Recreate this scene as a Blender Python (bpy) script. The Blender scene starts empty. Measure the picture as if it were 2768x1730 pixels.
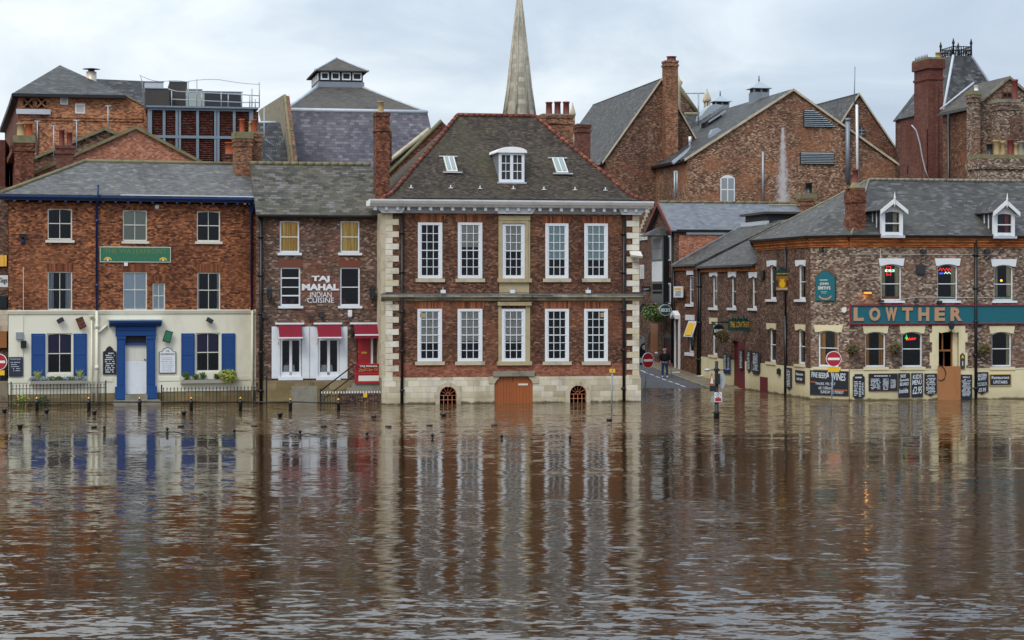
import bpy, math, random
from mathutils import Vector, noise
random.seed(7)
R = math.radians
# ------------------------------------------------------------------ camera
FPX, CX, HY, CH = 5500.0, 1384.0, 790.0, 5.7      # focal length and horizon of a level camera 5.7 m above the flood
sc = bpy.context.scene
cd = bpy.data.cameras.new('camera'); cam = bpy.data.objects.new('camera', cd); sc.collection.objects.link(cam)
cam.location = (0, 0, CH); cam.rotation_euler = (R(90), 0, 0)
cd.sensor_width = 36; cd.lens = 36*FPX/2768.0; cd.shift_y = (HY-865.0)/2768.0
cd.clip_start = .5; cd.clip_end = 5000
sc.camera = cam
# ------------------------------------------------------------------ light
SUN_EL, SUN_AZ = 48, 205
w = bpy.data.worlds.new('World'); sc.world = w; w.use_nodes = True
nt = w.node_tree; N = nt.nodes; L = nt.links; N.clear()
def nn(tree, typ, **kw):
    n = tree.nodes.new(typ)
    for k, v in kw.items(): setattr(n, k, v)
    return n
sky = nn(nt, 'ShaderNodeTexSky', sky_type='NISHITA', sun_disc=False); sky.sun_elevation = R(SUN_EL); sky.sun_rotation = R(SUN_AZ)
tc = nn(nt, 'ShaderNodeTexCoord'); sp = nn(nt, 'ShaderNodeSeparateXYZ'); L.new(tc.outputs['Generated'], sp.inputs[0])
mp = nn(nt, 'ShaderNodeMapping'); mp.inputs['Scale'].default_value = (1.0, 1.0, 2.3); mp.inputs['Location'].default_value = (.35, .2, .1); L.new(tc.outputs['Generated'], mp.inputs[0])
n1 = nn(nt, 'ShaderNodeTexNoise'); n1.inputs['Scale'].default_value = 7.5; n1.inputs['Detail'].default_value = 7; n1.inputs['Roughness'].default_value = .55; n1.inputs['Distortion'].default_value = .5
L.new(mp.outputs[0], n1.inputs['Vector'])
def M(tree, op, a, b=None, c=None, clamp=False):
    m = nn(tree, 'ShaderNodeMath', operation=op, use_clamp=clamp)
    for i, x in enumerate((a, b, c)):
        if x is None: continue
        if isinstance(x, (int, float)): m.inputs[i].default_value = x
        else: tree.links.new(x, m.inputs[i])
    return m.outputs[0]
# thinner, brighter cloud towards the west (left), heavier grey blue towards the right
f = M(nt, 'MULTIPLY_ADD', sp.outputs[0], -.75, M(nt, 'MULTIPLY_ADD', M(nt, 'SUBTRACT', n1.outputs['Fac'], .5), 1.15, .5))
f = M(nt, 'ADD', f, .0)
cr = nn(nt, 'ShaderNodeValToRGB'); L.new(f, cr.inputs[0])
e = cr.color_ramp.elements
e[0].position = .24; e[0].color = (.46, .55, .67, 1); e[1].position = .80; e[1].color = (.86, .91, .94, 1)
x = e.new(.42); x.color = (.55, .64, .74, 1)
x = e.new(.58); x.color = (.69, .77, .84, 1)
zf = M(nt, 'MAXIMUM', sp.outputs[2], 0.0)
zf = M(nt, 'MULTIPLY_ADD', zf, 11.5, 9.6)         # an overcast sky is up to three times as bright overhead
vm = nn(nt, 'ShaderNodeVectorMath', operation='SCALE'); L.new(cr.outputs[0], vm.inputs[0]); L.new(zf, vm.inputs['Scale'])
mx = nn(nt, 'ShaderNodeMix', data_type='RGBA'); mx.inputs[0].default_value = .94
L.new(sky.outputs[0], mx.inputs[6]); L.new(vm.outputs[0], mx.inputs[7])
bg = nn(nt, 'ShaderNodeBackground'); bg.inputs[1].default_value = .1; L.new(mx.outputs[2], bg.inputs[0])
wo = nn(nt, 'ShaderNodeOutputWorld'); L.new(bg.outputs[0], wo.inputs[0])
sl = bpy.data.lights.new('sun', 'SUN'); sl.energy = 1.5; sl.angle = R(22); sl.color = (1, .96, .9)
so = bpy.data.objects.new('sun', sl); sc.collection.objects.link(so)
d = Vector((math.sin(R(SUN_AZ))*math.cos(R(SUN_EL)), math.cos(R(SUN_AZ))*math.cos(R(SUN_EL)), math.sin(R(SUN_EL))))
so.rotation_euler = d.to_track_quat('Z', 'Y').to_euler(); so.location = (0, 0, 60)
sc.view_settings.view_transform = 'Standard'; sc.view_settings.look = 'None'; sc.view_settings.exposure = 0.1; sc.view_settings.gamma = 1
sc.view_settings.use_curve_mapping = False
sc.cycles.max_bounces = 6; sc.cycles.diffuse_bounces = 3; sc.cycles.glossy_bounces = 3; sc.cycles.transparent_max_bounces = 8
# ------------------------------------------------------------------ materials
def lin(h):
    if not isinstance(h, str): return (h[0], h[1], h[2], 1)
    h = h.lstrip('#'); o = []
    for i in (0, 2, 4):
        v = int(h[i:i+2], 16)/255; o.append(v/12.92 if v <= .04045 else ((v+.055)/1.055)**2.4)
    return (*o, 1)
def newmat(name):
    m = bpy.data.materials.new(name); m.use_nodes = True; t = m.node_tree
    p = t.nodes['Principled BSDF']; return m, t, p
def ramp(t, fac, cols, interp='LINEAR'):
    r = nn(t, 'ShaderNodeValToRGB'); r.color_ramp.interpolation = interp; el = r.color_ramp.elements
    n = len(cols); el[0].position = 0; el[0].color = lin(cols[0]); el[1].position = 1 if interp == 'LINEAR' else (n-1)/n; el[1].color = lin(cols[-1])
    for i in range(1, n-1):
        q = el.new(i/(n-1) if interp == 'LINEAR' else i/n); q.color = lin(cols[i])
    t.links.new(fac, r.inputs[0]); return r.outputs[0]
def mixc(t, fac, a, b, mode='MIX'):
    m = nn(t, 'ShaderNodeMix', data_type='RGBA', blend_type=mode)
    for s, x in ((0, fac), (6, a), (7, b)):
        if isinstance(x, (int, float)): m.inputs[s].default_value = x
        elif isinstance(x, (str, tuple)): m.inputs[s].default_value = lin(x)
        else: t.links.new(x, m.inputs[s])
    return m.outputs[2]
def noi(t, vec, scale, detail=3, rough=.55, sx=1, sy=1, sz=1, loc=(0, 0, 0), dist=0):
    mpn = nn(t, 'ShaderNodeMapping'); mpn.inputs['Scale'].default_value = (sx, sy, sz); mpn.inputs['Location'].default_value = loc
    t.links.new(vec, mpn.inputs[0])
    n = nn(t, 'ShaderNodeTexNoise'); n.inputs['Scale'].default_value = scale; n.inputs['Detail'].default_value = detail; n.inputs['Roughness'].default_value = rough
    n.inputs['Distortion'].default_value = dist
    t.links.new(mpn.outputs[0], n.inputs['Vector']); return n
def sstep(t, x, a, b):
    m = nn(t, 'ShaderNodeMapRange', interpolation_type='SMOOTHSTEP'); t.links.new(x, m.inputs[0])
    m.inputs[1].default_value = a; m.inputs[2].default_value = b; return m.outputs[0]
def wetband(t, col, p):
    """soaked, silty band just above the flood"""
    P = nn(t, 'ShaderNodeNewGeometry').outputs['Position']; s_ = nn(t, 'ShaderNodeSeparateXYZ'); t.links.new(P, s_.inputs[0])
    n = noi(t, P, 1.6, 4, .6); h = M(t, 'ADD', s_.outputs[2], M(t, 'MULTIPLY', M(t, 'SUBTRACT', n.outputs['Fac'], .5), -.35))
    f_ = M(t, 'SUBTRACT', 1.0, sstep(t, h, .03, .13)); g_ = M(t, 'SUBTRACT', 1.0, sstep(t, h, .15, .75))
    col = mixc(t, M(t, 'MULTIPLY', g_, .3), col, '#8a7a55'); return mixc(t, M(t, 'MULTIPLY', f_, .85), col, '#453a28')
def tiles(name, tw, th, cols, joint, jw=.012, jh=.012, patch=.5, pscale=.8, grime=None, gamt=.5, gscale=.35, lichen=None, lamt=.6, rough=.85, bump=.3, seed=0, pstretch=2.0, red=None, redamt=0, wet=False, runs=.3):
    """running courses of bricks, slates or blocks: each piece its own colour, joints, grime and lichen patches"""
    m, t, p = newmat(name); uv = nn(t, 'ShaderNodeUVMap').outputs[0]
    s = nn(t, 'ShaderNodeSeparateXYZ'); t.links.new(uv, s.inputs[0])
    wob = noi(t, uv, 1.2, 2)
    yy = M(t, 'MULTIPLY_ADD', wob.outputs['Fac'], .03, s.outputs[1])
    yr = M(t, 'DIVIDE', yy, th); row = M(t, 'FLOOR', yr); fy = M(t, 'FRACT', yr)
    par = M(t, 'MODULO', M(t, 'ADD', row, 1000.0), 2.0)
    rj = nn(t, 'ShaderNodeTexWhiteNoise', noise_dimensions='1D'); t.links.new(row, rj.inputs['W'])
    xo = M(t, 'ADD', M(t, 'MULTIPLY_ADD', par, .5, M(t, 'DIVIDE', s.outputs[0], tw)), M(t, 'MULTIPLY', rj.outputs['Value'], .3))
    idx = M(t, 'FLOOR', xo); fx = M(t, 'FRACT', xo)
    cv = nn(t, 'ShaderNodeCombineXYZ'); t.links.new(idx, cv.inputs[0]); t.links.new(row, cv.inputs[1]); cv.inputs[2].default_value = seed
    wn = nn(t, 'ShaderNodeTexWhiteNoise', noise_dimensions='3D'); t.links.new(cv.outputs[0], wn.inputs['Vector'])
    pn = noi(t, uv, pscale, 4, .6, 1, pstretch, 1, (seed*3.1, seed*1.7, 0))
    fac = M(t, 'ADD', M(t, 'MULTIPLY', wn.outputs['Value'], 1-patch*.5), M(t, 'MULTIPLY', M(t, 'SUBTRACT', pn.outputs['Fac'], .5), patch*2.2), clamp=False)
    fac = M(t, 'ADD', fac, patch*.25, clamp=True)
    col = ramp(t, fac, cols)
    fine = noi(t, uv, 26, 3, .6)
    col = mixc(t, .35, col, ramp(t, fine.outputs['Fac'], ['#303030', '#f4f4f4']), 'SOFT_LIGHT')
    if red:
        rn = noi(t, uv, .25, 3, .6, 1, 1.6, 1, (seed*7.7, 3, 0))
        col = mixc(t, M(t, 'MULTIPLY', sstep(t, rn.outputs['Fac'], .5, .62), redamt), col, red)
    jm = M(t, 'MAXIMUM', M(t, 'LESS_THAN', fx, jw/tw), M(t, 'LESS_THAN', fy, jh/th))
    col = mixc(t, M(t, 'MULTIPLY', jm, .75), col, joint)
    if grime:
        g = noi(t, uv, gscale, 5, .65, 1, .6, 1, (seed, 9, 0))
        col = mixc(t, M(t, 'MULTIPLY', sstep(t, g.outputs['Fac'], .42, .68), gamt), col, grime)
    if lichen:
        l = noi(t, uv, 1.6, 6, .75, 1, 1.3, 1, (seed+4, 2, 0))
        col = mixc(t, M(t, 'MULTIPLY', sstep(t, l.outputs['Fac'], .52, .66), lamt), col, lichen)
    rn_ = noi(t, uv, 1.1, 4, .6, 1, .1, 1, (seed*2.3, 5, 0)); col = mixc(t, M(t, 'MULTIPLY', sstep(t, rn_.outputs['Fac'], .52, .72), runs), col, mixc(t, 1.0, col, '#6a6260', 'MULTIPLY'))
    gain = 1.22 if 'brick' in name and 'dark' not in name else 1.15 if name in ('grey_green_slate', 'purple_slate', 'dark_mottled_brick', 'dark_weathered_brick') else 1.0
    if gain > 1: col = mixc(t, 1.0, col, (gain, gain*1.0, gain*.97), 'MULTIPLY')
    if wet: col = wetband(t, col, p)
    t.links.new(col, p.inputs['Base Color']); p.inputs['Roughness'].default_value = rough; p.inputs['Specular IOR Level'].default_value = .12 if rough > .72 else .3
    b = nn(t, 'ShaderNodeBump'); b.inputs['Strength'].default_value = bump; b.inputs['Distance'].default_value = .01
    hgt = M(t, 'ADD', M(t, 'MULTIPLY', jm, -1.0), M(t, 'MULTIPLY', wn.outputs['Value'], .6))
    t.links.new(hgt, b.inputs['Height']); t.links.new(b.outputs[0], p.inputs['Normal'])
    return m
def plain(name, col, rough=.5, metal=0, dirt=None, damt=.3, dscale=1.2, streak=1.0, spec=None, emit=0, bump=.0, wet=False):
    m, t, p = newmat(name); p.inputs['Roughness'].default_value = rough; p.inputs['Metallic'].default_value = metal
    tcn = nn(t, 'ShaderNodeTexCoord').outputs['Object']
    n = noi(t, tcn, dscale, 5, .65, 1, 1, streak); n2 = noi(t, tcn, 14, 3, .6)
    c = mixc(t, .22, col, ramp(t, n2.outputs['Fac'], ['#2a2a2a', '#f4f4f4']), 'SOFT_LIGHT')
    if dirt: c = mixc(t, M(t, 'MULTIPLY', sstep(t, n.outputs['Fac'], .45, .72), damt), c, dirt)
    if wet: c = wetband(t, c, p)
    if rough > .72: p.inputs['Specular IOR Level'].default_value = .15
    t.links.new(c, p.inputs['Base Color'])
    if emit:
        p.inputs['Emission Color'].default_value = lin(col); p.inputs['Emission Strength'].default_value = emit
    if bump:
        b = nn(t, 'ShaderNodeBump'); b.inputs['Strength'].default_value = bump; b.inputs['Distance'].default_value = .02
        t.links.new(n2.outputs['Fac'], b.inputs['Height']); t.links.new(b.outputs[0], p.inputs['Normal'])
    return m
def glassmat(name, tint, refl=1.0, dirt=.1):
    m, t, p = newmat(name); t.nodes.remove(p)
    tr = nn(t, 'ShaderNodeBsdfTransparent'); tr.inputs[0].default_value = lin(tint)
    gl = nn(t, 'ShaderNodeBsdfGlossy'); gl.inputs['Roughness'].default_value = .03
    n = noi(t, nn(t, 'ShaderNodeTexCoord').outputs['Object'], .9, 2)
    b = nn(t, 'ShaderNodeBump'); b.inputs['Strength'].default_value = .15; b.inputs['Distance'].default_value = .05
    t.links.new(n.outputs['Fac'], b.inputs['Height']); t.links.new(b.outputs[0], gl.inputs['Normal'])
    fr = nn(t, 'ShaderNodeFresnel'); fr.inputs[0].default_value = 1.5
    ff = M(t, 'MULTIPLY_ADD', fr.outputs[0], refl, .0)
    mx1 = nn(t, 'ShaderNodeMixShader'); t.links.new(ff, mx1.inputs[0]); t.links.new(tr.outputs[0], mx1.inputs[1]); t.links.new(gl.outputs[0], mx1.inputs[2])
    t.links.new(mx1.outputs[0], t.nodes['Material Output'].inputs[0]); return m
def foliage(name, cols, tr=.3):
    m, t, p = newmat(name); g = nn(t, 'ShaderNodeNewGeometry')
    t.links.new(ramp(t, g.outputs['Random Per Island'], cols), p.inputs['Base Color']); p.inputs['Roughness'].default_value = .7; return m
def curtain(name, a, b, sc_=16):
    m, t, p = newmat(name); tcn = nn(t, 'ShaderNodeTexCoord').outputs['Object']
    n = noi(t, tcn, sc_, 2, .5, 1, 1, .03); t.links.new(ramp(t, sstep(t, n.outputs['Fac'], .3, .7), [a, b]), p.inputs['Base Color']); p.inputs['Roughness'].default_value = .9
    return m
MT = {}
BR = .155, .075
MT['brickA'] = tiles('orange_brown_brick', *BR, ['#34241e', '#5c3a2c', '#774a37', '#89583f', '#a0694a', '#c27e54'], '#46302a', patch=0.35, pscale=1.1, grime='#3a211a', gamt=.5, gscale=.5, seed=1, pstretch=3, red='#9c6446', redamt=.3)
MT['brickB'] = tiles('dark_weathered_brick', *BR, ['#292221', '#40322e', '#4e3c36', '#5b4740', '#745e53', '#aa968a'], '#7e6a5e', patch=.35, pscale=1.5, grime='#2b1f1d', gamt=.45, seed=2, red='#8a4630', redamt=.35, jh=.014)
MT['brickC'] = tiles('plum_red_brick', *BR, ['#2a201b', '#42312a', '#523b31', '#614638', '#745241', '#977059'], '#5c4238', patch=0.35, pscale=1.2, grime='#3c241e', gamt=.4, seed=3, pstretch=3.5, red='#80503a', redamt=.4)
MT['brickC2'] = tiles('salmon_red_brick', *BR, ['#633b2f', '#784a3a', '#835141', '#8f5c4a', '#9c6e5c'], '#7a5548', patch=0.3, seed=4, grime='#6b4336', gamt=.35)
MT['brickL'] = tiles('grey_buff_brick', *BR, ['#302826', '#4c3c36', '#635148', '#77665b', '#8f7f72', '#b3a597'], '#7d6e63', patch=0.12, pscale=1.3, grime='#41322e', gamt=.35, seed=5, red='#7c5240', redamt=.45)
MT['brickS'] = tiles('sooty_brown_brick', *BR, ['#2a2120', '#46352f', '#5c453c', '#70554a', '#8f7566'], '#66564e', patch=.35, pscale=1.3, seed=6, grime='#2c2220', gamt=.4)
MT['brickO'] = tiles('bright_orange_brick', *BR, ['#4c362a', '#835642', '#9f6a4e', '#b07a59', '#c08c6a'], '#8a6a55', patch=0.3, pscale=.7, grime='#54382c', gamt=.5, gscale=.3, seed=7, pstretch=2)
MT['brickG'] = tiles('pinkish_gable_brick', *BR, ['#5e4238', '#87523f', '#99604a', '#a56b55', '#b98a78'], '#8f7566', patch=.25, seed=8, jh=.015)
MT['brickW'] = tiles('mottled_warehouse_brick', *BR, ['#332620', '#533c32', '#6c5042', '#80604e', '#987a64', '#b8a18c'], '#7c6658', patch=0.25, pscale=1.2, grime='#4a342c', gamt=.5, gscale=.25, seed=9, red='#8e5a3e', redamt=.6)
MT['brickH'] = tiles('dark_mottled_brick', *BR, ['#2f2320', '#4d372f', '#66493d', '#775848', '#9c8472'], '#6f5d50', patch=.3, pscale=1.4, grime='#3a2b26', gamt=.4, seed=10, red='#7e4634', redamt=.4)
MT['brickR'] = tiles('red_painted_brick', *BR, ['#43302a', '#553b34', '#60443c', '#6c4e45'], '#75423a', patch=.4, seed=11, grime='#4d2622', gamt=.6)
MT['brickSt'] = tiles('chimney_brick', *BR, ['#38281f', '#5a3d31', '#744e3c', '#8d6148', '#a47c60'], '#8e7563', patch=0.3, pscale=2.0, seed=12, grime='#3a2a24', gamt=.5, gscale=.9)
MT['brickRd'] = tiles('dark_red_chimney_brick', *BR, ['#3a2620', '#5c382b', '#734534', '#835342', '#98684f'], '#5f4a40', patch=0.3, pscale=2.0, seed=13, grime='#2c1c1a', gamt=.5, gscale=.7)
MT['flat_arch'] = tiles('rubbed_brick_arch', .075, .9, ['#472a20', '#6a3f2c', '#7f4d37', '#935f45'], '#5f4034', jh=.002, patch=.2, seed=14)
MT['slateA'] = tiles('grey_green_slate', .26, .15, ['#404041', '#4c4c4e', '#555557', '#626264'], '#3e3e42', .006, .02, patch=.3, lichen='#888778', lamt=.55, seed=15, rough=.7, grime='#5a5a58', gamt=.4)
MT['slateB'] = tiles('mossy_stone_slate', .34, .22, ['#343433', '#46453f', '#54524b', '#625d54', '#75717a'], '#2c2c2c', .014, .03, patch=.25, lichen='#7c7a6a', lamt=.45, seed=16, rough=.75, grime='#5a564b', gamt=.5, bump=.5)
MT['tileC'] = tiles('brown_plain_tile', .18, .11, ['#2d2826', '#3b3531', '#47403a', '#524840', '#6c5d50'], '#25201f', .01, .034, patch=.3, grime='#4d4b3a', gamt=.5, seed=17, rough=.8, bump=.6)
MT['slateV'] = tiles('purple_slate', .32, .24, ['#3c3942', '#48454f', '#53505b', '#605c66', '#7a7880'], '#33313a', .014, .03, patch=.55, pscale=.25, grime='#4c4c4c', gamt=.55, gscale=.2, seed=18, rough=.6)
MT['slateU'] = tiles('mossy_brown_slate', .32, .22, ['#383634', '#45413e', '#4e4943', '#5d5850'], '#2e2c2b', .01, .03, patch=.4, grime='#4f4a3f', gamt=.5, seed=19, rough=.7)
MT['slateD'] = tiles('dark_grey_slate', .3, .2, ['#242527', '#2e2f31', '#38393b', '#434446', '#66676a'], '#26272b', .01, .024, patch=.3, grime='#45443f', gamt=.4, seed=20, rough=.65)
MT['slateL'] = tiles('blue_grey_slate', .3, .2, ['#5b5f67', '#646870', '#6e727a', '#787c83'], '#4d525b', .008, .024, patch=.3, grime='#707068', gamt=.3, seed=21, rough=.5)
MT['slateF'] = tiles('weathered_welsh_slate', .3, .18, ['#262526', '#333232', '#3c3b3b', '#464544', '#6a696b'], '#2a2929', .008, .022, patch=.25, grime='#4b4a42', gamt=.5, seed=22, rough=.6, lichen='#63604f', lamt=.4)
MT['ashlar'] = tiles('cream_limestone_blocks', .62, .30, ['#a89c86', '#c4b89e', '#d0c6ae', '#ddd4c0', '#c4bdb2'], '#7d7362', .012, .012, patch=.3, wet=True, seed=23, grime='#9c9280', gamt=.4, gscale=.9, rough=.85)
MT['stonebase'] = tiles('brown_sandstone_blocks', .9, .36, ['#6e6046', '#7f6e4f', '#8c7a59', '#96876a'], '#5a4f3c', .012, .012, wet=True, seed=24, grime='#4c4638', gamt=.5)
MT['stone'] = plain('limestone', '#bdb199', .85, dirt='#6f6554', damt=.6, dscale=1.6, bump=.3)
MT['stone2'] = plain('grey_stone', '#8a8474', .9, dirt='#4a473c', damt=.6, dscale=2, bump=.3)
MT['quoin'] = plain('quoin_stone', '#d0c6b3', .85, dirt='#877d6b', damt=.55, dscale=2.2, bump=.4)
MT['quoin2'] = plain('yellowed_quoin_stone', '#c9bea2', .85, dirt='#857860', damt=.5, dscale=2.2, bump=.4); MT['quoin3'] = plain('bleached_quoin_stone', '#dcd5c6', .85, dirt='#8d8474', damt=.5, dscale=2.2, bump=.4)
MT['spire'] = tiles('pale_spire_stone', .9, .45, ['#938c7e', '#aaa293', '#b8b1a1', '#c6bfaf'], '#7e7869', .02, .02, seed=25, grime='#726d62', gamt=.6, gscale=.25)
MT['cream'] = plain('cream_render', '#e3dfcc', .75, wet=True, dirt='#a8a38e', damt=.35, dscale=.7, streak=.5)
MT['creamL'] = plain('yellow_cream_render', '#d6caa6', .75, wet=True, dirt='#a39a78', damt=.4, dscale=.6, streak=.4)
MT['white'] = plain('white_paint', '#dcdfe3', .45, dirt='#b5b5b0', damt=.25)
MT['offwhite'] = plain('off_white_paint', '#d8d4c8', .5, dirt='#b0ab9c', damt=.3)
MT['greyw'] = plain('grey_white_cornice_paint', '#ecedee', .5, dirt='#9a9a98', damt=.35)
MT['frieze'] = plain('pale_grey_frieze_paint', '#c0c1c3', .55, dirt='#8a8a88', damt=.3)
MT['blue'] = plain('royal_blue_paint', '#05407f', .7, dirt='#1f5080', damt=.3)
MT['navy'] = plain('navy_gutter_paint', '#12346a', .4, dirt='#1b2848', damt=.4)
MT['black'] = plain('black_paint', '#141518', .35)
MT['iron'] = plain('cast_iron', '#1d1e20', .4, .2)
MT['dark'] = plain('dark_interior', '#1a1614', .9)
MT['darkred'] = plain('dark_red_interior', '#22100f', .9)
MT['red'] = plain('signal_red_paint', '#a31c24', .45)
MT['crimson'] = plain('crimson_awning_cloth', '#7b2332', .85, dirt='#6d1320', damt=.4)
MT['maroon'] = plain('maroon_paint', '#64121a', .5)
MT['gold'] = plain('polished_brass', '#c9a048', .25, .9)
MT['skyl'] = plain('skylight_glass', '#7f908f', .2)
MT['ochrep'] = plain('ochre_sign_panel', '#94621c', .6, dirt='#5c3c16', damt=.6, dscale=4)
MT['fadedg'] = plain('faded_gold_lettering', '#6f7d48', .6); MT['fadeds'] = plain('faint_lettering', '#4c7853', .6)
MT['goldp'] = plain('gold_lettering', '#c9a24a', .5)
MT['lead'] = plain('lead_flashing', '#7d838b', .5, .2, dirt='#a9adb2', damt=.4)
MT['leadw'] = plain('whitened_lead', '#b9bec6', .55, dirt='#8c9097', damt=.4)
MT['orange'] = plain('orange_timber_door', '#9c5425', .55, dirt='#7d4420', damt=.4, dscale=2, streak=.15)
MT['grille'] = plain('salmon_painted_iron', '#b5694a', .55)
MT['ply'] = plain('plywood_board', '#a3714a', .75, dirt='#8d5f3d', damt=.5, dscale=2, streak=.3)
MT['wood'] = plain('varnished_oak', '#8a5528', .5)
MT['ridge'] = tiles('terracotta_ridge', .32, .6, ['#5a3830', '#684037', '#764a3e', '#a5644c'], '#4a2c24', .03, .001, patch=.3, seed=26)
MT['terra'] = plain('terracotta', '#9a5236', .8, dirt='#6a3a2a', damt=.5, dscale=3)
MT['terrad'] = plain('dark_red_pot', '#6e3028', .7, dirt='#3f2320', damt=.5, dscale=3)
MT['buff'] = plain('buff_clay_pot', '#a8926a', .8, dirt='#6f624c', damt=.5, dscale=3)
MT['mossc'] = plain('mossy_stone_cap', '#7d765c', .95, dirt='#4f5538', damt=.7, dscale=3, bump=.4)
MT['rust'] = plain('rusty_louvre', '#5a2a20', .85, dirt='#8d8680', damt=.55, dscale=5, streak=2.5)
MT['galv'] = plain('galvanised_steel', '#7f8a96', .5, .3, dirt='#626a74', damt=.4)
MT['galvl'] = plain('pale_galvanised_steel', '#a3acb3', .5, .3)
MT['plant'] = plain('grey_plant_housing', '#9ca39d', .6, dirt='#7b817b', damt=.3)
MT['felt'] = plain('dark_felt_cladding', '#4b4745', .9, dirt='#5e5a56', damt=.4)
MT['louvre'] = plain('charcoal_louvre', '#2b2d31', .7)
MT['gray'] = plain('grey_paint', '#8b9196', .5)
MT['green'] = plain('sign_green', '#2f7053', .5, dirt='#2a6048', damt=.3)
MT['teal'] = plain('teal_sign_paint', '#0d5f6b', .5, dirt='#0b4c58', damt=.5, dscale=5, streak=6)
MT['dgreen'] = plain('bottle_green_paint', '#143f3a', .45)
MT['tan'] = plain('tan_letter_paint', '#b08a6c', .55)
MT['chalk'] = plain('blackboard', '#171c26', .6)
MT['slategrey'] = plain('slate_blue_blackboard', '#2a2f45', .6)
MT['chalkw'] = plain('chalk_white', '#cdd3da', .7)
MT['brownw'] = plain('brown_frame', '#4d2620', .6)
MT['yellow'] = plain('yellow_plastic', '#e0b21c', .5)
MT['mustard'] = curtain('mustard_curtain', '#dc9c14', '#ffe488')
MT['amber'] = curtain('amber_curtain', '#a56c1e', '#d59c44')
MT['beigec'] = curtain('beige_curtain', '#a39470', '#d4caa4')
MT['greyc'] = curtain('grey_net_curtain', '#8a929c', '#c3cad1')
MT['blindg'] = plain('grey_roller_blind', '#bdbab2', .9)
MT['blindt'] = plain('pale_aqua_blind', '#b4cbcd', .9)
MT['blindb'] = plain('pale_blue_blind', '#cfdde8', .9)
MT['blindk'] = plain('sage_blind', '#a9afa0', .9)
MT['indigo'] = plain('indigo_drape', '#3a3560', .9)
MT['glass'] = glassmat('window_glass', '#fdfefe', 1.0)
MT['glassb'] = glassmat('skyward_glass', '#7f8b90', 2.2)
MT['skin'] = plain('skin', '#c08a70', .6)
MT['jacket'] = plain('black_jacket_cloth', '#1e1c22', .8)
MT['jeans'] = plain('blue_denim', '#2c4668', .9)
MT['hair'] = plain('white_hair', '#c9c4bc', .9)
MT['tabler'] = plain('pink_napkin', '#a8545a', .9)
MT['carsilver'] = plain('silver_car_paint', '#9fa5ad', .25, .5)
MT['cardark'] = plain('dark_car_paint', '#1d2b30', .2, .4)
MT['concrete'] = plain('worn_concrete_step', '#8a8578', .9, dirt='#5d594c', damt=.5, dscale=2)
MT['copper'] = plain('copper_cowl', '#c5b8a8', .4, .3)
MT['neonr'] = plain('red_neon', '#ff3018', .4, emit=1.2)
MT['neonb'] = plain('blue_neon', '#3a66ff', .4, emit=1.2)
MT['neong'] = plain('green_neon', '#20e050', .4, emit=1.2)
MT['neonw'] = plain('white_neon', '#c8ffe8', .4, emit=1.3)
MT['lampon'] = plain('lit_bulb', '#ff9a30', .4, emit=3)
MT['leaf1'] = foliage('silver_leaves', ['#5b6b70', '#8a9aa0', '#a9b8bd', '#3c5048'])
MT['leaf2'] = foliage('green_leaves', ['#24381c', '#3a5426', '#56702e', '#6d8038'])
MT['leaf3'] = foliage('yellow_green_leaves', ['#7c8a32', '#a3ab45', '#c2c46a', '#5c6e2c'])
MT['leaf4'] = foliage('autumn_basket_leaves', ['#2d3a1c', '#4a4c24', '#6e5a30', '#8a6a3a'])
MT['leaf5'] = foliage('pink_petals', ['#a85060', '#c07080', '#983848'])
MT['cobble'] = tiles('buff_pavement', .6, .4, ['#6c6254', '#7a6f60', '#857a6a'], '#5a5145', seed=27, patch=.3, grime='#5e564a', gamt=.5)
def asphalt():
    m, t, p = newmat('asphalt'); tcn = nn(t, 'ShaderNodeTexCoord').outputs['Object']
    n = noi(t, tcn, .5, 5, .65); n2 = noi(t, tcn, 40, 2)
    c = ramp(t, n.outputs['Fac'], ['#3a3b40', '#4c4d52', '#56575b']); c = mixc(t, .3, c, ramp(t, n2.outputs['Fac'], ['#202020', '#e0e0e0']), 'SOFT_LIGHT')
    t.links.new(c, p.inputs['Base Color']); p.inputs['Roughness'].default_value = .8; return m
MT['asphalt'] = asphalt()
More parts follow.
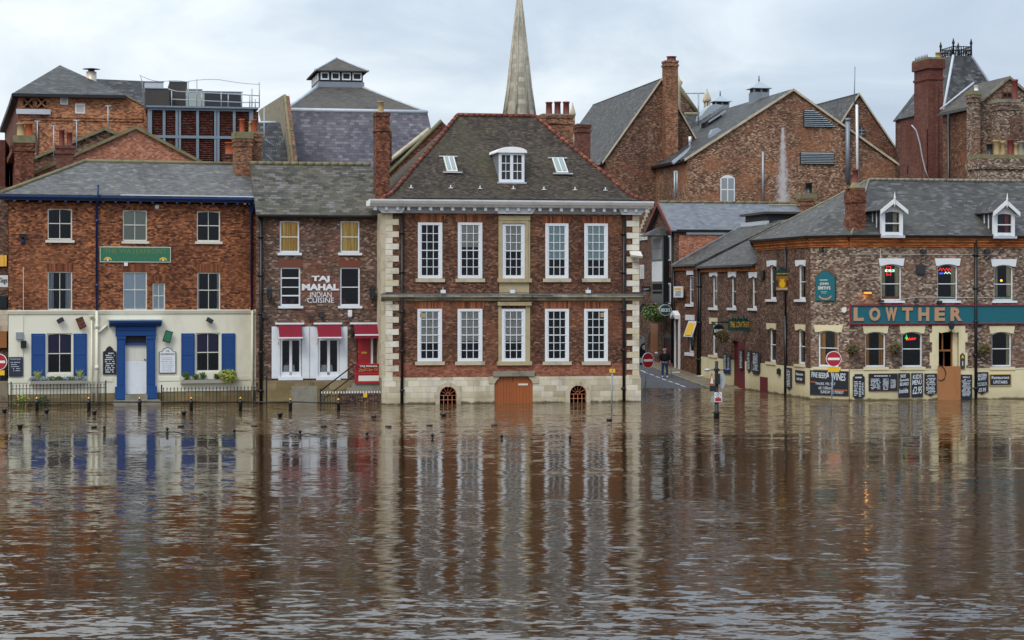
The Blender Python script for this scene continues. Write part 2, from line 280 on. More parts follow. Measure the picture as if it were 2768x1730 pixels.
def watermat():
    """muddy flood water: slope field of crossing ripples straight into the normal, so it holds at any distance"""
    m, t, p = newmat('flood_water'); P = nn(t, 'ShaderNodeNewGeometry').outputs['Position']
    sepp = nn(t, 'ShaderNodeSeparateXYZ'); t.links.new(P, sepp.inputs[0])
    big = noi(t, P, .05, 3, .5, .45, 1.5, 1)
    calm = noi(t, P, .13, 4, .6, .45, 1.5, 1, (4, 9, 0), 1.2)
    rough_ = sstep(t, calm.outputs['Fac'], .38, .66)
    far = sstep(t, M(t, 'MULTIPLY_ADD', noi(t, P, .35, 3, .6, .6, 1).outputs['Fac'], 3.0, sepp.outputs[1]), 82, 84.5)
    near = M(t, 'SUBTRACT', 1.0, sstep(t, sepp.outputs[1], 36, 66))
    amp = M(t, 'MULTIPLY_ADD', rough_, .95, .22); amp = M(t, 'ADD', amp, M(t, 'MULTIPLY', near, .5)); amp = M(t, 'ADD', amp, M(t, 'MULTIPLY', far, 1.4))
    def field(scale, a, sx, sy, loc, detail=2, dist=.4, kx=.4):
        n = noi(t, P, scale, detail, .55, sx, sy, 1, loc, dist)
        s = nn(t, 'ShaderNodeVectorMath', operation='SUBTRACT'); t.links.new(n.outputs['Color'], s.inputs[0]); s.inputs[1].default_value = (.5, .5, .5)
        q = nn(t, 'ShaderNodeVectorMath', operation='MULTIPLY'); t.links.new(s.outputs[0], q.inputs[0]); q.inputs[1].default_value = (a*kx, a, 0); return q.outputs[0]
    fs = [field(.28, .055, .5, 1.0, (0, 0, 0), 2, 2.4, .6), field(1.0, .105, .5, 1.05, (7, 3, 0), 2, 1.6, .7), field(2.8, .15, .55, 1.15, (1, 8, 0), 2, .8, .65), field(7, .11, .6, 1.1, (5, 5, 0), 3)]
    s = fs[0]
    for q in fs[1:]:
        a = nn(t, 'ShaderNodeVectorMath', operation='ADD'); t.links.new(s, a.inputs[0]); t.links.new(q, a.inputs[1]); s = a.outputs[0]
    k = nn(t, 'ShaderNodeVectorMath', operation='SCALE'); t.links.new(s, k.inputs[0]); t.links.new(amp, k.inputs['Scale'])
    a = nn(t, 'ShaderNodeVectorMath', operation='ADD'); t.links.new(k.outputs[0], a.inputs[0]); a.inputs[1].default_value = (0, 0, 1)
    nz = nn(t, 'ShaderNodeVectorMath', operation='NORMALIZE'); t.links.new(a.outputs[0], nz.inputs[0]); t.links.new(nz.outputs[0], p.inputs['Normal'])
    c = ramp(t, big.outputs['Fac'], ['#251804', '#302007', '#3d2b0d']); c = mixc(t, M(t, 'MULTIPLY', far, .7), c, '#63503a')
    # scraps of foam along the lines where the current runs over the sunken quay edge
    fm = noi(t, P, 2.2, 6, .72, .35, 1.5, 1, (3, 1, 0)); xr = sstep(t, sepp.outputs[0], -6, 8)
    def line(y, w_, sl): return M(t, 'SUBTRACT', 1.0, M(t, 'DIVIDE', M(t, 'ABSOLUTE', M(t, 'SUBTRACT', M(t, 'MULTIPLY_ADD', sepp.outputs[0], sl, sepp.outputs[1]), y)), w_), clamp=True)
    band = M(t, 'MAXIMUM', M(t, 'MULTIPLY', line(80.2, .9, .06), xr), M(t, 'MULTIPLY', line(91.0, 1.0, 0), M(t, 'MULTIPLY', sstep(t, sepp.outputs[0], 4, 6), M(t, 'SUBTRACT', 1.0, sstep(t, sepp.outputs[0], 12, 18)))))
    fo = M(t, 'MULTIPLY', sstep(t, M(t, 'MULTIPLY_ADD', band, .16, fm.outputs['Fac']), .66, .72), sstep(t, band, .0, .3))
    sp_ = noi(t, P, 7, 2, .5, .5, 1.2, 1, (8, 8, 0)); fo = M(t, 'MAXIMUM', fo, M(t, 'MULTIPLY', sstep(t, sp_.outputs['Fac'], .80, .83), .7))
    c = mixc(t, M(t, 'MULTIPLY', fo, .7), c, '#b9afa6')
    t.links.new(c, p.inputs['Base Color']); p.inputs['Roughness'].default_value = .06; p.inputs['IOR'].default_value = 1.33
    return m
MT['water'] = watermat()
# ------------------------------------------------------------------ frames: plan axes of each wall line
class Frame:
    def __init__(s, X, Y, deg):
        s.th = R(deg); c, n = math.cos(s.th), math.sin(s.th); s.O = (X, Y); s.U = (c, n); s.V = (-n, c)
    def _t(s, px, v):
        dx = (px-CX)/FPX; den = dx*s.V[0]+s.V[1]; return (s.O[0]*s.V[0]+s.O[1]*s.V[1]+v)/den, dx
    def u(s, px, v=0):
        t, dx = s._t(px, v); return t*(dx*s.U[0]+s.U[1])-(s.O[0]*s.U[0]+s.O[1]*s.U[1])
    def z(s, px, py, v=0):
        t, dx = s._t(px, v); return CH-(py-HY)/FPX*t
    def R(s, x0, y0, x1, y1, v=0):
        xm = (x0+x1)/2; return s.u(x0, v), s.u(x1, v), s.z(xm, y1, v), s.z(xm, y0, v)
    def p(s, px, py, v=0): return (s.u(px, v), v, s.z(px, py, v))
    def uz(s, pts, v=0): return [(s.u(a, v), s.z(a, b, v)) for a, b in pts]
    def world(s, q): return Vector((s.O[0]+q[0]*s.U[0]+q[1]*s.V[0], s.O[1]+q[0]*s.U[1]+q[1]*s.V[1], q[2]))
TH = math.degrees(math.atan(.2))
G = Frame(0, 104.7, TH)                                     # the staith: central house and most roofs behind
A = Frame(0, 109.95, math.degrees(math.atan(.33)))          # waterfront pub, swung a little further
LF = Frame(0, 103.4, TH)                                    # corner pub, front
LS = Frame(15.92, 108.5, TH-90)                             # its side along the lane (u runs far -> near)
LC = Frame(15.92, 108.5, math.degrees(math.atan2(-1.5, 1.82)))   # the chamfer between them
WF = Frame(0, 0, 0)
# ------------------------------------------------------------------ mesh builder
class MB:
    def __init__(s): s.v = []; s.f = []; s.sm = set()
    def poly(s, pts):
        b = len(s.v); s.v += [tuple(q) for q in pts]; s.f.append(tuple(range(b, b+len(pts)))); return s
    def box(s, u0, u1, v0, v1, z0, z1):
        if u0 > u1: u0, u1 = u1, u0
        if v0 > v1: v0, v1 = v1, v0
        if z0 > z1: z0, z1 = z1, z0
        b = len(s.v); s.v += [(u0, v0, z0), (u1, v0, z0), (u1, v1, z0), (u0, v1, z0), (u0, v0, z1), (u1, v0, z1), (u1, v1, z1), (u0, v1, z1)]
        for f in ((0, 3, 2, 1), (4, 5, 6, 7), (0, 1, 5, 4), (1, 2, 6, 5), (2, 3, 7, 6), (3, 0, 4, 7)): s.f.append(tuple(b+i for i in f))
        return s
    def prism(s, uz, v0, v1):
        """outline in the wall plane, extruded in depth"""
        n = len(uz); b = len(s.v)
        ar = sum(uz[i][0]*uz[(i+1) % n][1]-uz[(i+1) % n][0]*uz[i][1] for i in range(n))
        if ar < 0: uz = uz[::-1]
        s.v += [(a, v0, c) for a, c in uz]+[(a, v1, c) for a, c in uz]
        s.f.append(tuple(range(b, b+n))); s.f.append(tuple(reversed(range(b+n, b+2*n))))
        for i in range(n):
            j = (i+1) % n; s.f.append((b+i, b+n+i, b+n+j, b+j))
        return s
    def vprism(s, uv, z0, z1):
        """plan outline extruded upwards"""
        n = len(uv); b = len(s.v)
        ar = sum(uv[i][0]*uv[(i+1) % n][1]-uv[(i+1) % n][0]*uv[i][1] for i in range(n))
        if ar < 0: uv = uv[::-1]
        s.v += [(a, c, z0) for a, c in uv]+[(a, c, z1) for a, c in uv]
        s.f.append(tuple(reversed(range(b, b+n)))); s.f.append(tuple(range(b+n, b+2*n)))
        for i in range(n):
            j = (i+1) % n; s.f.append((b+i, b+j, b+n+j, b+n+i))
        return s
    def uprism(s, vz, u0, u1):
        """side outline (v,z) extruded along the wall"""
        n = len(vz); b = len(s.v)
        s.v += [(u0, a, c) for a, c in vz]+[(u1, a, c) for a, c in vz]
        s.f.append(tuple(reversed(range(b, b+n)))); s.f.append(tuple(range(b+n, b+2*n)))
        for i in range(n):
            j = (i+1) % n; s.f.append((b+i, b+j, b+n+j, b+n+i))
        return s
    def slab(s, pts, t=.12):
        """roof plane with thickness, outline seen from outside"""
        P = [Vector(q) for q in pts]; n = Vector((0, 0, 0))
        for i in range(len(P)): n += P[i].cross(P[(i+1) % len(P)])
        n.normalize()
        if n.z < 0: P.reverse(); n = -n
        m = len(P); b = len(s.v); s.v += [tuple(q) for q in P]+[tuple(q-n*t) for q in P]
        s.f.append(tuple(range(b, b+m))); s.f.append(tuple(reversed(range(b+m, b+2*m))))
        for i in range(m):
            j = (i+1) % m; s.f.append((b+i, b+m+i, b+m+j, b+j))
        return s
    def tube(s, pts, r, n=8, r1=None, cap=True):
        P = [Vector(q) for q in pts]; b = len(s.v); m = len(P)
        for i, q in enumerate(P):
            d = (P[min(i+1, m-1)]-P[max(i-1, 0)]).normalized()
            a = d.cross(Vector((0, 0, 1)) if abs(d.z) < .9 else Vector((1, 0, 0))).normalized(); c = d.cross(a)
            rr = r if r1 is None else r+(r1-r)*i/(m-1)
            for k in range(n):
                an = 2*math.pi*k/n; s.v.append(tuple(q+a*math.cos(an)*rr+c*math.sin(an)*rr))
        for i in range(m-1):
            for k in range(n):
                k2 = (k+1) % n; s.sm.add(len(s.f)); s.f.append((b+i*n+k, b+i*n+k2, b+(i+1)*n+k2, b+(i+1)*n+k))
        if cap: s.f.append(tuple(reversed(range(b, b+n)))); s.f.append(tuple(range(b+(m-1)*n, b+m*n)))
        return s
    def lathe(s, u, v, prof, n=12, ph=0):
        b = len(s.v); m = len(prof)
        for r, z in prof:
            for k in range(n):
                an = 2*math.pi*k/n+ph; s.v.append((u+r*math.cos(an), v+r*math.sin(an), z))
        for i in range(m-1):
            for k in range(n):
                k2 = (k+1) % n
                if n > 6: s.sm.add(len(s.f))
                s.f.append((b+i*n+k, b+i*n+k2, b+(i+1)*n+k2, b+(i+1)*n+k))
        s.f.append(tuple(reversed(range(b, b+n)))); s.f.append(tuple(range(b+(m-1)*n, b+m*n))); return s
    def disc(s, u, z, ru, rz, v0, v1, n=28): return s.prism([(u+ru*math.cos(2*math.pi*k/n), z+rz*math.sin(2*math.pi*k/n)) for k in range(n)], v0, v1)
    def leaves(s, c, rad, n, size, seed=0, droop=0):
        rnd = random.Random(seed)
        for _ in range(n):
            while True:
                q = Vector((rnd.uniform(-1, 1), rnd.uniform(-1, 1), rnd.uniform(-1, 1)))
                if q.length < 1: break
            q = Vector((c[0]+q.x*rad[0], c[1]+q.y*rad[1], c[2]+q.z*rad[2]))
            a = Vector((rnd.uniform(-1, 1), rnd.uniform(-1, 1), rnd.uniform(-1, 1))).normalized(); b_ = a.orthogonal().normalized()
            sz = size*rnd.uniform(.6, 1.3); b0 = len(s.v)
            s.v += [tuple(q-a*sz), tuple(q+b_*sz*.45), tuple(q+a*sz), tuple(q-b_*sz*.45)]; s.f.append((b0, b0+1, b0+2, b0+3))
        return s
    def blades(s, c, n, h, spread, seed=0):
        rnd = random.Random(seed)
        for _ in range(n):
            a = rnd.uniform(0, 6.28); k = rnd.uniform(.2, 1)*spread; hh = h*rnd.uniform(.6, 1); wd = .018
            q0 = Vector(c); q1 = q0+Vector((math.cos(a)*k*.5, math.sin(a)*k*.5, hh*.65)); q2 = q0+Vector((math.cos(a)*k, math.sin(a)*k, hh))
            s.poly([q0-Vector((wd, 0, 0)), q0+Vector((wd, 0, 0)), q1+Vector((wd, 0, 0)), q2, q1-Vector((wd, 0, 0))])
        return s
    def wall(s, u0, u1, z0, z1, v, holes, rev=.22):
        H = [(max(a, u0), min(b, u1), max(c, z0), min(d, z1)) for a, b, c, d in holes]
        H = [h for h in H if h[1]-h[0] > .01 and h[3]-h[2] > .01]
        us = sorted({u0, u1, *[h[0] for h in H], *[h[1] for h in H]}); zs = sorted({z0, z1, *[h[2] for h in H], *[h[3] for h in H]})
        for j in range(len(zs)-1):
            st = None
            for i in range(len(us)-1):
                cu, cz = (us[i]+us[i+1])/2, (zs[j]+zs[j+1])/2
                solid = not any(h[0] < cu < h[1] and h[2] < cz < h[3] for h in H)
                if solid and st is None: st = us[i]
                if st is not None and (not solid or i == len(us)-2):
                    en = us[i] if not solid else us[i+1]
                    s.poly([(st, v, zs[j]), (en, v, zs[j]), (en, v, zs[j+1]), (st, v, zs[j+1])]); st = None
        for a, b, c, d in H:
            e_ = v+rev
            s.poly([(a, v, c), (a, v, d), (a, e_, d), (a, e_, c)]); s.poly([(b, v, c), (b, e_, c), (b, e_, d), (b, v, d)])
            if c > z0+1e-4: s.poly([(a, v, c), (a, e_, c), (b, e_, c), (b, v, c)])
            if d < z1-1e-4: s.poly([(a, v, d), (b, v, d), (b, e_, d), (a, e_, d)])
        return s
    def text(s, txt, u0, u1, z0, z1, v, d=.02, bold=0, rot=0, shear=0):
        vs, fs = textmesh(txt, bold); xs = [q[0] for q in vs]; ys = [q[1] for q in vs]; a, b_, c, e_ = min(xs), max(xs), min(ys), max(ys)
        b = len(s.v); cu, cz = (u0+u1)/2, (z0+z1)/2; W_, H_ = (u1-u0), (z1-z0)
        for x_, y_, k in vs:
            lu = ((x_-a)/(b_-a)-.5)*W_; lz = ((y_-c)/(e_-c)-.5)*H_; lu += shear*lz
            s.v.append((cu+lu*math.cos(rot)-lz*math.sin(rot), v-d*(1 if k > 0 else 0), cz+lu*math.sin(rot)+lz*math.cos(rot)))
        for f_ in fs: s.f.append(tuple(b+i for i in f_))
        return s
    def scrawl(s, u0, u1, z0, z1, rows, v, seed=0, fill=.75, th=.45):
        """rows of strokes too small to read"""
        rnd = random.Random(seed); rh = (z1-z0)/rows
        for i in range(rows):
            z = z1-(i+.5)*rh; a = u0+rnd.uniform(0, .12)*(u1-u0); end = u1-rnd.uniform(0, .18)*(u1-u0)
            while a < end:
                wd = min(rnd.uniform(.03, .12)*(u1-u0)+.02, end-a)
                if rnd.random() < fill: s.box(a, a+wd*.82, v-.004, v, z-rh*th*.5, z+rh*th*.5)
                a += wd
        return s
    def build(s, name, mat, parent, org=(0, 0, 0)):
        me = bpy.data.meshes.new(name)
        vv = [(a-org[0], b-org[1], c-org[2]) for a, b, c in s.v]
        me.from_pydata(vv, [], s.f); me.materials.append(MT[mat] if isinstance(mat, str) else mat)
        if s.sm and len(s.sm) > 0:
            me.polygons.foreach_set('use_smooth', [i in s.sm for i in range(len(s.f))])
        uvl = me.uv_layers.new(name='UVMap'); buf = [0.0]*(2*len(me.loops)); Z = Vector((0, 0, 1))
        for pl in me.polygons:
            n = pl.normal
            if abs(n.z) > .995: t_ = Vector((1, 0, 0)); b_ = Vector((0, 1, 0))
            else: t_ = Z.cross(n).normalized(); b_ = n.cross(t_)
            for li in pl.loop_indices:
                q = Vector(s.v[me.loops[li].vertex_index]); buf[2*li] = q.dot(t_); buf[2*li+1] = q.dot(b_)
        uvl.data.foreach_set('uv', buf); me.update()
        o = bpy.data.objects.new(name, me); sc.collection.objects.link(o)
        if parent is not None: o.parent = parent
        return o
_tc = {}
def textmesh(txt, bold=0):
    k = (txt, bold)
    if k in _tc: return _tc[k]
    cu = bpy.data.curves.new('txt', 'FONT'); cu.body = txt; cu.extrude = .5; cu.offset = bold; cu.resolution_u = 3
    o = bpy.data.objects.new('txt', cu); sc.collection.objects.link(o); bpy.context.view_layer.update()
    me = bpy.data.meshes.new_from_object(o.evaluated_get(bpy.context.evaluated_depsgraph_get()))
    r = ([tuple(v.co) for v in me.vertices], [tuple(p_.vertices) for p_ in me.polygons])
    bpy.data.objects.remove(o); bpy.data.curves.remove(cu); bpy.data.meshes.remove(me); _tc[k] = r; return r
class Thing:
    """an Empty at the thing's base, turned with its wall line, that parents its parts"""
    def __init__(s, name, label, cat, fr, org, group=None):
        s.fr = fr; s.org = org; o = bpy.data.objects.new(name, None); sc.collection.objects.link(o); o.empty_display_size = .3
        o.location = fr.world(org); o.rotation_euler = (0, 0, fr.th); s.o = o
        o['label'] = label; o['category'] = cat
        if group: o['group'] = group
    def part(s, name, mb, mat, parent=None, label=None):
        c = getattr(s, 'cur', None)
        if c is not None and c is not s.fr:       # built along another wall line of the same thing
            f = s.fr; w = [c.world(q) for q in mb.v]; mb.v = [((q.x-f.O[0])*f.U[0]+(q.y-f.O[1])*f.U[1], (q.x-f.O[0])*f.V[0]+(q.y-f.O[1])*f.V[1], q.z) for q in w]
        o = mb.build(name, mat, parent or s.o, s.org)
        if label: o['label'] = label
        return o
def single(name, label, cat, fr, org, mb, mat, group=None, kind=None):
    o = mb.build(name, mat, None, org); o.location = fr.world(org); o.rotation_euler = (0, 0, fr.th)
    if kind: o['kind'] = kind
    if label: o['label'] = label; o['category'] = cat
    if group: o['group'] = group
    return o
def clone(src, fr, org, label, rz=None):
    r = src.copy(); sc.collection.objects.link(r); r.location = fr.world(org); r['label'] = label
    if rz is not None: r.rotation_euler = (0, 0, rz)
    for ch in list(src.children):
        c = ch.copy(); sc.collection.objects.link(c); c.parent = r
        for g in ch.children:
            e_ = g.copy(); sc.collection.objects.link(e_); e_.parent = c
    return r
def arcpts(u0, u1, z, rise, n=8):
    return [(u0+(u1-u0)*i/n, z+rise*(1-(2*i/n-1)**2)) for i in range(n+1)]
def window(T, rc, v=0, cols=2, rows=2, mid=.5, fw=.07, mat='white', rec=.08, sill=None, sillmat=None, blind=None, curt=None, arch=0, bar=.028, glass='glass', name='window', railw=.045):
    """sash window in an opening; rc=(u0,u1,z0,z1). blind=(share, material), curt=(width, material, sides)"""
    u0, u1, z0, z1 = rc; f0, f1 = v+rec, v+rec+.09; m = MB()
    m.box(u0, u0+fw, f0, f1, z0, z1).box(u1-fw, u1, f0, f1, z0, z1).box(u0+fw, u1-fw, f0+.003, f1-.003, z0, z0+fw*1.25)
    if arch:
        pts = arcpts(u0+fw, u1-fw, z1-arch-fw*.6, arch); m.prism(pts+[(u1-fw, z1), (u0+fw, z1)], f0+.003, f1-.003)
    else: m.box(u0+fw, u1-fw, f0+.003, f1-.003, z1-fw, z1)
    zb, zt = z0+fw*1.25, z1-fw-(arch*.5); zm = zb+(zt-zb)*(1-mid)
    if mid < .99: m.box(u0+fw, u1-fw, f0+.012, f1-.012, zm-railw/2, zm+railw/2)
    for i in range(1, cols):
        uu = u0+fw+(u1-u0-2*fw)*i/cols; m.box(uu-bar/2, uu+bar/2, f0+.02, f1-.02, zb, z1-fw*.5)
    if isinstance(rows, int): rows = (rows//2, rows-rows//2)
    for (lo, hi, k) in ((zb, zm, rows[1]), (zm, zt, rows[0])):
        for i in range(1, k):
            zz = lo+(hi-lo)*i/k; m.box(u0+fw, u1-fw, f0+.017, f1-.023, zz-bar/2, zz+bar/2)
    w_ = T.part(name, m, mat)
    g = MB(); vg = f0+.05; g.poly([(u0+fw*.5, vg, z0+.02), (u1-fw*.5, vg, z0+.02), (u1-fw*.5, vg, z1-.02), (u0+fw*.5, vg, z1-.02)]); T.part('glass', g, glass, w_)
    if sill:
        a, b, c, d_ = sill; T.part('sill', MB().box(a, b, v-.09, v+rec, c, d_), sillmat or mat, w_)
    if blind:
        h = (z1-z0)*blind[0]; T.part('blind', MB().box(u0+.02, u1-.02, f1+.01, f1+.02, z1-h, z1), blind[1], w_)
    if curt:
        cw, cm, sides = curt; m2 = MB()
        for sd in sides:
            a = u0+.02 if sd < 0 else u1-.02; n = 9; c0 = []
            for i in range(n+1):
                x_ = a-sd*cw*i/n; c0.append((x_, f1+.03+.02*math.sin(i*2.1)))
            for i in range(n):
                q0, q1 = c0[i], c0[i+1]; m2.poly([(q0[0], q0[1], z0+.02), (q1[0], q1[1], z0+.02), (q1[0], q1[1], z1-.02), (q0[0], q0[1], z1-.02)])
        T.part('curtain', m2, cm, w_)
    return w_
def pot(m, u, v, z0, z1, r):
    m.lathe(u, v, [(r*1.05, z0), (r*1.1, z0+.06*(z1-z0)), (r*.92, z0+.1*(z1-z0)), (r*.85, z1-.12*(z1-z0)), (r*1.0, z1-.1*(z1-z0)), (r*1.02, z1), (r*.75, z1), (r*.7, z1-.05)], 12)
def chimney(T, u0, u1, v0, v1, z0, z1, mat, pots, potmat='terra', capmat='mossc', cap=.16, bands=True, parent=None):
    m = MB().box(u0, u1, v0, v1, z0, z1)
    if bands:
        m.box(u0-.05, u1+.05, v0-.05, v1+.05, z1-.42, z1-.3).box(u0-.04, u1+.04, v0-.04, v1+.04, z1-.16, z1-.004)
    c = T.part('chimney', m, mat, parent)
    if cap: T.part('chimney_cap', MB().box(u0-.07, u1+.07, v0-.07, v1+.07, z1, z1+cap), capmat, c)
    for pt in pots:
        pm = pt[4] if len(pt) > 4 else potmat; mm = MB(); pot(mm, pt[0], pt[1], z1+cap-.02, pt[2], pt[3]); T.part('chimney_pot', mm, pm, c)
    return c
def downpipe(T, u, z0, z1, v=0, r=.05, mat='iron', joints=3):
    m = MB().tube([(u, v-.1, z0), (u, v-.1, z1)], r)
    for i in range(joints):
        z = z0+(z1-z0)*(i+.5)/joints; m.lathe(u, v-.1, [(r*1.5, z-.05), (r*1.5, z+.05)], 10); m.box(u-r*2, u+r*2, v-.06, v-.003, z-.02, z+.02)
    return T.part('downpipe', m, mat)
def side(fr, px, py, u):
    """(v, z) of a pixel on the plane at right angles to the wall line through u"""
    dx = (px-CX)/FPX; c0 = fr.O[0]*fr.U[0]+fr.O[1]*fr.U[1]; c1 = fr.O[0]*fr.V[0]+fr.O[1]*fr.V[1]
    t = (u+c0)/(dx*fr.U[0]+fr.U[1]); return t*(dx*fr.V[0]+fr.V[1])-c1, CH-(py-HY)/FPX*t
# ================================================================== SETTING
single('ground', None, None, WF, (0, 0, 0), MB().poly([(-1500, -400, -1.3), (1500, -400, -1.3), (1500, 168, -1.3), (-1500, 168, -1.3)]), 'asphalt', kind='structure')
single('far_ground', None, None, WF, (0, 0, 0), MB().poly([(-1500, 168, .6), (1500, 168, .6), (1500, 2500, .6), (-1500, 2500, .6)]), 'cobble', kind='structure')
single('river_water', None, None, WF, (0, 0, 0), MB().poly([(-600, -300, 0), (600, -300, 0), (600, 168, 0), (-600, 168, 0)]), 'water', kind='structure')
RZ = lambda s: .05*(s-13.8)
rd = MB(); pv = MB(); kb = MB()
for i in range(12):
    a, b = 8+i*3.0, 8+(i+1)*3.0; ka, kb_ = -1.9+(a-8)*.028, -1.9+(b-8)*.028
    za, zb = RZ(a), RZ(b)
    if b > 12: za_ = za
    rd.poly([(-a, -22, za), (-a, ka, za), (-b, kb_, zb), (-b, -22, zb)])
    pv.poly([(-a, ka+.15, za+.1), (-a, .3, za+.1), (-b, .3, zb+.1), (-b, kb_+.15, zb+.1)])
    kb.poly([(-a, ka, za), (-a, ka+.0, za+.1), (-b, kb_, zb+.1), (-b, kb_, zb)]).poly([(-a, ka, za+.1), (-a, ka+.15, za+.1), (-b, kb_+.15, zb+.1), (-b, kb_, zb+.1)])
single('lane_road', None, None, LS, (0, 0, 0), rd, 'asphalt', kind='structure')
single('pavement', None, None, LS, (0, 0, 0), pv, 'cobble', kind='structure')
single('kerb', None, None, LS, (0, 0, 0), kb, 'stone2', kind='structure')
def roadpt(px, py):
    best = None
    for i in range(800):
        Y = 112+i*.05; X = (px-CX)/FPX*Y; s_ = -((X-LS.O[0])*LS.U[0]+(Y-LS.O[1])*LS.U[1]); z = RZ(s_); e_ = abs(HY-(z-CH)/Y*FPX-py)
        if best is None or e_ < best[0]: best = (e_, X, Y, z, s_)
    return best[1:]
mk = MB()
for a, b in ((1722, 998), (1737, 1003), (1746, 1007.5), (1762, 1013), (1778, 1019.5), (1795, 1026), (1813, 1032), (1831, 1038), (1846, 1044)):
    X, Y, z, s_ = roadpt(a, b); u_ = -s_; v_ = (X-LS.O[0])*LS.V[0]+(Y-LS.O[1])*LS.V[1]
    mk.poly([(u_-.5, v_-.05, RZ(s_+.5)+.005), (u_+.45, v_-.05, RZ(s_-.45)+.005), (u_+.45, v_+.06, RZ(s_-.45)+.005), (u_-.5, v_+.06, RZ(s_+.5)+.005)])
single('road_marking', None, None, LS, (0, 0, 0), mk, 'white', kind='structure')
# ================================================================== A  waterfront pub (left)
u0, u1 = A.u(23), A.u(697.3); zt = A.z(350, 549); zb = A.z(350, 839)
T = Thing('brick_pub', 'orange-brown brick pub with cream ground floor, blue shutters and blue doorcase', 'pub', A, (u0, 0, -.6))
wins = {'a': A.R(128.6, 564.5, 195.2, 648), 'b': A.R(332, 568.5, 397.6, 652), 'c': A.R(532, 571, 595.3, 653),
        'd': A.R(128.6, 734, 195.2, 838.6), 'e': A.R(332.5, 735, 397.6, 838.6), 'f': A.R(412, 765.5, 446.4, 838.6), 'g': A.R(533, 736.5, 595.5, 838.6)}
gw = {'h': A.R(127, 901, 196, 1010), 'i': A.R(530, 899.8, 594.8, 1005)}
dr = A.R(337.6, 907, 395.5, 1078)
T.part('brick_wall', MB().wall(u0, u1, zb, zt, 0, list(wins.values())), 'brickA')
T.part('rendered_wall', MB().wall(u0, u1, A.z(350, 1062), zb, 0, list(gw.values())+[(dr[0], dr[1], dr[2], dr[3])]), 'cream')
T.part('stone_footing', MB().wall(u0, u1, -.6, A.z(350, 1062), .015, [(dr[0], dr[1], dr[2], dr[3])]), 'stonebase')
T.part('side_wall', MB().poly([(u0, 0, -.6), (u0, 0, zt), (u0+1.1, 9, zt), (u0+1.1, 9, -.6)]).poly([(u1, 0, -.6), (u1, 9, -.6), (u1, 9, zt), (u1, 0, zt)]).poly([(u0+1.1, 9, -.6), (u0+1.1, 9, zt), (u1, 9, zt), (u1, 9, -.6)]), 'brickA')
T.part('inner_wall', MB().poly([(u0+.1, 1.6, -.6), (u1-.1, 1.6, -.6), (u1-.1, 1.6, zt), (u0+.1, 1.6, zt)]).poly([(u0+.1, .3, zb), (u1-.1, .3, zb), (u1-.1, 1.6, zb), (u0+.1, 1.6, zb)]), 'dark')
T.part('band_moulding', MB().uprism([(0, zb-.19), (-.05, zb-.17), (-.1, zb-.03), (-.1, zb+.02), (0, zb+.03)], u0-.05, u1), 'cream')
zs_ = A.z(350, 1031)
for q0, q1 in ((u0-.02, A.u(78)-.05), (A.u(240), dr[0]-.6), (dr[1]+.62, A.u(486)), (A.u(640), u1)): T.part('sill_band', MB().box(q0, q1, -.03, 0, zs_, zs_+.2), 'cream')
S_ = lambda x0, x1, y0, y1, v=0: A.R(x0, y0, x1, y1, v)
for k, kw in (('a', dict(sill=S_(122.6, 201, 649, 656))), ('b', dict(sill=S_(328.5, 403, 652.5, 658.5), blind=(.97, 'blindk'))), ('c', dict(sill=S_(527, 601, 653, 659.5))),
              ('d', dict(curt=(.30, 'greyc', (-1, 1)))), ('e', dict(blind=(.97, 'blindb'))), ('f', dict(blind=(.97, 'blindb'))), ('g', dict(curt=(.13, 'greyc', (-1, 1))))):
    window(T, wins[k], mat='offwhite', mid=.47, fw=.06, rec=.05, arch=.04 if k in 'abc' else 0, **kw)
for k in 'hi':
    rc = gw[k]; wn = window(T, rc, mat='offwhite', mid=.5, fw=.06, rec=.06, arch=.05)
    um = (rc[0]+rc[1])/2; T.part('drape', MB().poly([(rc[0]+.05, .25, (rc[2]+rc[3])/2+.02), (rc[1]-.05, .27, (rc[2]+rc[3])/2-.02), (rc[1]-.05, .25, rc[3]), (rc[0]+.05, .25, rc[3])]), 'indigo', wn)
for x0, x1, y0, y1, xo in ((128.6, 195.2, 712, 733.5, 7), (332.5, 397.6, 714, 734.5, 6), (533, 595.5, 714, 736, 7), (412, 446.4, 746, 764.5, 7)):
    T.part('flat_arch', MB().prism([(A.u(x0), A.z((x0+x1)/2, y1)), (A.u(x1), A.z((x0+x1)/2, y1)), (A.u(x1+xo), A.z((x0+x1)/2, y0)), (A.u(x0-xo), A.z((x0+x1)/2, y0))], -.006, .03), 'flat_arch')
for x0, x1, y0, y1 in ((84.5, 122, 901.7, 1016), (198.5, 234.5, 901.7, 1016), (489.8, 525.7, 901, 1014.5), (598.8, 635, 901, 1008)):
    a = A.R(x0, y0, x1, y1); zm = (a[2]+a[3])/2; m = MB().box(a[0], a[1], -.05, -.003, a[2], a[3])
    for c, e_ in ((a[2]+.07, zm-.05), (zm+.03, a[3]-.07)):
        n = 14
        for i in range(n):
            z = c+(e_-c)*i/n; m.poly([(a[0]+.07, -.052, z+(e_-c)/n*.9), (a[0]+.07, -.07, z+.005), (a[1]-.07, -.07, z+.005), (a[1]-.07, -.052, z+(e_-c)/n*.9)][::-1])
    m.box(a[0], a[0]+.06, -.075, -.05, a[2], a[3]).box(a[1]-.06, a[1], -.075, -.05, a[2], a[3]).box(a[0]+.06, a[1]-.06, -.073, -.05, zm-.05, zm+.02)
    T.part('shutter', m, 'blue')
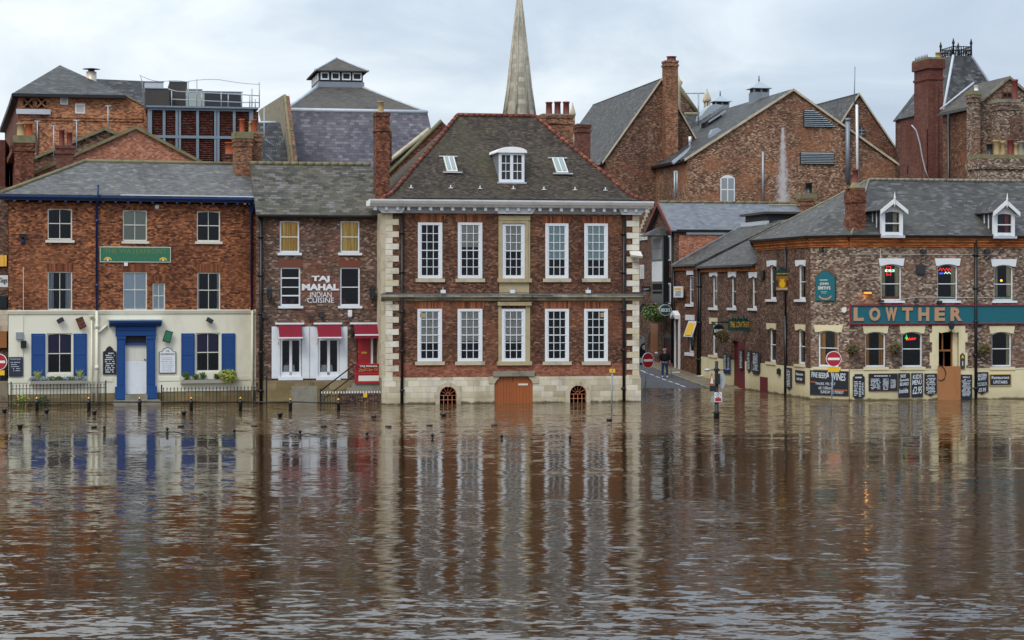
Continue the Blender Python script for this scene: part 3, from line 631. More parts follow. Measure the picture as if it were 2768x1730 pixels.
# doorcase
z0 = A.z(366, 863); z1 = A.z(366, 908); zf_ = A.z(366, 1078)
m = MB().uprism([(0, z0-.05), (-.5, z0-.05), (-.5, z0-.15), (-.3, z0-.33), (-.2, z0-.36), (0, z0-.36)], A.u(297, -.4), A.u(437, -.4))
m.box(A.u(312), A.u(421), -.16, 0, z1, z0-.36).box(A.u(311), A.u(422), -.2, -.16, z1+.30, z1+.36).box(A.u(311), A.u(422), -.2, -.16, z1+.02, z1+.08)
for a, b, a2, b2 in ((315.5, 337.6, 309.5, 337.6), (395.5, 418.5, 395.5, 422.5)):
    m.box(A.u(a), A.u(b), -.17, 0, zf_, z1).box(A.u(a2), A.u(b2), -.24, -.17, zf_, A.z(366, 1044)).box(A.u(a)-.03, A.u(b)+.03, -.205, -.17, z1-.16, z1-.02)
    m.box(A.u(a)+.08, A.u(b)-.08, -.185, -.17, A.z(366, 1040), z1-.2)
dc = T.part('doorcase', m, 'blue')
T.part('lead_cap', MB().box(A.u(296, -.4)-.03, A.u(438, -.4)+.03, -.53, 0, z0-.05, z0), 'leadw', dc)
zd = A.z(366, 929.5); T.part('transom_window', MB().box(dr[0], dr[1], .1, .14, zd+.05, z1), 'louvre', dc)
T.part('transom_bar', MB().box(dr[0], dr[1], -.03, .14, zd-.05, zd+.05), 'blue', dc)
zp = A.z(366, 977); m = MB().box(dr[0], dr[1], .1, .15, zp, zd-.05); um = (dr[0]+dr[1])/2
for a, b in ((dr[0]+.1, um-.05), (um+.05, dr[1]-.1)): m.box(a, b, .085, .1, zp+.05, zd-.15)
D_ = T.part('door', m, 'offwhite'); T.part('flood_board', MB().box(dr[0], dr[1], .05, .1, A.z(366, 1065), zp), 'white', D_)
T.part('door_knob', MB().lathe(dr[1]-.07, .05, [(.04, zp+.05), (.04, zp+.11)], 8), 'iron', D_)
T.part('doorstep', MB().box(A.u(303), A.u(427), -.7, .0, A.z(366, 1091), A.z(366, 1080)).box(dr[0]-.02, dr[1]+.02, -.3, .1, A.z(366, 1080), A.z(366, 1066)).box(A.u(301), A.u(429), -1.0, -.7, -.4, .18), 'concrete')
# eaves, gutter, roof
ez = A.z(350, 526, -.5); rz_ = A.z(470, 441, 4.2); e0, e1 = A.u(-4, -.5), A.u(695.5, -.5)
T.part('eaves_soffit', MB().box(e0+.02, e1-.02, -.42, .02, ez-.34, ez-.28), 'black')
m = MB().uprism([(-.42, ez-.3), (-.44, ez-.3), (-.56, ez-.18), (-.56, ez-.05), (-.42, ez-.05)], e0, e1)
T.part('gutter', m, 'navy')
br = MB()
for i in range(20):
    uu = e0+.8+(e1-e0-1.2)*i/19; T.part('gutter_bracket', MB().box(uu-.05, uu+.05, -.45, -.02, ez-.43, ez-.345), 'navy')
rl, rr = A.u(232, 4.2), A.u(697, 4.2)+.1
T.part('roof', MB().slab([(e0, -.58, ez-.05), (e1+.1, -.58, ez-.05), (rr, 4.2, rz_), (rl, 4.2, rz_)], .1).slab([(e0, -.58, ez-.05), (rl, 4.2, rz_), (e0+1.1, 9.2, ez-.05)], .1).slab([(e0+1.1, 9.2, ez-.05), (rl, 4.2, rz_), (rr, 4.2, rz_), (rr, 9.2, ez-.05)], .1), 'slateA')
m = MB().tube([(rl, 4.2, rz_+.02), (rr, 4.2, rz_+.02)], .12, 6).tube([(e0+.1, -.5, ez), (rl, 4.2, rz_+.02)], .11, 6); T.part('ridge_tiles', m, 'mossc')
rfl = MB().box(e1-7, e1-.02, -.585, -.565, ez-.045, ez+.0); T.part('eaves_flashing', rfl, 'white')
rfp = MB().lathe(A.u(261), -.12, [(.07, 0), (.07, .1)], 6)
T.part('downpipe', MB().tube([(A.u(261), -.12, zb), (A.u(261), -.12, ez-.5), (A.u(261), -.62, ez-.2), (A.u(261), -.62, A.z(261, 500, -.6))], .065).lathe(A.u(261), -.12, [(.09, zt-1), (.09, zt-.85)]).lathe(A.u(261), -.12, [(.09, zb+1.2), (.09, zb+1.35)]), 'navy', label='tall blue downpipe running up past the gutter')
T.part('downpipe', MB().tube([(A.u(261), -.12, -.3), (A.u(261), -.12, zb)], .075).lathe(A.u(261), -.12, [(.1, zb-.9), (.1, zb-.7)]).lathe(A.u(261), -.12, [(.1, 1.8), (.1, 2.0)]).tube([(A.u(266), -.12, zb-1.1), (A.u(289), -.08, zb-.75)], .06), 'cream')
T.part('downpipe', MB().tube([(A.u(247), -.1, -.3), (A.u(247), -.1, zb-.5)], .04).lathe(A.u(247), -.1, [(.05, zb-.45), (.11, zb-.3), (.12, zb-.28)]), 'cream', label='thin cream pipe with small hopper')
T.part('downpipe', MB().tube([(A.u(679), -.12, zb), (A.u(679), -.12, ez-.55), (A.u(682), -.45, ez-.3)], .055).lathe(A.u(679), -.12, [(.07, zt-.45), (.14, zt-.2), (.15, zt)], 4, .78), 'navy', label='blue downpipe with hopper at the right end')
T.part('downpipe', MB().tube([(A.u(681), -.12, -.3), (A.u(681), -.12, zb)], .055), 'cream')
cz = A.z(660, 375, 2.6); cu0, cu1 = A.u(638, 2.4), A.u(681, 2.4)
chimney(T, cu0, cu1, 2.4, 3.3, ez+.6, cz, 'brickSt', [((cu0+cu1)/2-.02, 2.85, A.z(660, 322, 2.9), .15)], 'terra', 'mossc', .35)
cu2 = A.u(706.5, 3); cz2 = A.z(694, 362, 3); chimney(T, cu1+.02, cu2, 2.9, 3.7, ez+.9, cz2, 'brickSt', [((cu1+cu2)/2-.05, 3.2, A.z(694, 323, 3.2), .14, 'terra'), (cu1+.1, 3.35, A.z(686, 330, 3.3), .1, 'buff')], 'terra', 'stone2', .1)
T.part('lead_apron', MB().box(cu0-.05, cu1+.05, 2.25, 2.4, ez+1.02, ez+1.12), 'leadw')
T.part('air_vent', MB().box(A.u(68), A.u(83), -.02, .0, A.z(75, 730), A.z(75, 719)).box(A.u(71), A.u(80), -.03, -.02, A.z(75, 727.5), A.z(75, 721.5)), 'brickRd')
for x_, y_ in ((424, 559), (340, 714)):
    T.part('alarm_box', MB().box(A.u(x_-5), A.u(x_+5), -.06, 0, A.z(x_, y_+5), A.z(x_, y_-5)), 'white')
T.part('meter_box', MB().box(A.u(43), A.u(62), -.12, 0, A.z(52, 917), A.z(52, 898)), 'gray')
T.part('wiring', MB().tube([(A.u(63), -.02, zb+2.2), (A.u(63), -.02, 1.5)], .012, 5), 'offwhite')
# things on its front
def sign(name, label, cat, fr, x0, x1, y0, y1, back, v=-.03, border=None, outline=None, group=None, th=.04):
    a = fr.R(x0, y0, x1, y1, v); T2 = Thing(name, label, cat, fr, ((a[0]+a[1])/2, v, a[2]), group)
    if outline: pts = [(a[0]+(a[1]-a[0])*p_, a[2]+(a[3]-a[2])*q_) for p_, q_ in outline]
    else: pts = [(a[0], a[2]), (a[1], a[2]), (a[1], a[3]), (a[0], a[3])]
    if border:
        T2.part('frame', MB().prism(pts, v-th, v-.002), border)
        cu, cz_ = (a[0]+a[1])/2, (a[2]+a[3])/2; bw = .035; ku, kz = 1-2*bw/(a[1]-a[0]), 1-2*bw/(a[3]-a[2])
        T2.part('board', MB().prism([(cu+(p_-cu)*ku, cz_+(q_-cz_)*kz) for p_, q_ in pts], v-th-.004, v-th+.01), back)
    else: T2.part('board', MB().prism(pts, v-th, v-.002), back)
    T2.a = a; T2.v = v-th-.006; return T2
def rel(T2, p0, p1, q0, q1):
    a = T2.a; W_, H_ = a[1]-a[0], a[3]-a[2]; return a[0]+W_*p0, a[0]+W_*p1, a[2]+H_*q0, a[2]+H_*q1
ARCH = [(0, 0), (1, 0), (1, .8), (.82, .83), (.7, .94), (.5, 1), (.3, .94), (.18, .83), (0, .8)]
s = sign('pub_sign', 'long green fascia board lettered THE WATERFRONT in faded gold on orange brick', 'sign', A, 269.5, 461.5, 667, 709, 'green', border='offwhite')
s.part('lettering', MB().text('THE WATERFRONT', *rel(s, .06, .94, .56, .88), s.v, .004), 'fadedg')
s.part('small_lettering', MB().text('HOTEL & LICENSED BISTRO', *rel(s, .24, .76, .18, .36), s.v, .004), 'fadeds')
for p_ in (.11, .89):
    c = rel(s, p_, p_, .12, .12); m = MB(); m.prism([(c[0]+.2*math.cos(math.pi*k/10), c[2]+.17*math.sin(math.pi*k/10)) for k in range(11)]+[(c[0]+.13*math.cos(math.pi*k/10), c[2]+.09*math.sin(math.pi*k/10)) for k in range(10, -1, -1)], s.v-.01, s.v); s.part('arch_emblem', m, 'yellow')
    s.part('emblem_bottle', MB().box(c[0]-.05, c[0]+.05, s.v-.01, s.v, c[2]-.02, c[2]+.08), 'white')
s = sign('chalkboard', 'dark slate-blue notice board with chalk writing at the left end of the cream wall', 'board', A, 24, 61.5, 965, 1018, 'slategrey')
s.part('chalk_writing', MB().text('Fine food served', *rel(s, .1, .85, .86, .95), s.v, .004).scrawl(*rel(s, .1, .95, .25, .78), 5, s.v, 3, .7, .3), 'chalkw')
s = sign('menu_board', 'tall arched black menu board beside the blue doorcase', 'board', A, 278, 314, 935, 1012, 'chalk', border='brownw', outline=ARCH)
s.part('chalk_writing', MB().scrawl(*rel(s, .12, .92, .05, .78), 10, s.v, 5, .85, .5), 'chalkw')
s = sign('pub_plaque', 'white shaped plaque with black rim lettered THE WATERFRONT', 'sign', A, 429.5, 475.5, 938.5, 1009, 'white', border='dgreen', outline=[(0, 0), (1, 0), (1, .83), (.83, .84), (.74, .94), (.5, 1), (.26, .94), (.17, .84), (0, .83)])
s.part('lettering', MB().text('THE', *rel(s, .4, .6, .83, .88), s.v, .006, .01), 'maroon'); s.part('lettering', MB().text('WATERFRONT', *rel(s, .08, .92, .70, .77), s.v, .006, .01), 'maroon')
s.part('small_lettering', MB().scrawl(*rel(s, .12, .88, .06, .63), 8, s.v, 9, .9, .22), 'gray')
def tilted_frame(name, label, x0, y0, x1, y1, x2, y2, x3, y3, mat, mat2):
    T2 = Thing(name, label, 'plaque', A, A.p((x0+x2)/2, (y0+y2)/2, -.2)); q = [(A.u(a, -.2), A.z(a, b, -.2)) for a, b in ((x0, y0), (x1, y1), (x2, y2), (x3, y3))]
    T2.part('panel', MB().prism(q, -.24, -.19), mat); cu = sum(a for a, b in q)/4; cz_ = sum(b for a, b in q)/4
    qq = [(cu+(a-cu)*.8, cz_+(b-cz_)*.8) for a, b in q]; T2.part('picture', MB().prism(qq, -.245, -.24), mat2)
    T2.part('bracket', MB().tube([(cu, -.19, cz_), (cu+.1, 0, cz_+.05)], .02, 6), 'iron'); return T2
s = tilted_frame('hanging_plaque', 'crooked brown picture plaque hanging over the left blue shutter', 203.5, 862, 223, 855.5, 234, 883, 216, 892, 'brownw', 'brickRd')
tilted_frame('hanging_plaque', 'crooked green plaque hanging right of the blue doorcase', 448, 892, 468, 897.5, 459, 928, 438.5, 922, 'dgreen', 'green')
def floodlight(fr, x, y, v, label, w_=.34, h_=.22, mat='black', tilt=.5, grp='floodlights on the walls'):
    T2 = Thing('floodlight', label, 'floodlight', fr, (fr.u(x, v), v, fr.z(x, y, v)), grp); u, z = fr.u(x, v), fr.z(x, y, v)
    m = MB(); c, s_ = math.cos(tilt), math.sin(tilt); q = [(-w_/2, -h_/2), (w_/2, -h_/2), (w_/2, h_/2), (-w_/2, h_/2)]
    m.prism([(u+a*c-b*s_, z+a*s_+b*c) for a, b in q], v-.3, v-.14); T2.part('lamp_head', m, mat)
    T2.part('lens', MB().prism([(u+a*.8*c-b*.8*s_, z+a*.8*s_+b*.8*c) for a, b in q], v-.305, v-.3), 'louvre')
    T2.part('bracket', MB().tube([(u, v, z+.12), (u, v-.2, z+.1)], .025, 6), 'iron'); return T2
floodlight(A, 162, 866, 0, 'black floodlight above the left shuttered window of the cream ground floor')
floodlight(A, 565, 866, 0, 'black floodlight above the right shuttered window of the cream ground floor', tilt=-.5)
T2 = Thing('security_camera', 'black security camera high on the left of the orange brick wall', 'camera', A, (A.u(61), 0, A.z(61, 660)), None)
T2.part('camera_body', MB().box(A.u(51), A.u(71), -.35, -.1, A.z(61, 642), A.z(61, 632)), 'black'); T2.part('mount', MB().lathe(A.u(62), -.08, [(.1, A.z(62, 660)), (.11, A.z(62, 650)), (.04, A.z(62, 641))], 10), 'navy')
T2 = Thing('wall_speaker', 'small black loudspeaker on the cream wall above the blue notice board', 'speaker', A, (A.u(63), 0, A.z(63, 941)))
T2.part('cabinet', MB().box(A.u(55.5), A.u(70.5), -.2, -.04, A.z(63, 940.5), A.z(63, 921)), 'black'); T2.part('bracket', MB().box(A.u(61), A.u(65), -.04, 0, A.z(63, 934), A.z(63, 926)), 'iron')
def planter(label, x0, x1, y0, y1):
    a = A.R(x0, y0, x1, y1, -.35); T2 = Thing('window_box', label, 'planter', A, ((a[0]+a[1])/2, -.2, a[2]))
    T2.part('trough', MB().uprism([(-.36, a[3]), (-.28, a[2]), (-.04, a[2]), (-.04, a[3])][::-1], a[0], a[1]), 'offwhite'); T2.part('soil', MB().box(a[0]+.03, a[1]-.03, -.33, -.06, a[3]-.05, a[3]+.01), 'dark'); return a
a = planter('cream window box under the left shuttered window, full of silver foliage', 82, 236, 1029, 1038)
rnd = random.Random(3)
for i in range(9):
    uu = a[0]+(a[1]-a[0])*(i+.5)/9; lm = 'leaf1' if i not in (3, 4, 6) else 'leaf2'
    single('bedding_plant', 'silver-leaved bedding plant in the left window box' if lm == 'leaf1' else 'dark green bedding plant in the left window box', 'plant', A, (uu, -.2, a[3]), MB().leaves((uu, -.22, a[3]+.08), (.22, .16, .14), 150, .05, i), lm, 'bedding plants in the left window box')
for x_, lb in ((102, 'spiky grass plant at the left end of the left window box'), (215, 'spiky grass plant at the right end of the left window box')):
    uu = A.u(x_, -.2); single('spiky_plant', lb, 'plant', A, (uu, -.2, a[3]), MB().blades((uu, -.2, a[3]), 34, .62, .34, x_), 'leaf3', 'spiky plants in the left window box')
a = planter('cream window box under the right shuttered window with a big variegated bush', 489, 637, 1026.5, 1036)
for x_, lb, h in ((504, 'upright green shrub at the left end of the right window box', .42), (529, 'upright green shrub second from the left in the right window box', .3), (549, 'upright green shrub in the middle of the right window box', .4), (587, 'upright green shrub beside the bush in the right window box', .3)):
    uu = A.u(x_, -.2); single('small_shrub', lb, 'plant', A, (uu, -.2, a[3]), MB().blades((uu, -.2, a[3]), 26, h*1.15, .25, x_).leaves((uu, -.2, a[3]+h*.5), (.2, .14, h*.5), 120, .05, x_), 'leaf2', 'green shrubs in the right window box')
uu = A.u(616, -.3); single('variegated_bush', 'rounded yellow-green bush spilling over the right window box', 'plant', A, (uu, -.3, a[3]), MB().leaves((uu, -.3, a[3]+.22), (.52, .3, .32), 900, .055, 77).leaves((uu+.1, -.35, a[3]+.02), (.36, .25, .25), 300, .05, 78), 'leaf3')
# iron railings in front of the pub
def railing(label, fr, x0, x1, v, ztop, n, spike=True, mats=('iron',), zbase=-.3, gate=None, rail2=None, tips=None):
    a, b = fr.u(x0, v), fr.u(x1, v); T2 = Thing('iron_railing', label, 'railing', fr, ((a+b)/2, v, 0))
    T2.part('top_rail', MB().box(a, b, v-.02, v+.02, ztop-.16, ztop-.13), 'iron')
    for i in range(n):
        uu = a+(b-a)*(i+.5)/n; m = MB().box(uu-.014, uu+.014, v-.012, v+.012, zbase, ztop-.02)
        if spike: m.lathe(uu, v, [(.014, ztop-.04), (.035, ztop), (.004, ztop+.1)], 6)
        bar = T2.part('bar', m, mats[i % len(mats)])
        if tips: T2.part('white_tip', MB().lathe(uu, v, [(.03, ztop-.02), (.03, ztop+.05), (.01, ztop+.09)], 6), 'white', bar)
    for uu in (a, b): T2.part('post', MB().box(uu-.03, uu+.03, v-.03, v+.03, zbase, ztop+.22), 'iron')
    return T2
MT['irong'] = plain('green_painted_iron', '#1c4a36', .5); MT['ironr'] = plain('maroon_painted_iron', '#5c1f24', .5)
railing('red and green iron railing left of the pub steps', A, 30, 286, -1.2, A.z(150, 1042, -1.2), 28, mats=('irong', 'ironr', 'iron'))
railing('red and green iron railing between pub steps and drainpipe', A, 437, 694, -1.2, A.z(560, 1050, -1.2), 27, mats=('iron', 'ironr', 'irong'))
single('weed_clump', 'bright green weeds growing behind the railing at the left', 'plant', A, (A.u(57), -.3, .1), MB().leaves((A.u(57), -.35, .28), (.4, .15, .3), 330, .07, 5), 'leaf3')
single('weed_clump', 'darker green weeds behind the railing under the left window box', 'plant', A, (A.u(116), -.3, .1), MB().leaves((A.u(116), -.35, .25), (.3, .15, .28), 260, .07, 6), 'leaf2')
# ================================================================== B  dark brick restaurant
VB = 1.7
u0, u1 = G.u(698.5, VB), G.u(1033, VB)+.3; zt = G.z(860, 590, VB); zs_ = G.z(860, 1028, VB)
T = Thing('brick_restaurant', 'narrow dark brick restaurant with white shutters, crimson awnings and yellow curtains upstairs', 'restaurant', G, (u0, VB, -.6))
W_ = lambda *a: G.R(*a, VB)
wins = [W_(756, 597.7, 809, 683), W_(920.2, 597.7, 971.7, 683), W_(758, 722.7, 812, 827), W_(919.3, 722.7, 972.8, 827)]
gws = [W_(757.5, 915, 814.5, 1021), W_(860, 915, 917, 1021)]; door = W_(964, 905, 1006.5, 1040)
T.part('brick_wall', MB().wall(u0, u1, zs_, zt, VB, wins+gws+[door]), 'brickB')
T.part('stone_base', MB().box(u0, door[0]-.1, VB-.06, VB+.1, -.6, zs_).box(door[0]-.1, u1, VB-.05, VB+.1, -.6, G.z(980, 1040, VB)), 'stonebase')
T.part('vent_panel', MB().box(G.u(788, VB), G.u(857, VB), VB-.075, VB-.06, -.3, G.z(820, 1043, VB)), 'concrete')
T.part('side_wall', MB().poly([(u0, VB, -.6), (u0, VB, zt), (u0, VB+9, zt), (u0, VB+9, -.6)]).poly([(u0, VB+9, -.6), (u0, VB+9, zt), (u1, VB+9, zt), (u1, VB+9, -.6)]), 'brickB')
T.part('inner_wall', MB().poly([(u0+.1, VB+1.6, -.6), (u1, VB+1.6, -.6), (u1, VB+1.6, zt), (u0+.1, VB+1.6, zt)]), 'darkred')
T.part('sooty_strip', MB().box(u0-.12, G.u(716, VB)-.06, VB-.004, VB-.001, 0.1, zt), 'brickS')
for i, rc in enumerate(wins):
    x0, x1 = ((750.4, 815.5), (914, 978), (751.8, 819.3), (913.2, 979))[i]; s_ = W_(x0, 683.2, x1, 690) if i < 2 else W_(x0, 827, x1, 833.5)
    kw = dict(blind=None, curt=(.5, 'mustard', (-1, 1)) if i == 0 else (.86, 'mustard', (-1,)) if i == 1 else None)
    w_ = window(T, rc, VB, cols=1, rows=(1, 1) if i != 2 else (2, 2), mid=.52 if i > 1 else .5, fw=.075, rec=.06, arch=.05 if i < 2 else 0, sill=s_, bar=.07, **kw)
    if i > 1:
        zz = rc[2]+.1; mm = MB()
        for k in range(2 if i == 2 else 1): mm.leaves((rc[0]+.22+k*.42, VB+.5, zz+.15), (.16, .08, .16), 40, .06, k)
        T.part('red_napkins', mm, 'tabler', w_)
        a = rc; xa, xb = a[0]-.02, a[1]+.02; T.part('lintel', MB().prism([(xa, a[3]), (xb, a[3]), (xb+.14, a[3]+.37), (xa-.14, a[3]+.37)], VB-.01, VB+.02), plain('brown_painted_lintel', '#6d3a28', .7) if i == 2 else bpy.data.materials['brown_painted_lintel'])
for i, rc in enumerate(gws):
    w_ = window(T, rc, VB, cols=2, rows=(1, 1), mid=1.0, fw=.1, rec=.02, bar=.14, sill=W_(*((752, 1018, 818.5, 1027.6), (854.5, 1018, 920.5, 1027.6))[i]))
    T.part('bottom_panel', MB().box(rc[0]+.1, rc[1]-.1, VB+.04, VB+.1, rc[2]+.1, rc[2]+.3), 'white', w_)
    zt_ = W_(800, 987, 801, 988)[2]; um = (rc[0]+rc[1])/2
    tb = T.part('table', MB().prism([(rc[0]+.12, rc[2]), (rc[1]-.25, rc[2]), (rc[1]-.33, zt_), (rc[0]+.22, zt_)], VB+.35, VB+1.0), 'white', w_)
    T.part('napkin', MB().leaves((um, VB+.55, zt_+.05), (.25, .15, .09), 40, .07, i), 'tabler', w_)
for i, (x0, x1) in enumerate(((734.3, 757), (816, 836.4), (837.8, 859.8), (917.4, 939))):
    a = W_(x0, 882.6, x1, 1022.8); m = MB().box(a[0], a[1], VB-.05, VB-.003, a[2], a[3])
    for q0, q1 in ((.03, .38), (.42, .72), (.76, .97)): m.box(a[0]+.05, a[1]-.05, VB-.058, VB-.05, a[2]+(a[3]-a[2])*q0, a[2]+(a[3]-a[2])*q1)
    T.part('shutter', m, 'white')
m = MB().box(door[0]+.03, door[1]-.07, VB+.12, VB+.17, door[2], door[3])
for a, b, c, e_ in ((.1, .42, .08, .42), (.5, .86, .08, .42), (.1, .42, .5, .95), (.5, .86, .5, .95)):
    w0 = door[1]-door[0]; h0 = door[3]-door[2]; m.box(door[0]+w0*a, door[0]+w0*b, VB+.105, VB+.12, door[2]+h0*c, door[2]+h0*e_)
D_ = T.part('door', m, 'red'); zl = G.z(985, 953, VB); T.part('letterbox', MB().box(G.u(978, VB), G.u(992, VB), VB+.095, VB+.11, zl-.06, zl+.04), 'gold', D_); T.part('door_knob', MB().lathe(G.u(969, VB), VB+.08, [(.035, zl-.02), (.035, zl+.05)], 8), 'gold', D_)
T.part('door_frame', MB().box(door[1]-.07, door[1]+.03, VB-.03, VB+.14, door[2], door[3]), 'white')
T.part('red_side_post', MB().box(G.u(1030, VB-.1), G.u(1034.5, VB-.1), VB-.25, VB-.05, G.z(1030, 982, VB), G.z(1030, 910, VB)), 'red')
for i, (xa, xb, xc, xd, yb, lab) in enumerate(((745.5, 823, 753, 817, 913, 'left window awning'), (849, 926, 857.5, 922.5, 913, 'middle window awning'), (948, 1025, 957, 1022, 906, 'awning over the red door'))):
    zt_ = G.z(785, 877, VB); zb_ = G.z(785, yb, VB); ua, ub, uc, ud = [G.u(q, VB-.4) for q in (xa, xb, xc, xd)]
    T2 = Thing('awning', ('crimson awning over the left white-shuttered window', 'crimson awning over the white-shuttered window beside the steps', 'crimson awning with scalloped valance over the red door')[i], 'awning', G, ((uc+ud)/2, VB, zt_), 'crimson awnings')
    T2.part('cassette', MB().box(ua, ub, VB-.2, VB-.003, zt_, zt_+.09), 'white')
    T2.part('canopy', MB().slab([(uc, VB-.16, zt_), (ud, VB-.16, zt_), (ud-.02, VB-.75, zb_+.05), (uc+.02, VB-.75, zb_+.05)], .012), 'crimson')
    T2.part('front_bar', MB().box(uc, ud, VB-.8, VB-.74, zb_-.02, zb_+.05), 'white')
    for q in (uc+.02, ud-.02): T2.part('arm', MB().tube([(q, VB-.76, zb_), (q, VB-.02, zb_-.35)], .015, 6), 'gray')
    if i == 2:
        m = MB()
        for k in range(8):
            a = uc+(ud-uc)*k/8; b = uc+(ud-uc)*(k+1)/8; m.prism([(a, zb_-.02), (b, zb_-.02), (b, zb_-.14), ((a+b)/2, zb_-.2), (a, zb_-.14)], VB-.79, VB-.775)
        T2.part('valance', m, 'crimson')
ez = zt+.02; rz_ = G.z(860, 445, VB+4); T.part('gutter', MB().uprism([(VB-.3, ez-.02), (VB-.38, ez+.06), (VB-.38, ez+.12), (VB-.2, ez+.12), (VB-.0, ez-.02)], u0-.05, u1-.35), 'iron')
ru1 = G.u(1003, VB+4)
T.part('roof', MB().slab([(u0-.15, VB-.4, ez+.14), (u1-.4, VB-.4, ez+.14), (ru1, VB+4, rz_), (u0-.15, VB+4, rz_)], .1).slab([(u0-.15, VB+8.4, ez+.14), (u0-.15, VB+4, rz_), (ru1, VB+4, rz_), (u1-.4, VB+8.4, ez+.14)], .1), 'slateB')
m = MB()
n = 15
for i in range(n): a = u0-.15+(ru1-u0+.15)*i/n; m.tube([(a, VB+4, rz_+.03), (a+(ru1-u0)/n-.02, VB+4, rz_+.03)], .13, 6)
T.part('ridge_tiles', m, 'mossc')
downpipe(T, G.u(705, VB), -.3, zt, VB, .085, 'iron', 5)
cu0, cu1 = G.u(1017, 2.4), G.u(1053.5, 2.4); cz = G.z(1035, 304, 2.6)
m = MB().box(cu0, cu1, 2.4, 3.5, zt+.3, cz).box(cu0-.05, cu1+.04, 2.35, 3.55, cz-1.0, cz-.88).box(cu0-.04, cu1+.04, 2.36, 3.54, cz-.2, cz-.02)
c = T.part('chimney', m, 'brickRd', label='very tall dark red chimney with one buff pot'); mm = MB(); pot(mm, (cu0+cu1)/2-.05, 2.9, cz-.02, G.z(1035, 273, 2.8), .17); T.part('chimney_pot', mm, 'buff', c)
T.part('chimney_corbel', MB().box(cu1, cu1+.14, 2.6, 3.3, cz-2.6, cz-1.0), 'brickSt', c)
# signs and lamps of the restaurant
T2 = Thing('wall_lettering', 'large white letters reading TAJ MAHAL INDIAN CUISINE on the dark brick', 'sign', G, (G.u(866, VB), VB, G.z(866, 820, VB)))
for tx, x0, x1, y0, y1, bo in (('TAJ', 842, 891, 745.5, 763.8, .045), ('MAHAL', 816, 916, 767.3, 785, .05), ('INDIAN', 838, 896, 789.5, 804, .0), ('CUISINE', 830.5, 902.5, 805, 818.6, .0)):
    a = G.R(x0, y0, x1, y1, VB); T2.part('lettering', MB().text(tx, a[0], a[1], a[2], a[3], VB-.01, .03, bo), 'white')
def lantern(fr, x, y0, y1, v, label, mat='glassb', w_=.16):
    u = fr.u(x, v-.4); z1, z0 = fr.z(x, y0, v-.4), fr.z(x, y1, v-.4); h = z1-z0; T2 = Thing('wall_lantern', label, 'lantern', fr, (u, v, z0), 'wall lanterns')
    T2.part('glass_body', MB().lathe(u, v-.4, [(w_*.75, z0+h*.3), (w_*1.25, z0+h*.72)], 4, .785), 'louvre')
    T2.part('roof', MB().lathe(u, v-.4, [(w_*1.4, z0+h*.72), (w_*1.3, z0+h*.77), (w_*.5, z0+h*.88), (w_*.3, z0+h*.96), (.01, z1)], 4, .785), 'iron')
    m = MB()
    for k in range(4):
        an = .785+k*math.pi/2; m.tube([(u+w_*.76*math.cos(an), v-.4+w_*.76*math.sin(an), z0+h*.3), (u+w_*1.27*math.cos(an), v-.4+w_*1.27*math.sin(an), z0+h*.72)], .012, 5)
    T2.part('cage', m, 'iron'); T2.part('bracket', MB().tube([(u, v-.4, z0+h*.3), (u, v-.4, z0), (u, v-.02, z0+.05)], .025, 6).lathe(u, v-.4, [(.08, z0+h*.2), (w_*.7, z0+h*.3)], 8), 'iron'); return T2
lantern(G, 728.5, 770, 820, VB, 'grey wall lantern left of the restaurant lettering')
lantern(G, 1007, 768, 819, VB, 'grey wall lantern right of the restaurant lettering beside the stone corner')
for x_, lb in ((951, 'small black coach lamp left of the red door'), (1025, 'small black coach lamp right of the red door')): lantern(G, x_, 884, 908, VB+.2, lb, w_=.09)
floodlight(G, 868, 851, VB, 'black floodlight above the middle crimson awning', .3, .26, tilt=.2)
floodlight(G, 840, 857, VB, 'long grey floodlight between the left and middle crimson awnings', .36, .12, 'louvre', tilt=0)
floodlight(G, 713, 852, VB, 'black floodlight beside the black drainpipe on the dark brick', .22, .3, tilt=0)
single('alarm_box', 'white alarm box on the dark brick over the gap between the awnings', 'alarm box', G, (G.u(945, VB), VB, G.z(945, 856, VB)), MB().box(G.u(940, VB), G.u(951, VB), VB-.12, VB-.01, G.z(945, 854, VB), G.z(945, 838, VB)).box(G.u(941, VB), G.u(950, VB), VB-.1, VB-.01, G.z(945, 857, VB), G.z(945, 854.1, VB)), 'white')
a = G.R(960, 983, 1031.5, 1036.5, -.1+VB-.8); vs = VB-.9
T2 = Thing('menu_case', 'red menu case lettered TAJ MAHAL on the top step below the red door', 'sign', G, ((a[0]+a[1])/2, vs, a[2])); um = (a[2]+a[3])/2
T2.part('case', MB().box(a[0], a[1], vs, vs+.25, a[2], a[3]), 'red'); T2.part('name_panel', MB().box(a[0]+.05, a[1]-.05, vs-.012, vs, um+.08, a[3]-.04), 'crimson')
T2.part('menu_sheet', MB().box(a[0]+.17, a[1]-.14, vs-.02, vs, a[2]+.12, um-.1), 'offwhite'); T2.part('case_rim', MB().box(a[0], a[1], vs-.04, vs-.0, a[2], a[2]+.06).box(a[0], a[0]+.07, vs-.04, vs, a[2]+.06, um+.0).box(a[1]-.07, a[1], vs-.04, vs, a[2]+.06, um).box(a[0]+.07, a[1]-.07, vs-.038, vs, um-.05, um), 'red')
T2.part('lettering', MB().text('TAJ MAHAL', a[0]+.22, a[1]-.2, a[3]-.2, a[3]-.08, vs-.014, .012, .03), 'offwhite')
T2.part('small_lettering', MB().scrawl(a[0]+.15, a[1]-.15, um+.1, a[3]-.24, 4, vs-.014, 4, .7, .4), 'goldp')
T2 = Thing('entrance_steps', 'worn stone steps climbing from the water to the red door, with a black handrail', 'steps', G, (G.u(960, VB), VB-.5, 0))
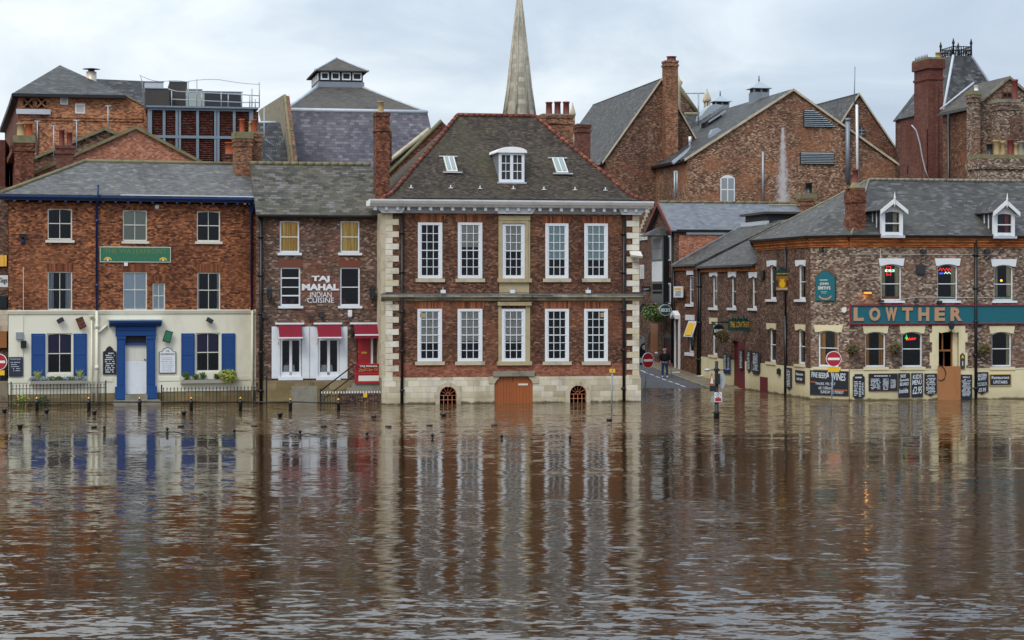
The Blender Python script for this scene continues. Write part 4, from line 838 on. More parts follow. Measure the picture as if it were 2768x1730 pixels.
x_ = [G.u(q, VB-.8) for q in (920, 938, 952, 1033)]; zz = [G.z(990, q, VB-.8) for q in (1062, 1048, 1038.5)]
T2.part('lower_step', MB().box(x_[0], x_[3], VB-.95, VB-.06, -.3, zz[0]-.002), 'brickS'); T2.part('middle_step', MB().box(x_[1], x_[3]-.01, VB-.9, VB-.06, zz[0], zz[1]), 'concrete'); T2.part('top_step', MB().box(x_[2], x_[3]-.02, VB-.85, VB-.06, zz[1]+.002, zz[2]+.05), 'concrete')
p0, p1 = G.p(867.5, 1056, VB-1.2), G.p(960, 984, VB-1.0); q0, q1 = G.p(874, 1079, VB-.4), G.p(960, 1013, VB-.3)
T2.part('handrail', MB().tube([(p0[0], p0[1], -.2), p0, p1], .035, 8), 'iron'); T2.part('handrail', MB().tube([(q0[0], q0[1], -.2), q0, q1], .03, 8), 'iron')
railing('low iron railing with white tips in front of the restaurant steps', G, 866, 1031, VB-1.5, G.z(950, 1062, VB-1.5), 22, spike=False, tips=True)
single('warning_sign', 'small yellow warning sign with black mark on the white-tipped railing', 'sign', G, (G.u(987, VB-1.55), VB-1.55, G.z(987, 1075, VB-1.5)), MB().box(G.u(982, VB-1.5), G.u(992, VB-1.5), VB-1.56, VB-1.53, G.z(987, 1074, VB-1.5), G.z(987, 1062.5, VB-1.5)), 'yellow')
T2 = Thing('thin_post', 'thin black post in the water beside the black drainpipe', 'post', G, (G.u(720, VB-.8), VB-.8, 0)); T2.part('shaft', MB().box(G.u(718.6, VB-.8), G.u(722.4, VB-.8), VB-.82, VB-.78, -.3, G.z(720, 1020, VB-.8)), 'iron'); T2.part('cap', MB().lathe(G.u(720.5, VB-.8), VB-.8, [(.06, G.z(720, 1020, VB-.8)), (.03, G.z(720, 1016, VB-.8))], 8), 'iron')
# ================================================================== C  central mansion
u0, u1 = G.u(1031), G.u(1728.5); zt = G.z(1384, 578); zpl = G.z(1384, 1018.3)
T = Thing('georgian_mansion', 'symmetrical plum brick mansion with stone quoins, ten tall white sash windows and hipped tile roof', 'house', G, (u0, 0, -.6))
WX = [((1129.6, 1195.4), (1237.5, 1303.6), (1357, 1418.6), (1474, 1536.4), (1579.3, 1642.9)), ((1128.3, 1194.6), (1236.8, 1303.7), (1355.8, 1420), (1473, 1537.8), (1578.8, 1642.9))]
up = [G.R(a, 601.5 if i < 2 else 604, b, 752.5) for i, (a, b) in enumerate(WX[0])]; lo = [G.R(a, 834.8, b, 976.8) for a, b in WX[1]]
gate = G.R(1336, 1017.5, 1440, 1110)
zstr = G.z(1384, 800); zlow = G.z(1384, 984)
T.part('brick_wall', MB().wall(u0, u1, zlow, zt, 0, up+lo, .3), 'brickC')
T.part('lower_brick_band', MB().wall(u0, u1, zpl, zlow, -.004, [(gate[0], gate[1], gate[2], gate[3])], .3), 'brickC2')
aw = [G.R(1187.8, 1042, 1233.8, 1120), G.R(1539.5, 1042, 1584.5, 1120)]
T.part('stone_plinth', MB().wall(u0, u1, -.6, zpl, -.05, [(gate[0], gate[1], -.6, gate[3])]+[(a[0], a[1], -.6, a[3]) for a in aw], .3), 'ashlar')
T.part('side_wall', MB().poly([(u0, 0, -.6), (u0, 0, zt), (u0, 13, zt), (u0, 13, -.6)]).poly([(u1, 0, -.6), (u1, 13, -.6), (u1, 13, zt), (u1, 0, zt)]).poly([(u0, 13, -.6), (u0, 13, zt), (u1, 13, zt), (u1, 13, -.6)]), 'stone2')
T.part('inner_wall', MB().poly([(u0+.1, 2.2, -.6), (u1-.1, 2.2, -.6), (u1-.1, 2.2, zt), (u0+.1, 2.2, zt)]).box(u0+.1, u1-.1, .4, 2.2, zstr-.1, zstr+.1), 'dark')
BL = [[None, (.44, 'blindg'), (.51, 'blindg'), (.65, 'blindt'), (.67, 'blindt')], [(.64, 'blindg'), (.62, 'blindg'), (.62, 'blindg'), None, None]]
for r, lst in enumerate((up, lo)):
    for i, rc in enumerate(lst):
        a, b = rc[0]-.13, rc[1]+.13
        s_ = None if i == 2 else (a, b, rc[2]-.19, rc[2]-.01)
        w_ = window(T, rc, 0, cols=3, rows=(3, 3), mid=.505, fw=.13, rec=-.03, sill=s_, sillmat='stone', blind=BL[r][i], bar=.032, railw=.05)
        m = MB().box(rc[0]+.13, rc[0]+.2, .0, .07, rc[2]+.12, rc[3]-.12).box(rc[1]-.2, rc[1]-.13, .0, .07, rc[2]+.12, rc[3]-.12); T.part('sash_box', m, 'white', w_)
        if i != 2:
            T.part('flat_arch', MB().prism([(rc[0]-.03, rc[3]), (rc[1]+.03, rc[3]), (rc[1]+.24, rc[3]+.37), (rc[0]-.24, rc[3]+.37)], -.006, .03), 'flat_arch')
for i, x_ in ((0, (1136, 1151)), (4, (1623, 1633))):
    T.part('ventilator', MB().box(G.u(x_[0]), G.u(x_[1]), .0, .03, G.z(1384, 858), G.z(1384, 846)), 'buff')
# quoins
for xa, sgn in ((1042, 1), (1727.5, -1)):
    ub = G.u(xa) if sgn > 0 else G.u(xa); m = MB(); z = zpl; k = 0; hh = (zt-zpl)/27.0
    while z < zt-.05:
        wdt = (.68 if k % 2 else .36)
        if not (zstr-.2 < z+hh/2 < zstr+.14): T.part('quoin', MB().box(ub, ub+sgn*wdt, -.035-.004*(k % 2)-random.uniform(0, .012), .05, z+.008, z+hh-.008), random.choice(['quoin', 'quoin', 'quoin2', 'quoin3']))
        z += hh; k += 1
T.part('corner_pier', MB().box(G.u(1034.5), G.u(1081), -.12, -.05, -.6, zpl-.1).box(G.u(1036), G.u(1079), -.1, -.05, zpl-.1, zpl+.05), 'ashlar'); T.part('corner_pier', MB().box(G.u(1690), G.u(1731), -.12, -.05, -.6, zpl-.1).box(G.u(1692), G.u(1729), -.1, -.05, zpl-.1, zpl+.05), 'ashlar')
T.part('corner_pilaster', MB().box(u0-.02, G.u(1042), -.02, 1.6, zpl, zt), 'stone')
# string course with lead top, broken forward over the middle bay
zc1 = G.z(1384, 813.5); zc0 = G.z(1384, 794)
m = MB(); prof = lambda d: [(0, zc1), (-.08-d, zc1+.02), (-.12-d, zc1+.12), (-.26-d, zc1+.2), (-.26-d, zc0-.04), (0, zc0-.04)]
m.uprism(prof(0), G.u(1029), G.u(1345)).uprism(prof(.1), G.u(1345)+.002, G.u(1434)-.002).uprism(prof(0), G.u(1434), G.u(1736)); T.part('string_course', m, tiles('weathered_string_stone', .8, .5, ['#6e6858', '#8f8874', '#a89f88', '#b5ab92'], '#4e4a40', .02, .001, patch=.3, seed=40, grime='#4d493f', gamt=.65, gscale=.8, rough=.9))
T.part('lead_top', MB().box(G.u(1028), G.u(1345), -.28, 0, zc0-.04, zc0).box(G.u(1345), G.u(1434), -.38, 0, zc0-.038, zc0+.002).box(G.u(1434), G.u(1741), -.28, 0, zc0-.04, zc0), 'lead')
# middle bay stone
m = MB(); ub0, ub1 = G.u(1347), G.u(1432.5); rc = up[2]; zq = G.z(1384, 764)
m.box(ub0, rc[0]-.01, -.06, .0, rc[2], zt-.35).box(rc[1]+.01, ub1, -.06, .0, rc[2], zt-.35).box(rc[0]-.01, rc[1]+.01, -.058, .0, rc[3]+.01, zt-.35)
m.box(rc[0]-.16, rc[0]-.01, -.1, -.06, rc[2], rc[3]+.16).box(rc[1]+.01, rc[1]+.16, -.1, -.06, rc[2], rc[3]+.16).box(rc[0]-.01, rc[1]+.01, -.097, -.058, rc[3]+.01, rc[3]+.16)
m.box(ub0-.06, ub1+.06, -.2, .0, rc[2]-.2, rc[2]-.002).box(ub0+.05, ub1-.05, -.05, .0, zc0+.0, rc[2]-.2).box(ub0+.0, ub1, -.12, 0, zt-.33, zt-.1)
rc = lo[2]
m.box(ub0, rc[0]-.01, -.05, .0, rc[2], rc[3]+.15).box(rc[1]+.01, ub1, -.05, .0, rc[2], rc[3]+.15).box(ub0-.05, ub1+.05, -.16, .0, rc[3]+.17, rc[3]+.36).box(ub0-.08, ub1+.08, -.16, .0, rc[2]-.2, rc[2]-.002)
T.part('stone_bay_surround', m, plain('ochre_limestone', '#ae9f7e', .85, dirt='#84745a', damt=.5, dscale=1.4, bump=.3))
T.part('lintel_slab', MB().box(G.u(1332), G.u(1444), -.16, -.004, G.z(1384, 1017), G.z(1384, 1003)), 'stone2')
# boat gates and corbels
um = G.u(1387); m = MB()
def planks(a, b, n=6):
    m = MB().box(a+.01, b-.01, .045, .08, -.6, gate[3])
    for k in range(n): q0 = a+(b-a)*k/n; m.box(q0+.006, a+(b-a)*(k+1)/n-.006, .02+.004*(k % 3), .044, -.6, gate[3]-.002)
    return m
dg = T.part('gate', planks(gate[0], um-.01), 'orange'); dg2 = T.part('gate', planks(um+.01, gate[1]), 'orange')
T.part('gate_boards', MB().box(um-.04, um+.03, .0, .02, -.5, gate[3]-.3), 'orange', dg); T.part('gate_plate', MB().box(G.u(1401), G.u(1427), .0, .018, G.z(1384, 1042), G.z(1384, 1037)), 'offwhite', dg2)
for sg, ua in ((1, gate[0]), (-1, gate[1])):
    T.part('corbel', MB().prism([(ua-sg*.3, gate[3]+.0), (ua+sg*.24, gate[3]+.0), (ua+sg*.22, gate[3]-.08), (ua+sg*.1, gate[3]-.2), (ua+sg*.0, gate[3]-.36), (ua-sg*.3, gate[3]-.36)], -.09, .05), 'stone')
# grilled cellar arches
for a, px in ((aw[0], 1210.8), (aw[1], 1562)):
    uc = G.u(px); r0, r1 = .44, .65; zsp = G.z(1384, 1066); m = MB()
    n = 14; pin = [(uc-r0*math.cos(math.pi*k/n), zsp+r0*math.sin(math.pi*k/n)) for k in range(n+1)]; pout = [(uc-r1*math.cos(math.pi*k/n), zsp+r1*math.sin(math.pi*k/n)) for k in range(n+1)]
    for k in range(n): m.prism([pin[k], pin[k+1], pout[k+1], pout[k]], -.1, -.04)
    m.box(uc-r1, uc-r0, -.1, -.04, -.6, zsp).box(uc+r0, uc+r1, -.1, -.04, -.6, zsp).prism([(uc-.08, zsp+r0-.02), (uc+.08, zsp+r0-.02), (uc+.12, zsp+r1+.06), (uc-.12, zsp+r1+.06)], -.14, -.1)
    at = T.part('cellar_window', m, 'stone'); cor = MB()
    for sg in (-1, 1): cor.prism([(uc+sg*r0*math.cos(math.pi*k/12), zsp+r0*math.sin(math.pi*k/12)) for k in range(7)]+[(uc, a[3]+.02), (uc+sg*.49, a[3]+.02), (uc+sg*.49, zsp)], -.048, .1)
    T.part('spandrel', cor, 'ashlar', at); gm = MB()
    for k in range(1, 4): gm.tube([(uc-r0+2*r0*k/4, .02, -.5), (uc-r0+2*r0*k/4, .02, zsp)], .018, 6)
    for z in (zsp-.02, zsp-.25, zsp-.5): gm.tube([(uc-r0, .015, z), (uc+r0, .015, z)], .02, 6)
    for k in range(1, 6): an = math.pi*k/6; gm.tube([(uc+.1*math.cos(an), .02, zsp+.1*math.sin(an)), (uc+r0*math.cos(an), .02, zsp+r0*math.sin(an))], .017, 6)
    gm.tube([(uc+.11*math.cos(math.pi*k/8), .02, zsp+.11*math.sin(math.pi*k/8)) for k in range(9)], .018, 6)
    gm.tube([(uc+(r0-.02)*math.cos(math.pi*k/12), .02, zsp+(r0-.02)*math.sin(math.pi*k/12)) for k in range(13)], .018, 6); T.part('iron_grille', gm, 'grille', at)
# cornice
zc = G.z(1384, 577); m = MB(); ue0, ue1 = G.u(1001, -.7), G.u(1768, -.7)
zt1 = G.z(1384, 541, -.7); zt2 = zt1-.34
ul, ur = u0+.02, u1-.02
m.uprism([(-.0, zt2), (-.45, zt2), (-.5, zt2+.06), (-.62, zt2+.12), (-.72, zt1-.08), (-.74, zt1), (0, zt1)], ue0, ue1)
cn = T.part('cornice', m, 'greyw')
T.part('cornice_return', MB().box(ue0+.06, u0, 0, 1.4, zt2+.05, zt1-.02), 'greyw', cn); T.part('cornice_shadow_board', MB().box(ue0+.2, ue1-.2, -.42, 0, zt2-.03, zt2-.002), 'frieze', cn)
m = MB(); nd = 26
for i in range(nd):
    uu = ue0+.3+(ue1-ue0-.6)*i/(nd-1); T.part('modillion', MB().box(uu-.075, uu+.075, -.38, -.1, zt2-.2, zt2-.034), 'white', cn)
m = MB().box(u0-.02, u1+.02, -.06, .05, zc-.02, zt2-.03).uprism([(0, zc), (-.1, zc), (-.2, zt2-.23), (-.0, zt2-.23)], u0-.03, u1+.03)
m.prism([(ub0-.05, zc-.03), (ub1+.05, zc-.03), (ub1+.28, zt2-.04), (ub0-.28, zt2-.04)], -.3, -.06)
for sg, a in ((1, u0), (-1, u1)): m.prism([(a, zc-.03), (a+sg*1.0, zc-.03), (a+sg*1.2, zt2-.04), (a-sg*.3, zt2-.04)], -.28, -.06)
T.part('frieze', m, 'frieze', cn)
# hipped roof with bellcast eaves
tt = [0, .08, .165, .37, .72, 1]; gg = [0, .035, .105, .33, .69, 1]; rl, rr = G.u(1237.5, 6.4), G.u(1448, 6.4); zr = G.z(1342, 314, 6.4); ze = zt1+.04
el, er = G.u(1034, -.55), G.u(1740, -.55); rows = []
for t_, g_ in zip(tt, gg):
    z = ze+(zr-ze)*g_; vF = -.62+(6.4+.62)*t_; vB = 13.4-(13.4-6.4)*t_; rows.append([(el+(rl-el)*t_, vF, z), (er+(rr-er)*t_, vF, z), (er+(rr-er)*t_, vB, z), (el+(rl-el)*t_, vB, z)])
m = MB(); m.slab(rows[0][::1], .02)
for k in range(len(rows)-1):
    for i in range(4):
        j = (i+1) % 4; q = [rows[k][i], rows[k][j], rows[k+1][j], rows[k+1][i]]
        if k == len(rows)-2 and i in (1, 3): q = q[:3]
        m.poly(q)
rf = T.part('roof', m, 'tileC')
m = MB()
for i in (0, 1): 
    for k in range(len(rows)-1):
        a, b = Vector(rows[k][i]), Vector(rows[k+1][i]); n = max(1, round((b-a).length/.42))
        for q in range(n): m.tube([a+(b-a)*q/n+Vector((0, 0, .04)), a+(b-a)*(q+.93)/n+Vector((0, 0, .04))], .12, 8, .105)
a, b = Vector(rows[-1][0]), Vector(rows[-1][1])
for q in range(14): m.tube([a+(b-a)*q/14+Vector((0, 0, .04)), a+(b-a)*(q+.95)/14+Vector((0, 0, .04))], .11, 8)
T.part('ridge_tiles', m, 'ridge', rf)
T.part('eaves_gutter', MB().box(el+1.0, er-.2, -.7, -.6, zt1+.004, zt1+.07), 'iron', rf)
def onroof(px, py):
    """(v, z) on the front slope under a pixel"""
    best = None
    for k in range(len(rows)-1):
        for q in range(60):
            s_ = q/60; v = rows[k][0][1]*(1-s_)+rows[k+1][0][1]*s_; z = rows[k][0][2]*(1-s_)+rows[k+1][0][2]*s_; e_ = abs(G.z(px, py, v)-z)
            if best is None or e_ < best[0]: best = (e_, v, z)
    return best[1], best[2]
sb = MB()
for px, py in ((1111, 509), (1218, 509), (1297.5, 511), (1387.5, 512), (1470, 513), (1554, 514), (1636, 515)):
    v, z = onroof(px, py); u = G.u(px, v); T.part('snow_bracket', MB().box(u-.11, u+.11, v-.08, v, z, z+.035).lathe(u, v-.04, [(.035, z), (.03, z+.17)], 6), 'white', rf)
for x0, x1, y0, y1, fm in ((1206, 1237, 428, 468, 'glassb'), (1503, 1536, 432, 471, 'blindt')):
    v0, z0 = onroof((x0+x1)/2, y1); v1, z1 = onroof((x0+x1)/2, y0); a, b = G.u(x0+2, v0), G.u(x1, v0)
    w_ = T.part('skylight', MB().slab([(a, v0-.05, z0+.12), (b, v0-.05, z0+.12), (b, v1, z1+.12), (a, v1, z1+.12)], .12), 'offwhite')
    for q in (0, 1):
        c0 = a+.05+(b-a-.05)/2*q; c1 = c0+(b-a)/2-.09; T.part('glass', MB().slab([(c0, v0+.02, z0+.2), (c1, v0+.02, z0+.2), (c1, v1-.06, z1+.09), (c0, v1-.06, z1+.09)], .01), 'gray' if fm == 'glassb' and q else 'skyl', w_)
    T.part('flashing', MB().box(a-.22, b+.22, v0-.18, v0-.04, z0-.0, z0+.07).box(a-.2, b+.2, v1-.02, v1+.12, z1+.06, z1+.13), 'leadw', w_)
# arched dormer
v0, z0 = onroof(1383, 492); a, b = G.u(1349, v0), G.u(1417.5, v0); ztp = G.z(1383, 413, v0); zap = G.z(1383, 400, v0)
m = MB().box(a, a+.14, v0, v0+.12, z0-.1, ztp).box(b-.14, b, v0, v0+.12, z0-.1, ztp).box(a+.14, b-.14, v0+.002, v0+.12, z0-.1, z0+.14).box(a+.14, b-.14, v0+.002, v0+.12, ztp-.12, ztp)
um = (a+b)/2; m.box(um-.08, um+.08, v0+.003, v0+.11, z0+.14, ztp-.12)
for q in (1, 2):
    z = z0+.14+(ztp-z0-.26)*q/3; m.box(a+.14, um-.08, v0+.03, v0+.09, z-.02, z+.02).box(um+.08, b-.14, v0+.03, v0+.09, z-.02, z+.02)
for c in (a+.14, um+.08): w0 = (b-a)/2-.22; m.box(c+w0/2-.015, c+w0/2+.015, v0+.035, v0+.085, z0+.14, ztp-.12)
dm = T.part('dormer', m, 'white'); T.part('glass', MB().box(a+.1, b-.1, v0+.06, v0+.075, z0+.1, ztp-.1), 'louvre', dm)
pts = [(a-.12, ztp)]+[(um-(b-a+.24)/2*math.cos(math.pi*k/10), ztp+.06+(zap-ztp)*math.sin(math.pi*k/10)) for k in range(11)]+[(b+.12, ztp)]
T.part('arched_roof', MB().prism(pts, v0-.12, v0+2.4), 'greyw', dm); T.part('cheek', MB().box(a+.01, b-.01, v0+.121, v0+2.2, z0-.2, ztp-.001), 'lead', dm)
T.part('dormer_apron', MB().box(a-.1, b+.1, v0-.1, v0-.002, z0-.16, z0+.0), 'leadw', dm)
T.part('lead_stain', MB().box(a-.3, a+.0, v0-.32, v0-.2, z0-.3, z0-.28), 'lead', dm)
for x_ in (1086, 1684.6):
    downpipe(T, G.u(x_), -.3, zt-.0, -.02, .075, 'iron', 5)
    T.part('white_swan_neck', MB().tube([(G.u(x_), -.12, zt-.02), (G.u(x_)+.05, -.3, zt+.25)], .06, 8), 'white')
T.part('cable_run', MB().tube([(G.u(1032), -.3, zc0+.03), (G.u(1150), -.25, zc0+.02), (G.u(1380), -.3, zc0+.05), (G.u(1560), -.25, zc0+.02), (G.u(1736), -.3, zc0+.03)], .018, 6), 'black')
cu0, cu1 = G.u(1468, 8), G.u(1549.5, 8); cz = G.z(1508, 311, 8)
c = T.part('chimney', MB().box(cu0, cu1, 8, 9.2, zt+1, cz).box(cu0-.06, cu1+.06, 7.94, 9.26, cz-.5, cz-.3).box(cu0-.05, cu1+.05, 7.95, 9.25, cz-.16, cz-.01), 'brickSt', label='wide brick chimney with three dark red pots')
T.part('chimney_cap', MB().box(cu0-.05, cu1+.05, 7.96, 9.24, cz, cz+.07), 'stone2', c)
for px in (1484, 1507, 1530.5): mm = MB(); pot(mm, G.u(px, 8.6), 8.6, cz+.05, G.z(px, 276 if px < 1500 else 275, 8.6), .2); T.part('chimney_pot', mm, 'terrad', c)
for px, lb in ((1197, 'small pale floodlight standing on the ledge between second floor windows, left'), (1294+90, 'small pale floodlight on the ledge under the middle upper window'), (1589, 'pale twin floodlight on the ledge left of the right upper windows')):
    T2 = Thing('ledge_floodlight', lb, 'floodlight', G, (G.u(px, -.2), -.2, zc0), 'floodlights on the mansion ledge'); uu = G.u(px, -.2)
    T2.part('lamp_head', MB().box(uu-.12, uu+.12, -.38, -.16, zc0+.03, zc0+.2), 'white'); T2.part('bracket', MB().box(uu-.03, uu+.03, -.25, -.2, zc0+.2, zc0+.32), 'gray')
T2 = Thing('corner_floodlight', 'cream floodlight sticking out from the right stone quoins', 'floodlight', G, (G.u(1712), -.1, G.z(1712, 690))); uu, z = G.u(1713), G.z(1712, 690)
T2.part('lamp_head', MB().slab([(uu-.25, -.5, z), (uu+.35, -.5, z-.05), (uu+.35, -.1, z+.2), (uu-.25, -.1, z+.22)], .12), 'offwhite'); T2.part('bracket', MB().tube([(uu-.05, -.04, z+.2), (uu-.05, -.25, z-.02)], .03, 6), 'iron')
# ================================================================== D  corner pub (right)
ZE = 8.58; ZC = 1.65
uF0, uF1 = LF.u(2296), LF.u(2880); uC1 = (LC.u(2296)); uS0, uSm, uS1 = LS.u(1893), LS.u(2047), 0.0
T = Thing('corner_pub', 'grey-buff brick corner pub with cream base and two gabled dormers in its slate roof', 'pub', LF, (uF0, 0, -.6))
def lintel(T, fr, x0, x1, y0, y1, a0, a1, mat, v=0, rise=.09):
    """cranked lintel, splayed ends, segmental underside between px a0..a1"""
    u0, u1, b0, b1 = fr.u(x0, v), fr.u(x1, v), fr.u(a0, v), fr.u(a1, v); xm = (x0+x1)/2; zt_, zb_ = fr.z(xm, y0, v), fr.z(xm, y1, v)
    k = (u1-u0)*.05; m = MB(); pts = [(u0, zt_), (u0+k, zb_), (b0, zb_)]+arcpts(b0, b1, zb_, rise)[1:-1]+[(b1, zb_), (u1-k, zb_), (u1, zt_)]
    T.part('lintel', m.prism(pts, v-.05, v+.06), mat)
upF = [(2382, 2437, 714, 812.5), (2534, 2589, 714, 812.5), (2687, 2739, 716, 812.5)]
gnF = [(2339, 2394, 897, 991.8), (2438.5, 2493.3, 897, 991.8), (2681, 2734.5, 897, 991)]
R4 = lambda fr, q, v=0: fr.R(q[0], q[2], q[1], q[3], v)
hF = [R4(LF, q) for q in upF+gnF]; dF = LF.R(2536, 895, 2590.5, 1081)
T.part('brick_wall', MB().wall(uF0, uF1, ZC, ZE-.02, 0, hF+[dF], .25), 'brickL')
T.part('rendered_base', MB().wall(uF0, uF1, -.6, ZC, -.04, [(dF[0], dF[1], dF[2], dF[3])]).box(uF0, LF.u(2512), -.06, -.04, ZC-.06, ZC+.005).box(LF.u(2614), uF1, -.06, -.04, ZC-.06, ZC+.005), 'creamL')
for i, q in enumerate(upF+gnF):
    up_ = i < 3; cm = 'white' if up_ else 'creamL'; c = (q[0]+q[1])/2; hw = (q[1]-q[0])/2
    s_ = LF.R(c-32, 812.7, c+35, 818.5) if up_ else LF.R(c-33, 992, c+34.5, 1000)
    w_ = window(T, hF[i], 0, cols=1, rows=(1, 1), mid=.53 if up_ else .47, fw=.065, rec=.1, arch=.14, sill=s_, sillmat=cm, curt=(.28 if i != 5 else .2, 'beigec' if up_ or i == 5 else 'amber', (-1, 1) if i in (0, 2, 3) else (1,)) if i != 4 else None)
    lintel(T, LF, c-35, c+35, q[2]-(15.5 if up_ else 16), q[2]+4.5, q[0]+2, q[1]-2, cm)
    rc = hF[i]
    if up_: T.part('inner_sill_board', MB().box(rc[0]+.1, rc[1]-.1, .12, .17, rc[2]+.08, rc[2]+.22), 'brickR' if i == 0 else 'dgreen', w_)
    def neon(T, w_, x0, x1, y0, y1, mat, txt=None, shape=None):
        a = LF.R(x0, y0, x1, y1, .3); m = MB()
        if txt: m.text(txt, a[0], a[1], a[2], a[3], .3, .02, .01)
        else: m.tube([(a[0]+(a[1]-a[0])*p_, .3, a[2]+(a[3]-a[2])*q_) for p_, q_ in shape], .022, 6)
        T.part('neon_sign', m, mat, w_)
    if i == 0:
        neon(T, w_, 2396, 2408, 721, 730, 'neonr', shape=[(0, 0), (0, 1), (1, 1), (1, 0)]); neon(T, w_, 2391, 2418, 728, 735, 'neonw', 'MICHELOB'); neon(T, w_, 2397, 2408, 736, 745, 'neonr', shape=[(0, 1), (0, 0), (.5, .35), (1, 0), (1, 1)])
    if i == 1: neon(T, w_, 2538, 2573, 724, 733, 'neonr', shape=[(0, .2), (.12, 1), (.2, .1), (.35, .9), (.45, .1), (.6, .9), (.7, .1), (.8, .9), (.9, .2), (1, 1)]); neon(T, w_, 2539, 2550, 736, 740, 'neonb', shape=[(0, .5), (1, .5), (1, 0), (0, 0)]); neon(T, w_, 2553, 2573, 735, 740, 'neonw', shape=[(0, 0), (.2, 1), (.4, 0), (.6, 1), (.8, 0), (1, 1)])
    if i == 4: neon(T, w_, 2447, 2453, 905, 918, 'neong', shape=[(0, .2), (.5, 1), (1, .2), (.5, 0), (.6, .6)]); neon(T, w_, 2450, 2476, 913, 918, 'neonr', shape=[(0, 0), (.1, 1), (.2, .2), (.3, 1), (.45, .1), (.6, 1), (.75, .1), (.85, 1), (1, .6)]); neon(T, w_, 2450, 2474, 917, 919, 'neonr', shape=[(0, 0), (1, 1)])
    if i == 2: a = LF.R(2704, 755, 2709.5, 761, .5); T.part('lit_table_lamp', MB().lathe((a[0]+a[1])/2, .5, [(.05, a[2]), (.07, a[2]+.05), (.03, a[3])], 8), 'lampon', w_)
# doorway
m = MB(); e0, e1 = LF.u(2519), LF.u(2608)
zd1 = dF[3]; m.prism([(e0, LF.z(2563, 880.5)), (e1, LF.z(2563, 880.5)), (e1, zd1-.04), (dF[1], zd1-.04)]+arcpts(dF[0], dF[1], zd1-.16, .12)[::-1][1:-1]+[(dF[0], zd1-.04), (e0, zd1-.04)], -.065, .03)
for i, (za, zb_) in enumerate(((zd1-.04, 3.15), (3.15, 2.66), (2.66, ZC+.0))):
    k = (.0, -.13, .0)[i]; k = (0, .0, .13)[i] if False else k
for (ya, yb, ex) in ((895, 900, 0), (900, 925, .13), (925, 953, 0), (953, 988, .13), (988, 999, .05)):
    za, zb_ = LF.z(2563, yb), min(LF.z(2563, ya), zd1-.04); m.box(e0-ex, dF[0], -.065, .03, za, zb_).box(dF[1], e1+ex, -.065, .03, za, zb_)
T.part('door_surround', m, 'creamL')
T.part('flood_board', MB().box(LF.u(2533), LF.u(2594), -.13, -.07, -.5, LF.z(2563, 990)), 'ply')
m = MB(); zt_ = LF.z(2563, 947); ui = LF.u(2578); m.box(dF[0], ui, .2, .28, zt_-.06, zt_+.04).box(LF.u(2550), LF.u(2553.5), .2, .27, zt_+.04, zd1).box(dF[0], dF[0]+.06, .2, .28, ZC-.2, zd1).box(ui-.06, ui, .2, .28, ZC-.2, zd1).box(LF.u(2560), LF.u(2563), .5, .55, ZC-.2, zt_-.06)
T.part('oak_door_frame', m, 'wood'); T.part('door_reveal', MB().box(ui, dF[1], .1, .3, ZC-.3, zd1), 'creamL')
T.part('black_hose', MB().tube([LF.p(a, b, -.16) for a, b in ((2537, 989), (2545, 988), (2553, 997), (2557, 1010), (2553, 1023), (2545, 1029), (2536, 1026))], .022, 6), 'black')
# side and chamfer walls
T.cur = LC
hC = LC.R(2211, 893, 2266, 991.5)
T.part('brick_wall', MB().wall(0, uC1, ZC, ZE-.02, 0, [hC], .25), 'brickL'); T.part('rendered_base', MB().poly([(0, -.04, -.6), (uC1, -.04, -.6), (uC1, -.04, ZC), (0, -.04, ZC)]), 'creamL')
window(T, hC, 0, cols=1, rows=(1, 1), mid=.47, fw=.08, rec=.09, arch=.14, sill=LC.R(2199, 992, 2274, 999.5), sillmat='creamL', curt=(.32, 'amber', (-1, 1)))
lintel(T, LC, 2200.5, 2280, 878.5, 898, 2214, 2263, 'creamL')
T.cur = LS
upS = [(2081.5, 2098, 716, 809), (2159, 2177, 715, 809.5)]; gnS = [(2081, 2096.8, 886, 979), (2158, 2176, 889, 985)]
wgU = [(1926, 1939, 743, 831.5), (1977, 1989, 745, 832), (2033, 2045, 747, 833)]; wgG = [(1926, 1939, 871, 960)]
hS = [R4(LS, q) for q in upS+gnS]; hW = [R4(LS, q) for q in wgU+wgG]; dS = LS.R(1977, 922, 2015.5, 1052)
ZW = 7.25
T.part('brick_wall', MB().wall(uSm, uS1, ZC, ZE-.02, 0, hS, .25), 'brickS'); T.part('wing_wall', MB().wall(uS0, uSm, ZC, ZW, 0, hW+[dS], .25).poly([(uSm, 0, ZW), (uSm, 9, ZW), (uSm, 9, ZE), (uSm, 0, ZE)][::-1]).poly([(uS0, 0, 0), (uS0, 5, 0), (uS0, 5, ZW), (uS0, 0, ZW)]), 'brickS')
T.part('rendered_base', MB().wall(uS0, uS1, -.6, ZC, -.04, [dS]), 'creamL')
for i, (q, rc) in enumerate(zip(upS+gnS+wgU+wgG, hS+hW)):
    c = (q[0]+q[1])/2; hi = q[2] < 800; cm = 'white' if hi else 'creamL'; lp = 1.25 if i >= 4 else 1
    window(T, rc, 0, cols=1, rows=(1, 1), mid=.48, fw=.1, rec=.06, arch=.14, sill=LS.R(q[0]-9, q[3], q[1]+1.5, q[3]+6.5), sillmat=cm, curt=(.3, 'beigec', (-1, 1)))
    lintel(T, LS, q[0]-8, q[1]+2, q[2]-12, q[2]+4.5, q[0]-1, q[1]-1, cm)
T.part('side_door', MB().box(LS.u(1995), dS[1], .0, .06, -.5, dS[3]), 'maroon'); T.part('door_jamb', MB().box(dS[0], dS[1], .2, .25, -.5, dS[3]), 'maroon')
T.part('cellar_hatch', MB().box(LS.u(2057), LS.u(2077.5), -.07, -.045, -.4, LS.z(2067, 1019)), 'maroon')
